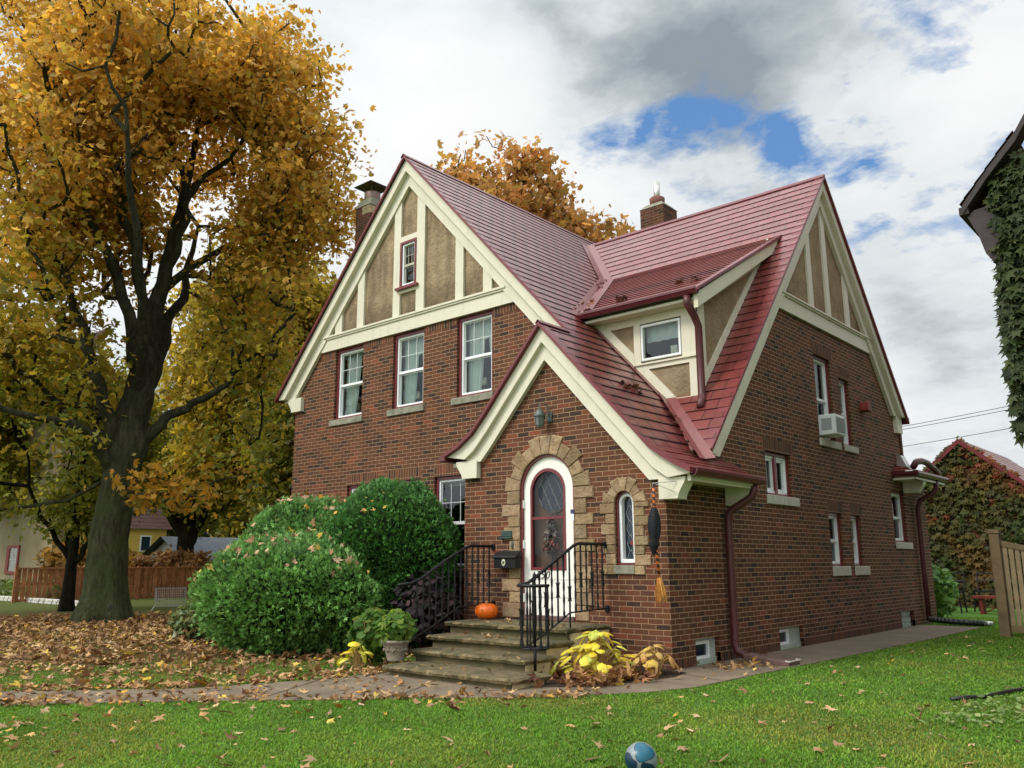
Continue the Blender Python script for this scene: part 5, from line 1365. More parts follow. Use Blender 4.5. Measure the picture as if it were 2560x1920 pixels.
    leafy('rust_shrub', 'thin rusty orange shrub at the left end of the wide bush', 'shrub', (-9.3, .3, 0.), 260, (.4, .4, .62), .07, [(.30, .16, .03), (.24, .10, .03), (.16, .13, .03)], 'leaf', LEAF_OVAL, h0=.25)
    # soil bed under the hostas
    b = MB(); pts = [(-.92, -1.95), (-.42, -2.28), (-.05, -2.0), (.28, -1.2), (.36, -.55), (.25, -.1), (.0, -.002), (-.93, -.002)]
    b.add([(x, y, .014) for x, y in pts], [tuple(range(len(pts)))]); tag(b.build('soil_bed', 'soil'), kind='structure')

# ------------------------------------------------------------------ trees
CAM = np.array([5.8512, -9.6975, 1.3407])
def view_axes(T):
    n = np.array([T[0] - CAM[0], T[1] - CAM[1]]); n /= np.linalg.norm(n)
    return np.array([n[1], -n[0], 0]), np.array([n[0], n[1], 0])     # across, away

def make_tree(name, label, base, paths, blobs, nclus, nleaf, leaf, crad, colfn, seed, group=None, bark='bark', gap=.12, nscale=.35, reject=None, mat='leaf', tmpl=LEAF_TREE, flat=.55, lpow=.5):
    """paths: [(points (across, away, z), radii)] in the tree's own axes; blobs: (a, d, z, ra, rd, rz)"""
    rng = np.random.default_rng(seed); random.seed(seed)
    ax, aw = view_axes(base); base = np.array([base[0], base[1], base[2] if len(base) > 2 else 0.])
    W = lambda a, d, z: base + ax * a + aw * d + np.array([0, 0, z])
    T = thing(name, label, 'tree', tuple(base), group)
    b = MB(); nodes = []; rad0 = []
    for pi, (pts, rs) in enumerate(paths):
        P = []; R = []
        for i in range(len(pts) - 1):
            n = 5
            for k in range(n):
                t = k / n; p = np.array(pts[i]) * (1 - t) + np.array(pts[i + 1]) * t
                P.append(p); R.append(rs[i] * (1 - t) + rs[i + 1] * t)
        P.append(np.array(pts[-1])); R.append(rs[-1])
        P = np.array(P)
        for _ in range(3): P[1:-1] = P[1:-1] * .5 + (P[:-2] + P[2:]) * .25
        for i in range(1, len(P) - 1): P[i] += np.array([noise.noise(Vector((i * .37, pi * 3.1, 1.))), noise.noise(Vector((i * .37, pi * 3.1, 7.))), 0]) * (min(.10, R[i] * .5) if pi == 0 else .22 * math.sin(PI * i / (len(P) - 1)) + .04)
        Wp = [W(*p) for p in P]
        o = len(b.v); nseg = 30 if pi == 0 else 10
        b.tube(Wp, R, nseg)
        if pi == 0:     # buttress roots
            for i in range(o, len(b.v)):
                v = np.array(b.v[i]); h = v[2] - base[2]
                c = base + ax * np.interp(h, P[:, 2], P[:, 0]) + aw * np.interp(h, P[:, 2], P[:, 1]); dx = v[:2] - c[:2]; an = math.atan2(dx[1], dx[0])
                k = 1 + (.42 * math.exp(-max(h, 0) / .40) * (1 + .55 * math.sin(an * 5 + 1))) + .04 * math.sin(an * 7 + h * 1.3) + .10 * noise.noise(Vector((v[0] * 2.2, v[1] * 2.2, v[2] * .7))) + .05 * noise.noise(Vector((v[0] * 6, v[1] * 6, v[2] * 2.2)))
                b.v[i] = (c[0] + dx[0] * k, c[1] + dx[1] * k, v[2])
        start = 0 if pi else int(len(Wp) * .3)
        for p, r in zip(Wp[start:], R[start:]): nodes.append(p); rad0.append(r)
    # leaf clusters
    cl = []; tot = sum(q[3] * q[4] * q[5] for q in blobs); tries = 0
    pr = np.array([q[3] * q[4] * q[5] for q in blobs]) / tot
    while len(cl) < nclus and tries < nclus * 30:
        tries += 1
        q = blobs[rng.choice(len(blobs), p=pr)]
        v = rng.normal(size=3); v /= np.linalg.norm(v); v *= rng.random() ** lpow
        a, d, z = q[0] + v[0] * q[3], q[1] + v[1] * q[4], q[2] + v[2] * q[5]
        if noise.noise(Vector((a * nscale, d * nscale, z * nscale + seed))) < -gap: continue
        if reject and reject(a, d, z, rng): continue
        cl.append(W(a, d, z))
    cl = np.array(cl)
    # connect clusters to the limbs, nearest first
    N0 = len(nodes); nd = np.array(nodes); par = [-1] * N0
    dmin = np.array([np.linalg.norm(nd - c, axis=1).min() for c in cl]); order = np.argsort(dmin)
    allp = np.zeros((N0 + len(cl), 3)); allp[:N0] = nd; m = N0
    low = np.array([0, 0, .8])
    for i in order:
        c = cl[i]; dd = np.linalg.norm(allp[:m] - (c - low * .5), axis=1); j = int(dd.argmin()); par.append(j); allp[m] = c; m += 1
    cnt = np.ones(m)
    for i in range(m - 1, N0 - 1, -1): cnt[par[i]] += cnt[i]
    tb = MB()
    for i in range(N0, m):
        p0, p1 = allp[par[i]], allp[i]; r1 = .009 + .0095 * math.sqrt(cnt[i]); r0 = r1 * 1.25
        mid = (p0 + p1) / 2 + rng.normal(size=3) * .10 * np.linalg.norm(p1 - p0) + np.array([0, 0, -.04 * np.linalg.norm(p1 - p0)])
        tb.tube([p0, mid, p1], [min(r0, .075), min((r0 + r1) / 2, .07), min(r1, .065)], 5, cap=False)
    if nclus > 1000: b.build('trunk', bark, T, smooth=True, at=base); tb.build('branches', bark, T, at=base)
    else: b.add(tb.v, tb.f); b.build('trunk', bark, T, smooth=True, at=base)
    # leaves
    n = len(cl) * nleaf
    ci = np.repeat(np.arange(len(cl)), nleaf)
    off = rng.normal(size=(n, 3)) * np.array([1, 1, flat]) * crad * .62
    P = cl[ci] + off
    nr = rng.normal(size=(n, 3)) * .75 + np.array([0, 0, .55]) + off * .5
    ctone = rng.normal(size=len(cl)) * .16
    C = colfn(P - base, rng, n) * np.clip(1 + ctone[ci], .55, 1.5)[:, None]
    sz = leaf * (.42 + 1.05 * rng.random(n))
    leaf_mesh('crown', tmpl, P, nr, rng.random(n) * 6.28, sz, np.clip(C, 0.003, 1), mat, T, at=base, jitter=.25, rng=rng)
    return T

def grad(cols_by_z, noise_amp=1.5):
    zs = [c[0] for c in cols_by_z]
    def f(P, rng, n):
        z = P[:, 2] + rng.normal(size=n) * noise_amp
        idx = np.clip(np.searchsorted(zs, z) - 1, 0, len(zs) - 1)
        out = np.zeros((n, 3))
        for i, (_, cols) in enumerate(cols_by_z):
            k = idx == i
            if k.any(): out[k] = palette(rng, int(k.sum()), cols, .28)
        return out
    return f

def build_trees():
    gold = [(.60, .340, .060), (.68, .410, .090), (.54, .270, .045), (.44, .25, .040), (.74, .52, .16), (.38, .29, .05)]
    olive = [(.46, .36, .050), (.36, .31, .045), (.56, .40, .055), (.29, .26, .040)]
    green = [(.260, .285, .045), (.190, .235, .040), (.38, .35, .050), (.15, .19, .034)]
    # the big maple left of the house
    paths = [([(-.10, 0, -.1), (-.13, 0, 1.3), (-.08, 0, 2.9), (.08, 0, 4.2), (.22, .1, 5.5), (.37, .2, 6.9), (.52, .3, 8.4), (.72, .4, 9.8), (1.0, .5, 11.5), (1.2, .5, 14.)], [.52, .45, .41, .45, .36, .27, .20, .15, .10, .05]),
        ([(-.14, -.05, 3.5), (-.6, -.4, 4.25), (-1.13, -.8, 4.6), (-1.74, -1.2, 4.62), (-2.5, -1.5, 4.7), (-3.6, -2, 5.3)], [.19, .14, .115, .09, .065, .03]),
        ([(-.10, 0, 4.0), (-.5, -.3, 5.2), (-.9, -.5, 6.1), (-1.13, -.6, 6.9), (-1.6, -.8, 8.2), (-2.4, -1, 10)], [.20, .155, .13, .105, .08, .035]),
        ([(.15, 0, 6.2), (-.1, -.2, 7.4), (-.52, -.4, 8.3), (-.86, -.5, 9.1), (-1.31, -.5, 10.), (-1.56, -.6, 11.), (-1.8, -.6, 12.2), (-1.85, -.6, 13.6), (-2.5, -.6, 15.4)], [.18, .15, .13, .11, .09, .07, .055, .04, .02]),
        ([(.30, 0, 4.2), (.94, -.2, 5.0), (1.59, -.5, 5.4), (2.25, -.8, 5.9), (3.2, -1.2, 6.9)], [.17, .125, .095, .07, .035]),
        ([(.50, .2, 8.1), (.74, .2, 9.3), (.88, .1, 10.5), (1.3, 0, 11.5), (2.1, 0, 12.5), (2.8, 0, 14)], [.15, .12, .10, .08, .06, .03]),
        ([(.40, .1, 6.7), (0., -.4, 8.6), (-.46, -.7, 10.1), (-.9, -.9, 11.4), (-2., -1.2, 12.5), (-3.1, -1.5, 13.9)], [.15, .11, .09, .07, .055, .03]),
        ([(.90, .4, 10.9), (.85, .4, 12), (.35, .3, 13.3), (-.15, .2, 14.7), (-.6, .2, 16.5)], [.13, .10, .09, .07, .04]),
        ([(.52, .3, 8.4), (1.3, .5, 9.4), (2.45, .8, 10.4), (3.4, 1., 11.1), (4.4, 1.2, 11.9)], [.13, .10, .08, .06, .03]),
        ([(.3, .2, 5.6), (.8, 1.4, 7.4), (1.2, 3., 9.4), (1.6, 4.4, 12.)], [.24, .18, .12, .05]),
        ([(.2, .0, 5.4), (.2, -1.2, 7.2), (-.2, -2.6, 9.), (-.6, -3.6, 11.5)], [.17, .12, .09, .04])]
    blobs = [(-.2, .8, 14.4, 5.6, 5.2, 4.3), (2.3, .6, 12.4, 3.35, 4.2, 3.8), (-3.6, 0, 10.2, 3.4, 4.2, 3.6), (2.2, .9, 8.6, 2.6, 3.6, 2.6), (-3.0, -.3, 6.6, 2.6, 3.2, 1.9),
             (1.9, 1.2, 5.7, 2.4, 2.6, 1.6), (-2.6, 0., 4.4, 2.4, 2.2, 1.3), (1.05, -1.3, 3.05, 1.15, .7, .42), (2.5, .2, 4.5, 2.1, 1.8, 1.3), (-4.6, .3, 5.6, 2.0, 2.2, 2.0), (-3.4, .6, 3.2, 1.8, 1.6, .8)]
    tr = lambda z: np.interp(z, [0, 4.2, 8.4, 11.5], [-.1, .08, .52, 1.0])
    def rej(a, d, z, rng):
        if 3.6 < z < 10.5 and d < .5 and abs(a - tr(z)) < 1.15 - .04 * z: return rng.random() < .93
        if 7.5 < z < 9.6 and d < .3 and -2. < a < .6: return rng.random() < .6
        return False
    def col(P, rng, n):
        base_ = grad([(-9, green), (4.6, olive), (8.8, gold)], 1.5)(P, rng, n)
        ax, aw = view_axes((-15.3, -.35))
        k = (P[:, 2] < 3.7) & (P @ aw < -.4)      # the low spray of bright orange leaves
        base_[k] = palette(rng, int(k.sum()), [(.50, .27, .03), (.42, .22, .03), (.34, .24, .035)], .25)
        return base_
    make_tree('maple_tree', 'huge maple with gold leaves and a mossy trunk standing left of the house', (-15.3, -.35, 0), paths, blobs, 1800, 50, .108, .60, col, 5, reject=rej, gap=.0)
    # smaller trees further back on the left
    def small(label, base, h, r, n, cols, seed, zc, rz, a0=0., leaf=.15, name='garden_tree', fork=1.8, gap=.1, lpc=60, tr=.16, group=None, bark='bark_dark', crad=.6):
        p = [([(0, 0, -.1), (.02, 0, fork), (.05, 0, zc), (.1, 0, zc + rz * .6)], [tr, tr * .85, tr * .5, .03]),
             ([(.0, 0, fork * .85), (-.5, .1, fork * 1.25), (-1.1, .1, fork * 1.7), (-1.5, .2, zc)], [tr * .55, tr * .45, tr * .35, .03]),
             ([(.0, 0, fork * .7), (.3, -.1, fork * 1.05), (.8, -.2, fork * 1.5), (1.2, -.2, zc + .4)], [tr * .6, tr * .5, tr * .4, .03]),
             ([(.0, 0, fork), (-.2, .5, fork * 1.5), (-.1, 1.1, zc)], [tr * .5, tr * .4, .03])]
        return make_tree(name, label, base, p, [(a0, 0, zc, r, r, rz), (a0 - .4 * r, 0, zc - rz * .35, r * .6, r * .6, rz * .5), (a0 + .45 * r, 0, zc + rz * .2, r * .55, r * .6, rz * .6)], n, lpc, leaf, crad, grad([(-9, cols)], 1), seed, group, bark, gap=gap)
    gg = [(.190, .225, .034), (.26, .27, .040), (.130, .165, .028), (.34, .30, .045)]
    yy = [(.42, .31, .040), (.34, .27, .038), (.50, .36, .048), (.25, .22, .032)]
    dk = [(.105, .125, .024), (.16, .17, .03), (.22, .20, .03), (.08, .095, .02)]
    small('small dark stemmed tree with green leaves before the tan stucco house', (-20.9, .9, 0), 7, 2.5, 460, gg, 31, 4.7, 2.5, -.7, .105, tr=.17, fork=1.7)
    small('tree with a dark trunk rising behind the brown board fence', (-31.2, 9.9, 0), 9, 3.4, 420, dk + gg, 33, 6.6, 3.6, .6, .15, tr=.42, fork=2.6, crad=.8)
    small('tall yellow green maple between the big maple and the house', (-24.6, 10.6, 0), 14, 3.9, 900, yy, 35, 9.2, 5.6, -1.2, .145, name='maple_tree', tr=.3, fork=3.4, crad=.85, gap=.16)
    small('dark green tree filling the gap beside the left brick wall', (-18.5, 9.2, 0), 9, 2.6, 480, dk + gg[:2] + yy[:1], 37, 5.2, 3.5, -.6, .125, tr=.2, fork=2., crad=.75)
    small('olive green tree at the far left edge behind the stucco house', (-37.5, 6., 0), 12, 4.6, 520, gg + yy, 39, 8.2, 4.6, -1., .17, tr=.3, fork=3.2, crad=1.0)
    small('far olive tree rising behind the yellow house', (-54., 20., 0), 12, 5., 330, dk + gg, 41, 6.6, 5.2, 0, .34, name='distant_tree', tr=.4, fork=2.5, crad=1.3, lpc=46)
    small('far rusty tree behind the grey roofed shed', (-44., 24., 0), 12, 4.6, 330, yy + gg, 43, 6.0, 4.8, 0, .32, name='distant_tree', tr=.4, fork=2.5, crad=1.2, lpc=46)
    small('far green tree just left of the brick house wall', (-36., 24., 0), 12, 4.6, 330, gg, 45, 6.0, 5.0, 0, .30, name='distant_tree', tr=.4, fork=2.5, crad=1.2, lpc=46)
    # thin rust coloured tree behind the roof
    rust = [(.50, .255, .095), (.58, .32, .13), (.43, .19, .07), (.42, .27, .08), (.33, .22, .06)]
    p = [([(0, 0, -.1), (0, 0, 4), (.1, 0, 8), (.3, 0, 12), (.2, 0, 17)], [.4, .34, .28, .18, .05]),
         ([(0, 0, 6), (-1., .2, 9), (-2.4, .3, 12.4), (-3.2, .3, 15.5)], [.2, .16, .1, .04]),
         ([(.1, 0, 7), (1.2, 0, 9.4), (2.8, 0, 12.), (4., 0, 13.6)], [.2, .15, .1, .04]),
         ([(.2, 0, 9), (.8, .4, 12), (1.2, .8, 15.6)], [.16, .1, .04]), ([(.2, 0, 8.5), (-.5, -.6, 12), (-.9, -.9, 16.)], [.16, .1, .04])]
    blobs = [(-1.0, 0, 14.6, 3.3, 3.0, 3.6), (-3.0, 0, 14.2, 1.7, 2.2, 3.0), (2.2, 0, 12.9, 2.3, 2.6, 2.4), (3.9, 0, 11.9, 1.5, 1.6, 1.5)]
    make_tree('maple_tree', 'thin rust coloured maple showing above the roof between the two gables', (-14.9, 14.4, 0), p, blobs, 760, 17, .18, .62, grad([(-9, rust)], 1), 51, gap=.05, nscale=.5, lpow=.42)
    # orange shrubs behind the board fence
    def bushy(label, base, r, rz, n, cols, seed):
        p = [([(0, 0, -.05), (0, 0, .5), (.1, 0, rz)], [.06, .05, .02])]
        T = make_tree('garden_shrub', label, base, p, [(0, 0, rz, r, r, rz)], n, 26, .15, .34, grad([(-9, cols)], 1), seed, None, 'bark_dark', gap=.4); T['category'] = 'shrub'
    bushy('rust orange shrub behind the board fence, between small tree and maple trunk', (-30.4, 5.3, 0), 1.6, 1.25, 130, [(.33, .19, .05), (.40, .23, .06), (.26, .16, .04)], 61)
    bushy('brown orange shrub behind the board fence right of the maple trunk', (-30.6, 9.0, 0), 1.7, 1.0, 130, [(.30, .16, .08), (.24, .13, .06), (.36, .22, .10)], 63)

# ------------------------------------------------------------------ neighbourhood
def board_fence(name, label, O, ang, L, h, mat, n, post_every, cap=.0, rails=True, post_h=None, slat_gap=.034):
    F = FROT((0, 0, 0), ang); F.O = Vector(O)
    T = thing(name, label, 'fence', tuple(O)); rng = random.Random(len(label))
    b = MB(); w = L / n
    for i in range(n):
        j = rng.uniform(-.004, .004); b.fbox(F, i * w + slat_gap / 2, (i + 1) * w - slat_gap / 2, .05, h - .04 + j, -.012 + j, .012 + j + (.03 if i % 2 else 0))
    b.build('boards', mat, T)
    b = MB(); b.fbox(F, 0, L, h - .04, h + .015, -.05, .07); b.fbox(F, 0, L, .03, .12, -.05, -.013); b.fbox(F, 0, L, h * .5, h * .5 + .09, -.05, -.013); b.build('rail', mat, T)
    u = 0.
    while u <= L + .01:
        b = MB(); ph = post_h or h + .02; b.fbox(F, u - .05, u + .05, -.1, ph, -.06, .055); b.fbox(F, u - .065, u + .065, ph, ph + .025, -.075, .07); b.build('post', mat, T); u += post_every
    return T

def build_neighbours():
    rng = np.random.default_rng(77)
    # brown board fence far left
    board_fence('board_fence', 'brown vertical board fence behind the maple trunk', (-28.1, 1.9, 0), math.radians(80), 10.5, 1.22, 'wood_brown_fence', 60, 2.1)
    # grey picket privacy fence on the right
    O = (2.04, 8.2, 0); F = FROT((0, 0, 0), 0.); F.O = Vector(O)
    T = thing('picket_fence', 'weathered grey wooden picket fence with a thick end post at the right', 'fence', O)
    b = MB(); b.fbox(F, -.085, .085, -.1, 1.84, -.085, .085); b.build('post', 'wood_grey_fence', T, bevel=.008)
    b = MB(); b.fbox(F, -.10, .10, 1.84, 1.875, -.10, .10); b.fbox(F, -.085, .085, 1.875, 1.91, -.085, .085); b.build('post_cap', 'wood_grey_fence', T, bevel=.008)
    for u in (2.2, 4.4):
        b = MB(); b.fbox(F, u - .07, u + .07, -.1, 1.80, -.07, .07); b.build('post', 'wood_grey_fence', T)
    b = MB()
    top = lambda u: 1.74 - .20 * math.sin(PI * min(1, max(0, (u % 2.2) / 2.2)))
    n = 44
    for i in range(n):
        u = .10 + i * .1
        if abs(u % 2.2) < .09: continue
        b.fbox(F, u, u + .074, .18, top(u) - .07, -.012, .012)
    b.build('pickets', 'wood_tan_fence', T)
    b = MB()
    for i in range(22):
        u0, u1 = .086 + i * .2, .086 + (i + 1) * .2
        b.box8([F(u0, top(u0) - .10, .03), F(u1, top(u1) - .10, .03), F(u1, top(u1) - .10, -.03), F(u0, top(u0) - .10, -.03), F(u0, top(u0), .03), F(u1, top(u1), .03), F(u1, top(u1), -.03), F(u0, top(u0), -.03)])
    b.fbox(F, .086, 4.4, .08, .20, -.022, .022); b.build('rail', 'wood_grey_fence', T)
    # ivy covered garage behind
    T = thing('ivy_garage', 'gabled garage with ivy in autumn colours covering its whole front', 'garage', (-.4, 21, 0))
    y, xa, za, s = 18.6, -.82, 4.98, .86
    b = MB(); b.prism(FY(y), [(-3.6, -.1), (2.0, -.1), (2.0, za - s * 2.82), (xa, za - .05), (-3.6, za - s * 2.78)], -6., 0.); b.build('wall', 'brick_side', T)
    for sgn, x1 in ((1, 2.4), (-1, -4.0)):
        zz_ = za - s * abs(x1 - xa)
        roof_plane('roof', [(xa, y - .2, za), (x1, y - .2, zz_), (x1, y + 6.2, zz_), (xa, y + 6.2, za)], T, expo=.24)
    b = MB(); chevron(b, FY(y), [(-4.0, za - s * 3.18), (xa, za), (2.4, za - s * 3.22)], -.01, .14, .02, .22); b.build('rake_board', 'maroon_trim', T)
    n = 5200; x = rng.uniform(-3.7, 2.1, n); z = rng.random(n) ** .9 * 5.2
    k = z < za + .08 - s * np.abs(x - xa); x, z = x[k], z[k]; n = len(x)
    p = np.stack([x, y - .08 - .14 * rng.random(n), z], 1)
    f = np.array([noise.noise(Vector((a * .9, c * .9, 3.))) for a, c in zip(x, z)]); g2 = np.array([noise.noise(Vector((a * 2.1, c * 2.1, 8.))) for a, c in zip(x, z)])
    C = palette(rng, n, [(.085, .088, .020), (.12, .10, .024), (.070, .080, .018)], .3)
    C[f > .18] = palette(rng, int((f > .18).sum()), [(.085, .105, .022), (.06, .085, .02)], .3)
    C[f < -.22] = palette(rng, int((f < -.22).sum()), [(.15, .085, .022), (.18, .12, .026)], .3)
    hot = (g2 > .46) & (z > 2.6) | ((za - s * np.abs(x - xa) - z < .45) & (x > xa) & (rng.random(n) < .45)); C[hot] = palette(rng, int(hot.sum()), [(.24, .055, .025), (.28, .10, .03)], .3)
    leaf_mesh('ivy', LEAF_FULL, p, np.array([0, -1., .5]) + rng.normal(size=(n, 3)) * .35, PI + rng.normal(size=n) * .5, .12 * (.35 + 1.2 * rng.random(n)), C, 'leaf', T, jitter=.3, rng=rng)
    # red bench and dark iron chairs in front of it
    T = thing('garden_bench', 'low red painted bench on the grass in front of the ivy garage', 'bench', (.35, 15.4, 0))
    b = MB(); b.box((-.15, 15.2, .40), (1.25, 15.6, .46)); b.build('seat', 'red_paint', T)
    for xx in (0., 1.0):
        b = MB(); b.box((xx, 15.25, 0), (xx + .08, 15.55, .40)); b.build('leg', 'red_paint', T)
    b = MB(); b.box8([(.08, 15.38, .05), (.14, 15.38, .05), (.14, 15.42, .05), (.08, 15.42, .05), (.74, 15.38, .39), (.80, 15.38, .39), (.80, 15.42, .39), (.74, 15.42, .39)]); b.build('brace', 'red_paint', T)
    def chair(label, x, y):
        T = thing('garden_chair', label, 'chair', (x, y, 0), 'dark iron garden seats by the ivy garage')
        b = MB(); b.box((x - .28, y - .28, .52), (x + .28, y + .28, .555)); b.build('seat', 'black_iron', T)
        for sx_ in (-.25, .25):
            for sy_ in (-.25, .25):
                b = MB(); b.tube([(x + sx_ * 1.15, y + sy_, 0), (x + sx_, y + sy_, .52)], .022, 5); b.build('leg', 'black_iron', T)
        b = MB(); b.tube([(x - .27, y + .26, .55), (x - .29, y + .36, 1.02), (x + .29, y + .36, 1.02), (x + .27, y + .26, .55)], .02, 5); b.tube([(x - .28, y + .32, .82), (x + .28, y + .32, .82)], .016, 5); b.build('backrest', 'black_iron', T)
    chair('dark iron garden chair beside the leafy shrub at the garage', -.75, 15.6); chair('dark iron garden chair nearer the red bench', -.1, 16.6)
    # neighbour at the right edge: dark flared gable hung with ivy
    T = thing('neighbour_house', 'neighbouring house at the right edge with dark eaves and hanging green ivy', 'house', (7., 7., 0))
    y = 3.0; x0 = 3.66
    b = MB(); b.prism(FY(y), [(x0, -.1), (9, -.1), (9, 10.), (6.2, 10.), (4.3, 7.0), (x0, 6.2)], -7., 0.); b.build('wall', 'brick_chimney', T)
    prof = [(3.29, 6.19), (3.62, 6.60), (3.86, 6.86), (4.02, 7.03), (4.9, 8.4), (6.2, 10.6)]
    b = MB(); b.prism(FY(y), prof + [(x, z - .12) for x, z in prof[::-1]], -.02, .28); b.build('rake_board', 'dark_timber', T)
    b = MB(); b.prism(FY(y), [(3.33, 6.02), (3.42, 6.10), (x0 + .02, 6.12), (x0 + .02, 5.22), (3.62, 5.28), (3.50, 5.45), (3.44, 5.72)], -.6, .22); b.build('eave_bracket', 'dark_timber', T)
    b = MB(); b.box((3.24, y - .26, 6.06), (3.36, y + 4., 6.17)); b.build('gutter', 'dark_timber', T)
    roof_plane('roof', [(3.27, y - .3, 6.20), (4.02, y - .3, 7.06), (4.02, y + 7, 7.06), (3.27, y + 7, 6.20)], T, mat='roof_metal')
    roof_plane('roof', [(4.03, y + .5, 7.08), (6.4, y + .5, 12.4), (6.4, y + 7, 12.4), (4.03, y + 7, 7.08)], T, expo=.2, mat='roof_brown')
    n = 2600; z = rng.random(n) * 3.9 + 2.9; x = x0 - .10 + rng.random(n) ** 1.3 * 1.3
    hang = np.array([.05 + .13 * noise.noise(Vector((0, 0, c * 1.6))) for c in z])
    xx = x + hang * .6 - .0
    zt = np.interp(xx, [3.3, 3.62, 4.02, 4.9], [5.9, 6.40, 6.85, 8.]); k = z < zt; xx, z = xx[k], z[k]; n = len(xx)
    p = np.stack([xx, y - .05 - .20 * rng.random(n), z], 1)
    leaf_mesh('ivy', LEAF_FULL, p, np.array([-.2, -1., .45]) + rng.normal(size=(n, 3)) * .35, PI + rng.normal(size=n) * .45, .10 * (.35 + 1.2 * rng.random(n)), palette(rng, n, [(.05, .075, .022), (.075, .10, .03), (.10, .11, .04), (.035, .05, .018)], .3), 'leaf', T, jitter=.3, rng=rng)
    # tan stucco house at the left edge
    T = thing('stucco_house', 'tan stucco house with a dark red window at the far left edge', 'house', (-38, 8, 0))
    b = MB(); b.box((-44, 4.8, -.1), (-32.9, 5.9, 9.0)); b.build('wall', 'tan_stucco_house', T)
    roof_plane('roof', [(-45, 4.2, 8.95), (-32.3, 4.2, 8.95), (-32.3, 6.2, 12.0), (-45, 6.2, 12.0)], T, mat='roof_brown', expo=.3)
    F = FY(4.8); b = MB(); ring_prism(b, F, rect(-37.95, -36.45, .92, 2.20), rect(-37.60, -36.62, 1.04, 2.08), -.02, .06); w = b.build('window', 'red_paint', T)
    b = MB(); b.fbox(F, -37.62, -36.60, 1.02, 2.10, .002, .02); b.build('pane', 'curtain_glass', w)
    b = MB(); b.fbox(F, -37.14, -37.09, 1.55, 2.08, .02, .03); b.fbox(F, -37.6, -36.62, 1.54, 1.59, .02, .03); b.fbox(F, -37.6, -36.62, 1.80, 1.83, .02, .03); b.build('muntin', 'sill_concrete', w)
    # yellow and grey houses far behind the fence
    T = thing('yellow_house', 'small patch of a bright yellow sided house far behind the board fence', 'house', (-50, 21, 0))
    b = MB(); b.box((-53, 11.5, -.1), (-47, 16.9, 3.5)); b.build('wall', 'yellow_siding', T)
    roof_plane('roof', [(-46.8, 11.2, 3.5), (-46.8, 17.2, 3.5), (-50, 17.2, 6.0), (-50, 11.2, 6.0)], T, mat='roof_brown', expo=.4)
    b = MB(); b.fbox(FX(-46.999), 15.2, 15.9, 2.1, 3.1, 0, .06); w = b.build('window', 'white_vinyl', T); b = MB(); b.fbox(FX(-46.93), 15.28, 15.82, 2.18, 3.02, 0, .02); b.build('pane', 'dark_pane', w)
    T = thing('grey_roof_shed', 'low outbuilding with a grey shingled roof behind the board fence', 'shed', (-36, 15, 0))
    b = MB(); b.prism(FY(12.), [(-40, -.1), (-34.2, -.1), (-34.2, 1.25), (-37.1, 2.62), (-40, 1.25)], -5.4, 0.); b.build('wall', 'white_vinyl', T)
    b = MB(); b.add([(-33.9, 11.6, 1.22), (-33.9, 17.8, 1.22), (-37.1, 17.8, 2.75), (-37.1, 11.6, 2.75), (-40.3, 17.8, 1.22), (-40.3, 11.6, 1.22)], [(0, 1, 2, 3), (3, 2, 4, 5)]); b.build('roof', 'grey_shingle', T)
    # wire cart / cage, stone border, small posts on the far lawn
    T = thing('wire_cart', 'grey wire mesh cart standing on the lawn left of the wide bush', 'cart', (-18.8, 3., 0))
    b = MB()
    ax, aw = view_axes((-18.8, 3.)); P0 = np.array([-18.8, 2.9, 0])
    q = lambda a, z, d=0.: tuple(P0 + ax * a + aw * d + np.array([0, 0, z]))
    for i in range(15): a = -.30 + i * .055; b.tube([q(a + .02, .14), q(a - .02, .62)], .005, 4)
    for i in range(8): z = .14 + i * .069; b.tube([q(-.30, z), q(.50, z)], .005, 4)
    for i in range(7): d = i * .08; b.tube([q(-.31, .14, d), q(-.33, .62, d)], .005, 4)
    b.build('mesh_panel', 'wire_grey', T)
    b = MB(); b.tube([q(-.42, .0), q(-.32, .16), q(-.36, .64), q(.50, .64), q(.50, .12), q(-.30, .12)], .013, 5); b.tube([q(-.3, .3, -.02), q(-.04, .34, -.02)], .011, 5); b.build('frame', 'wire_grey', T)
    T = thing('stone_border', 'low border of pale stacked stones before the tan house', 'garden border', (-27, 1, 0)); b = MB()
    for i in range(26):
        for j in range(2):
            a = -33. + i * .38; b.box((a + .01 + .1 * j, 2.3 + .02 * (i % 3), j * .085), (a + .36 + .1 * j, 2.55, j * .085 + .08))
    b.build('stones', 'white_brick_edge', T, bevel=.012)
    for i, (x, y, h) in enumerate(((-19.7, 1.95, .33), (-24.4, -2.9, .55))):
        b = MB(); b.box((x - .04, y - .05, 0), (x + .04, y + .05, h)); b.box((x - .05, y - .03, h * .2), (x + .05, y + .13, h)); o = b.build('marker_post', 'white_brick_edge', bevel=.01)
        tag(o, ('short white post on the lawn between maple trunk and wire cart', 'short pale stake at the far left edge of the lawn')[i], 'post')
    n = 900; p = np.stack([rng.uniform(-35, -27.5, n), rng.uniform(2.9, 3.8, n), rng.random(n) ** 1.5 * .75], 1)
    T = thing('border_plants', 'leafy green plants behind the pale stone border', 'plant', (-31, 3.3, 0))
    leaf_mesh('leaves', LEAF_OVAL, p, rng.normal(size=(n, 3)) * .5 + np.array([.3, -.3, .7]), rng.random(n) * 6.28, .13 * (.6 + .7 * rng.random(n)), palette(rng, n, [(.13, .20, .04), (.09, .15, .03), (.18, .24, .06)], .3), 'leaf', T)
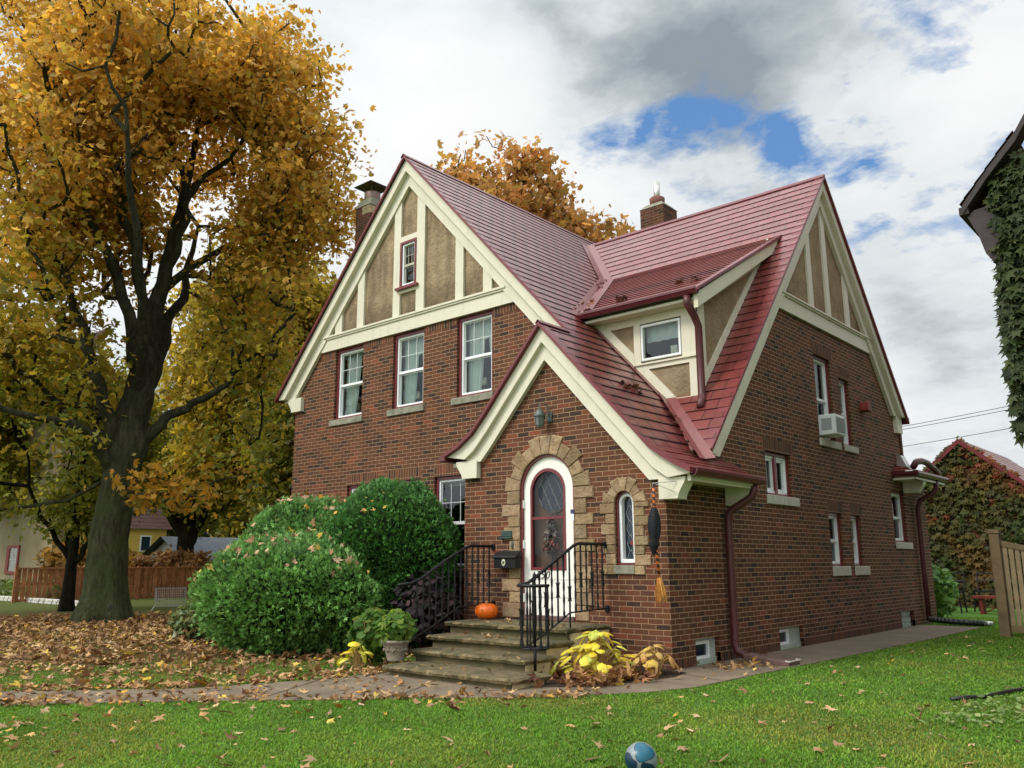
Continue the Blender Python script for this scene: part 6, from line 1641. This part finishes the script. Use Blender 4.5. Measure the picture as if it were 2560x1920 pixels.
    # overhead wires, strung between poles outside the view
    for lab, (z0, z1) in (('upper overhead cable in the sky right of the rear gable', (9.2, 9.2)), ('second overhead cable just below the upper one', (9.05, 9.02)), ('lowest overhead cable in the sky over the garage roof', (8.15, 8.2))):
        A, B = np.array([-16, 39.5, z0 - 1.0]), np.array([14, 28.5, z1 + .35]); P = []
        for i in range(25): t = i / 24; p_ = A * (1 - t) + B * t; p_[2] -= .9 * 4 * t * (1 - t) * .5; P.append(tuple(p_))
        b = MB(); b.tube(P, .014, 4); tag(b.build('overhead_cable', 'wire'), lab, 'cable', 'overhead cables behind the house')
    T = thing('landscape_edging', 'black plastic lawn edging curving through the grass at the right', 'edging', (3.6, .5, 0))
    b = MB(); P = [(3.30, -.30), (3.40, -.15), (3.50, .05), (3.60, .45), (3.72, 1.05), (3.9, 1.6)]
    b.tube([(x, y, .018 + .01 * (i % 2)) for i, (x, y) in enumerate(P)], .021, 6); b.build('edge_strip', 'black_plastic', T, smooth=True)

# ------------------------------------------------------------------ ground, walk, grass, fallen leaves
NEAR = [(-14., -17.4), (-3.605, -6.477), (-2.431, -5.2), (-1.134, -3.922), (.195, -2.612), (.744, -1.745), (.947, -1.14), (.96, -.06), (1.0, 1.13), (1.08, 3.35), (1.15, 6.34), (1.17, 8.2), (1.17, 10.2)]
FAR = [(-14.9, -16.8), (-4.615, -6.149), (-3.235, -4.774), (-2.72, -3.3), (-2.62, -2.4), (-.9, -2.35), (-.42, -2.28), (-.05, -2.), (.28, -1.2), (.36, -.55), (.25, -.1), (.0, -.002), (.0, 10.2)]
WALK = NEAR + FAR[::-1]
def inside(poly, x, y):
    r = np.zeros(len(x), bool); n = len(poly)
    for i in range(n):
        (x0, y0), (x1, y1) = poly[i], poly[(i + 1) % n]
        c = ((y0 > y) != (y1 > y)); xi = (x1 - x0) * (y - y0) / (y1 - y0 + 1e-12) + x0
        r ^= c & (x < xi)
    return r

def build_ground():
    b = MB(); b.add([(-400, -200, 0), (300, -200, 0), (300, 500, 0), (-400, 500, 0)], [(0, 1, 2, 3)]); tag(b.build('lawn', 'lawn'), kind='structure')
    b = MB(); tri = tessellate_polygon([[Vector((x, y, 0)) for x, y in WALK]])
    b.add([(x, y, .012) for x, y in WALK], [tuple(t) for t in tri]); n = len(WALK)
    b.add([(x, y, .012) for x, y in WALK] + [(x, y, -.05) for x, y in WALK], [(i, (i + 1) % n, (i + 1) % n + n, i + n) for i in range(n)])
    tag(b.build('walkway', 'concrete_walk'), kind='structure')
    j = MB()      # expansion joints
    for (x0, y0, x1, y1) in ((.02, 3.2, 1.07, 3.22), (.02, 5.2, 1.11, 5.2), (.02, 1.9, 1.02, 1.92), (.3, -.25, .95, -.5), (-.05, -2.1, .3, -2.4), (-1.5, -2.72, -1.0, -3.75), (-2.75, -3.3, -1.95, -4.7)):
        d = np.array([x1 - x0, y1 - y0]); d /= np.linalg.norm(d); p = np.array([-d[1], d[0]]) * .006
        j.add([(x0 + p[0], y0 + p[1], .0165), (x1 + p[0], y1 + p[1], .0165), (x1 - p[0], y1 - p[1], .0165), (x0 - p[0], y0 - p[1], .0165)], [(0, 1, 2, 3)])
    tag(j.build('walkway_joints', 'soil'), kind='structure')

def ground_cover():
    rng = np.random.default_rng(91); n = 2600
    x = 3.5 + rng.random(n) * 2.2; y = -2.2 + rng.random(n) * 4.2; k = (y < (x - 3.45) * 1.9 - .35 + .25 * rng.normal(size=n)) & (y > (x - 3.6) * 1.2 - 1.9); x, y = x[k], y[k]; n = len(x)
    o = leaf_mesh('ground_cover', LEAF_OVAL, np.stack([x, y, .015 + .06 * rng.random(n)], 1), np.array([0, 0, 1.]) + rng.normal(size=(n, 3)) * .4, rng.random(n) * 6.28, .038 * (.6 + .7 * rng.random(n)), palette(rng, n, [(.16, .26, .06), (.22, .32, .09), (.12, .19, .05), (.26, .28, .10)], .3), 'leaf_gloss', None)
    tag(o, kind='stuff')

def litter_density(x, y):
    d = np.sqrt(((x + 12.5) * .105) ** 2 + ((y + 2.) * .17) ** 2)
    return np.clip(1.25 - d, 0, 1)

def build_grass_and_leaves():
    rng = np.random.default_rng(2)
    house = [(-9.7, .75), (-3.6, .75), (-3.6, -.02), (.02, -.02), (.02, 11.5), (-9.7, 11.5)]
    steps = [(-3.2, 0), (-3.2, -.9), (-2.7, -2.0), (-2.5, -2.7), (-.35, -2.7), (-.35, -1.9), (-.8, 0)]
    bed = [(-.92, -1.95), (-.42, -2.28), (-.05, -2.0), (.28, -1.2), (.36, -.55), (.25, -.1), (.0, 0), (-.93, 0)]
    # ---- blades, denser near the camera
    N = 420000
    r = 4.3 * (1 + rng.random(N) ** 1.55 * 4.6); a = math.radians(131.3) + np.radians(rng.uniform(-36, 36, N))
    x = CAM[0] + r * np.cos(a); y = CAM[1] + r * np.sin(a)
    wob = .10 * np.array([noise.noise(Vector((p * 1.7, q * 1.7, 0))) for p, q in zip(x, y)])
    keep = ~inside(WALK, x + wob, y + wob) & ~inside(house, x, y) & ~inside(steps, x, y) & ~inside(bed, x, y) & (x < 6)
    leafy = litter_density(x, y); keep &= rng.random(N) > np.clip(leafy * 1.5, 0, .92)
    x, y, r = x[keep], y[keep], r[keep]; n = len(x)
    big = np.array([noise.noise(Vector((p * .8, q * .8, 4.))) for p, q in zip(x, y)]); sm = np.array([noise.noise(Vector((p * 3.5, q * 3.5, 9.))) for p, q in zip(x, y)])
    h = (.011 + .017 * rng.random(n)) * (1 + .30 * sm); w = (.0024 + .0020 * rng.random(n)) * (.75 + r / 9.)
    az = rng.random(n) * 2 * PI; lean = h * (.25 + .9 * rng.random(n)); dx, dy = np.cos(az), np.sin(az)
    sx_, sy_ = -dy * w, dx * w
    z0 = np.zeros(n)
    V = np.stack([np.stack([x - sx_, y - sy_, z0], 1), np.stack([x + sx_, y + sy_, z0], 1),
                  np.stack([x + dx * lean * .35 - sx_ * .75, y + dy * lean * .35 - sy_ * .75, h * .62], 1), np.stack([x + dx * lean * .35 + sx_ * .75, y + dy * lean * .35 + sy_ * .75, h * .62], 1),
                  np.stack([x + dx * lean, y + dy * lean, h], 1)], 1)
    C = palette(rng, n, [(.155, .315, .034), (.190, .360, .044), (.115, .255, .028), (.240, .380, .062)], .25) * (1 + .28 * big + .16 * sm)[:, None]
    pat = np.array([noise.noise(Vector((p * .55, q * .55, 21.))) + .5 * noise.noise(Vector((p * 1.6, q * 1.6, 5.))) for p, q in zip(x, y)])
    C = C * (1 - np.clip(pat, 0, .6)[:, None] * np.array([[-.85, .16, -.4]])) * (1 - .35 * np.clip(-pat, 0, .7))[:, None]
    dry = rng.random(n) < .05 + .16 * np.clip(pat, 0, 1); C[dry] = palette(rng, int(dry.sum()), [(.30, .27, .10), (.22, .22, .07)], .2)
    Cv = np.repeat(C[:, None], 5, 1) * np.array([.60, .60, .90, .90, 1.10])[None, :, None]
    Fc = np.array([(0, 1, 3), (0, 3, 2), (2, 3, 4)]); F = (Fc[None] + (np.arange(n) * 5)[:, None, None]).reshape(-1, 3)
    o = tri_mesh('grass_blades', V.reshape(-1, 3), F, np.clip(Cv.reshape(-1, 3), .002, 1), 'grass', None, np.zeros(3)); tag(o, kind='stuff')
    # ---- fallen leaves
    tan = [(.36, .20, .085), (.27, .135, .055), (.44, .27, .115), (.20, .095, .042), (.50, .33, .16), (.145, .070, .035)]
    bright = [(.55, .36, .05), (.50, .22, .03), (.60, .45, .10)]
    def scatter(name, x, y, z, size, tilt=.35, bf=.10, cols=tan, norm=None, fold=1.75):
        n = len(x); p = np.stack([x, y, z], 1)
        C = palette(rng, n, cols, .3); k = rng.random(n) < bf; C[k] = palette(rng, int(k.sum()), bright, .2)
        nr = (np.array([0, 0, 1.]) if norm is None else norm) + rng.normal(size=(n, 3)) * tilt
        o = leaf_mesh(name, LEAF_FULL, p, nr, rng.random(n) * 6.28, size * (.35 + 1.05 * rng.random(n)), C, 'leaf_dry', None, at=(0, 0, 0), jitter=.9, rng=rng, fold=fold)
        return tag(o, kind='stuff')
    N = 60000
    r = 7 + rng.random(N) ** .8 * 19; a = np.radians(rng.uniform(128, 170, N)); x = CAM[0] + r * np.cos(a); y = CAM[1] + r * np.sin(a)
    den = np.clip(litter_density(x, y) * 1.6, 0, 1) * np.clip(1.15 - .0 * r, 0, 1)
    k = (rng.random(N) < den * .21 * np.clip(r / 13., .6, 1.5)) & ~inside(WALK, x, y) & ~inside(house, x, y)
    x, y = x[k], y[k]; scatter('fallen_leaves', x, y, .02 + .05 * rng.random(len(x)), .088, .42, .07)
    # sparse ones on the green lawn
    N = 5200; r = 4.5 + rng.random(N) * 15; a = math.radians(131.3) + np.radians(rng.uniform(-34, 38, N)); x = CAM[0] + r * np.cos(a); y = CAM[1] + r * np.sin(a)
    side = np.clip((.7 - x) / 6., .0, 1) ; k = (rng.random(N) < (.15 + .95 * side) * np.clip(r / 9., .5, 1.)) & ~inside(WALK, x, y) & ~inside(house, x, y) & ~inside(steps, x, y) & (x < 6)
    x, y = x[k], y[k]; scatter('fallen_leaves', x, y, .016 + .020 * rng.random(len(x)), .064, .30, .10, [(.46, .29, .15), (.36, .20, .10), (.54, .38, .22), (.27, .14, .07), (.50, .30, .12), (.17, .08, .05)])
    # on the walk, thicker to the left
    N = 11000; x = rng.uniform(-9, 1.2, N); y = rng.uniform(-12, 3, N); k = inside(WALK, x, y) & (rng.random(N) < np.clip(.16 - .17 * x, .05, .9)); x, y = x[k], y[k]
    scatter('fallen_leaves', x, y, .018 + .012 * rng.random(len(x)), .062, .30, .10)
    # drifts along the edges of the walk
    n = 900; t = rng.random(n) * 3.4; i = np.minimum(t.astype(int), 3); A = np.array(FAR[1:6]); B = np.array(NEAR[1:6]); w = t - i
    q = np.where((rng.random(n) < .65)[:, None], A[i] * (1 - w[:, None]) + A[i + 1] * w[:, None] + np.array([[-.10, .10]]), B[i] * (1 - w[:, None]) + B[i + 1] * w[:, None]) + rng.normal(size=(n, 2)) * .13
    k = ~inside(steps, q[:, 0], q[:, 1]); q = q[k]
    scatter('fallen_leaves', q[:, 0], q[:, 1], .02 + .03 * rng.random(len(q)), .062, .45, .06)
    # piled round the hostas, on the steps, in the splash corner
    n = 620; x = rng.uniform(-.8, .42, n); y = -1.1 - .9 * x + rng.normal(size=n) * .45 - .35; k = inside([(-.95, -1.7), (-.42, -2.42), (.10, -2.15), (.38, -1.2), (.46, -.45), (.25, -.1), (-.93, -.4)], x, y); x, y = x[k], y[k]
    scatter('fallen_leaves', x, y, .03 + .11 * rng.random(len(x)), .085, .75, .05, [(.27, .12, .05), (.36, .18, .07), (.18, .07, .035), (.42, .23, .09), (.13, .05, .03)])
    x = []; y = []; z = []
    for (x0, x1, y0, y1, zz_), m in zip(STEPS, (34, 16, 12, 12)):
        for i in range(m): x.append(random.uniform(x0 + .1, x1 - .1)); y.append(random.uniform(y0 + .06, y0 + .5 if m < 30 else -.06)); z.append(zz_ + .012)
    scatter('fallen_leaves', np.array(x), np.array(y), np.array(z), .05, .35, .06)
    n = 70; scatter('fallen_leaves', .5 + rng.normal(size=n) * .28, .75 + rng.normal(size=n) * .22, .02 + .03 * rng.random(n), .06, .5, .06)
    # caught on top of the wide bush
    n = 230; d = rng.normal(size=(n, 3)); d[:, 2] = np.abs(d[:, 2]) + .6; d /= np.linalg.norm(d, axis=1, keepdims=True); pick = rng.random(n) < .55
    c = np.where(pick[:, None], np.array([[-6.00, -1.55, .82]]), np.array([[-7.25, -.45, 1.30]])); rr_ = np.where(pick[:, None], np.array([[1.74, 1.40, .98]]), np.array([[1.40, 1.05, 1.20]]))
    p = c + d * rr_ * (1.04 + .07 * rng.random((n, 1))); scatter('fallen_leaves', p[:, 0], p[:, 1], p[:, 2], .082, .4, .16, [(.44, .26, .15), (.36, .19, .10), (.50, .33, .20)], norm=d)
    n = 18; d = rng.normal(size=(n, 3)); d[:, 1] -= .8; d[:, 2] = np.abs(d[:, 2]) + .2; d /= np.linalg.norm(d, axis=1, keepdims=True); p = np.array([-5.02, -.38, 1.6]) + d * np.array([1.19, 1.06, 1.08])
    scatter('fallen_leaves', p[:, 0], p[:, 1], p[:, 2], .07, .4, .3, [(.50, .28, .10), (.44, .24, .10)], norm=d)
    # dead leaf clumps stuck on the roof
    for i, (x, y, kind_) in enumerate(((-1.95, 2.0, 'D'), (-1.85, 1.9, 'D'), (-.95, 2.3, 'D'), (-.60, 2.15, 'D'), (-2.35, 1.62, 'D'), (-1.05, .75, 'R'), (-1.02, 1.0, 'R'), (-.60, 1.3, 'R'))):
        zz_ = zD(y) if kind_ == 'D' else zR(x); n = 9
        px = x + np.clip(rng.normal(size=n), -1.2, 1.2) * .045; py = y + np.clip(rng.normal(size=n), -1.2, 1.2) * .045
        pz = (np.array([zD(q) for q in py]) if kind_ == 'D' else np.array([zR(q) for q in px])) + .03 + .05 * rng.random(n)
        p = np.stack([px, py, pz], 1)
        o = leaf_mesh('leaf_clump', LEAF_FULL, p, rng.normal(size=(n, 3)) * .8 + np.array([0, 0, .6]), rng.random(n) * 6.28, .075 * (.6 + .6 * rng.random(n)), palette(rng, n, [(.10, .030, .018), (.15, .05, .025), (.06, .02, .015)], .3), 'leaf_dry', None, jitter=.4, rng=rng)
        tag(o, 'clump of dead brown leaves stuck on the ' + ('shallow dormer roof' if kind_ == 'D' else 'roof slope over the entry'), 'leaf clump', 'dead leaf clumps on the dormer roof' if kind_ == 'D' else 'dead leaf clumps on the entry roof')
    n = 46; t = rng.random(n); px = -4.1 + 1.6 * t + rng.normal(size=n) * .06; py = 4.65 - 3.05 * t + rng.normal(size=n) * .06
    scatter('fallen_leaves', px, py, np.maximum(np.array([zR(q) for q in px]), np.array([zD(q) for q in py])) + .04, .05, .5, .02, [(.34, .18, .09), (.24, .11, .06), (.16, .06, .04)])

# ------------------------------------------------------------------ light, sky, camera
def build_world():
    w = bpy.data.worlds.new('World'); SC.world = w; w.use_nodes = True
    nt = w.node_tree
    for n in list(nt.nodes): nt.nodes.remove(n)
    g = NG(nt); out = nt.nodes.new('ShaderNodeOutputWorld')
    el, az = math.radians(46), math.radians(205)       # sun high, behind the camera's left shoulder
    sky = g.n('TexSky'); sky.sky_type = 'NISHITA'; sky.sun_disc = False; sky.sun_elevation = el; sky.sun_rotation = az; sky.air_density = 1.0; sky.dust_density = 1.0; sky.ozone_density = 2.0
    bgs = g.n('Background', inp={'Strength': .10}); g.l(g.mix(.45, sky.outputs[0], (1.7, 4.4, 9.6, 1)), bgs.inputs[0])
    D = g.n('TexCoord').outputs['Generated']; nv = g.n('VectorMath', operation='NORMALIZE'); g.l(D, nv.inputs[0]); D = nv.outputs[0]
    x, y, z = g.sep(D); zc_ = g.math('ADD', g.math('MAXIMUM', z, 0.), .22)
    q = g.comb(g.math('DIVIDE', x, zc_), g.math('DIVIDE', y, zc_), g.math('MULTIPLY', z, 1.2))
    warp = g.n('TexNoise', inp={'Scale': 3.4, 'Detail': 6., 'Roughness': .62}); g.l(q, warp.inputs['Vector'])
    ww = g.n('VectorMath', operation='MULTIPLY_ADD'); g.l(warp.outputs['Color'], ww.inputs[0]); ww.inputs[1].default_value = (.20, .20, .20); ws = g.n('VectorMath', operation='SUBTRACT'); g.l(D, ws.inputs[0]); ws.inputs[1].default_value = (.10, .10, .10); g.l(ws.outputs[0], ww.inputs[2]); DW_ = ww.outputs[0]
    n1 = g.noise(q, 1.5, 8, .58); n2 = g.noise(q, 4.2, 7, .62)
    # openings in the cloud deck
    holes = None
    for (hx, hy, hz, r, s) in ((-.420, .775, .470, .050, 1.), (-.480, .736, .470, .046, .85), (-.335, .838, .430, .050, 1.), (-.275, .848, .446, .040, .8), (-.172, .836, .524, .052, .9), (-.261, .893, .370, .048, .9), (-.295, .862, .400, .045, .9), (-.375, .808, .456, .044, .9), (-.35, .79, .50, .03, .5), (-.40, .79, .46, .13, .40), (-.24, .87, .43, .13, .42), (-.16, .92, .36, .10, .42), (-.56, .70, .44, .08, .3), (-.12, .90, .43, .05, .6), (-.22, .905, .37, .04, .6),
                               (.55, -.5, .66, .30, .9), (-.3, -.75, .58, .22, .9), (.75, .3, .58, .25, .8), (-.85, -.3, .42, .18, .6)):
        dd = g.n('VectorMath', operation='DISTANCE'); g.l(DW_, dd.inputs[0]); dd.inputs[1].default_value = (hx, hy, hz)
        k = g.math('MULTIPLY', g.mapr(dd.outputs['Value'], 0., r * 1.5, 1., 0.), s)
        holes = k if holes is None else g.math('MAXIMUM', holes, k)
    n3 = g.noise(q, 11., 6, .65)
    holes = g.math('MULTIPLY', holes, g.mapr(g.noise(q, 6.5, 6, .6, .4), .36, .58, .45, 1.12))
    cov = g.math('SUBTRACT', g.math('ADD', g.math('ADD', g.math('MULTIPLY', n1, .70), g.math('MULTIPLY', n2, 1.25)), g.math('MULTIPLY', n3, .60)), g.math('MULTIPLY', holes, .98))
    cloud = g.mapr(cov, .58, 1.0)
    # cloud tone: white billows, grey bases
    tone = g.math('ADD', g.math('MULTIPLY', g.noise(q, 1.1, 7, .55), .75), g.math('MULTIPLY', n2, .3))
    def gauss(c, r):
        dd = g.n('VectorMath', operation='DISTANCE'); g.l(DW_, dd.inputs[0]); dd.inputs[1].default_value = c
        return g.mapr(dd.outputs['Value'], 0., r, 1., 0.)
    tone = g.math('SUBTRACT', tone, g.math('MULTIPLY', gauss((-.345, .75, .565), .23), .30))
    tone = g.math('ADD', tone, g.math('MULTIPLY', gauss((-.66, .55, .50), .32), .16))
    tone = g.math('ADD', tone, g.math('MULTIPLY', gauss((-.29, .66, .70), .22), .5))
    tone = g.math('ADD', tone, g.math('MULTIPLY', gauss((-.22, .87, .44), .17), .05))
    tone = g.math('ADD', tone, g.math('MULTIPLY', gauss((-.58, .70, .42), .20), .14))
    tone = g.math('MULTIPLY_ADD', g.math('SUBTRACT', tone, .5), 1.45, .485)
    cc = g.ramp(tone, [(.22, (.30, .35, .40)), (.38, (.52, .575, .61)), (.48, (.74, .79, .81)), (.60, (.86, .895, .91)), (.72, (.95, .965, .97)), (.85, (1.0, 1.0, 1.0))])
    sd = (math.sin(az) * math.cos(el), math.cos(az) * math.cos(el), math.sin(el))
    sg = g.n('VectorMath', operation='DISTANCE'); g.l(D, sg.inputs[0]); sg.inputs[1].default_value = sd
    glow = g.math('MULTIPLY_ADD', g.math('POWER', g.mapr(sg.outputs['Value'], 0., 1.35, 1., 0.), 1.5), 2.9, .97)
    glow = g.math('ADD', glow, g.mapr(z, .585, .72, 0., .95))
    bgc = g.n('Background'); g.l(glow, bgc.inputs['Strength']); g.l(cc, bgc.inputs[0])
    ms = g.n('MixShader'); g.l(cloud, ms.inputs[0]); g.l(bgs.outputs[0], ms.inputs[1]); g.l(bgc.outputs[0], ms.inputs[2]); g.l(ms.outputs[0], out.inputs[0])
    su = bpy.data.lights.new('sun', 'SUN'); su.energy = 2.2; su.angle = math.radians(14); su.color = (1., .95, .86)
    o = bpy.data.objects.new('sun', su); COL.objects.link(o); o.location = (0, -20, 30)
    # sky sun_rotation: azimuth measured from +Y clockwise
    d = Vector((math.sin(az) * math.cos(el), math.cos(az) * math.cos(el), math.sin(el)))
    o.rotation_euler = d.to_track_quat('Z', 'Y').to_euler()

def build_camera():
    yaw, pitch, roll = -.7212, .2084, -.0036
    f = Vector((math.sin(yaw) * math.cos(pitch), math.cos(yaw) * math.cos(pitch), math.sin(pitch)))
    r0 = Vector((math.cos(yaw), -math.sin(yaw), 0)); u0 = r0.cross(f)
    r = r0 * math.cos(roll) + u0 * math.sin(roll); u = -r0 * math.sin(roll) + u0 * math.cos(roll)
    cd = bpy.data.cameras.new('camera'); cd.sensor_width = 36; cd.sensor_fit = 'HORIZONTAL'; cd.lens = 2113.77 / 2560 * 36; cd.clip_start = .05; cd.clip_end = 2000
    o = bpy.data.objects.new('camera', cd); COL.objects.link(o)
    o.matrix_world = Matrix(((r.x, u.x, -f.x, CAM[0]), (r.y, u.y, -f.y, CAM[1]), (r.z, u.z, -f.z, CAM[2]), (0, 0, 0, 1)))
    SC.camera = o

def main():
    build_materials()
    simple('curtain_glass', (.26, .25, .22), .25, .5, var=.3)
    m = M['roof_metal'].copy(); m.name = 'roof_brown'
    for n in m.node_tree.nodes:
        if n.type == 'MIX': 
            for i in (6, 7):
                if not n.inputs[i].is_linked: n.inputs[i].default_value = tuple(np.array([.052, .030, .026]) * (1 + .4 * (i == 7))) + (1,)
        if n.type == 'BSDF_PRINCIPLED': n.inputs['Coat Weight'].default_value = 0; n.inputs['Specular IOR Level'].default_value = .15; m.node_tree.links.remove(n.inputs['Roughness'].links[0]); n.inputs['Roughness'].default_value = .85
    M['roof_brown'] = m
    build_house(); build_steps(); build_props(); build_plants(); build_trees(); build_neighbours(); build_ground(); ground_cover(); build_grass_and_leaves()
    build_world(); build_camera()
    SC.view_settings.view_transform = 'Standard'; SC.view_settings.look = 'None'; SC.view_settings.exposure = 0; SC.view_settings.gamma = 1
    SC.cycles.use_denoising = True
    SC.cycles.max_bounces = 6; SC.cycles.diffuse_bounces = 3; SC.cycles.glossy_bounces = 3; SC.cycles.transmission_bounces = 4; SC.cycles.transparent_max_bounces = 10
main()
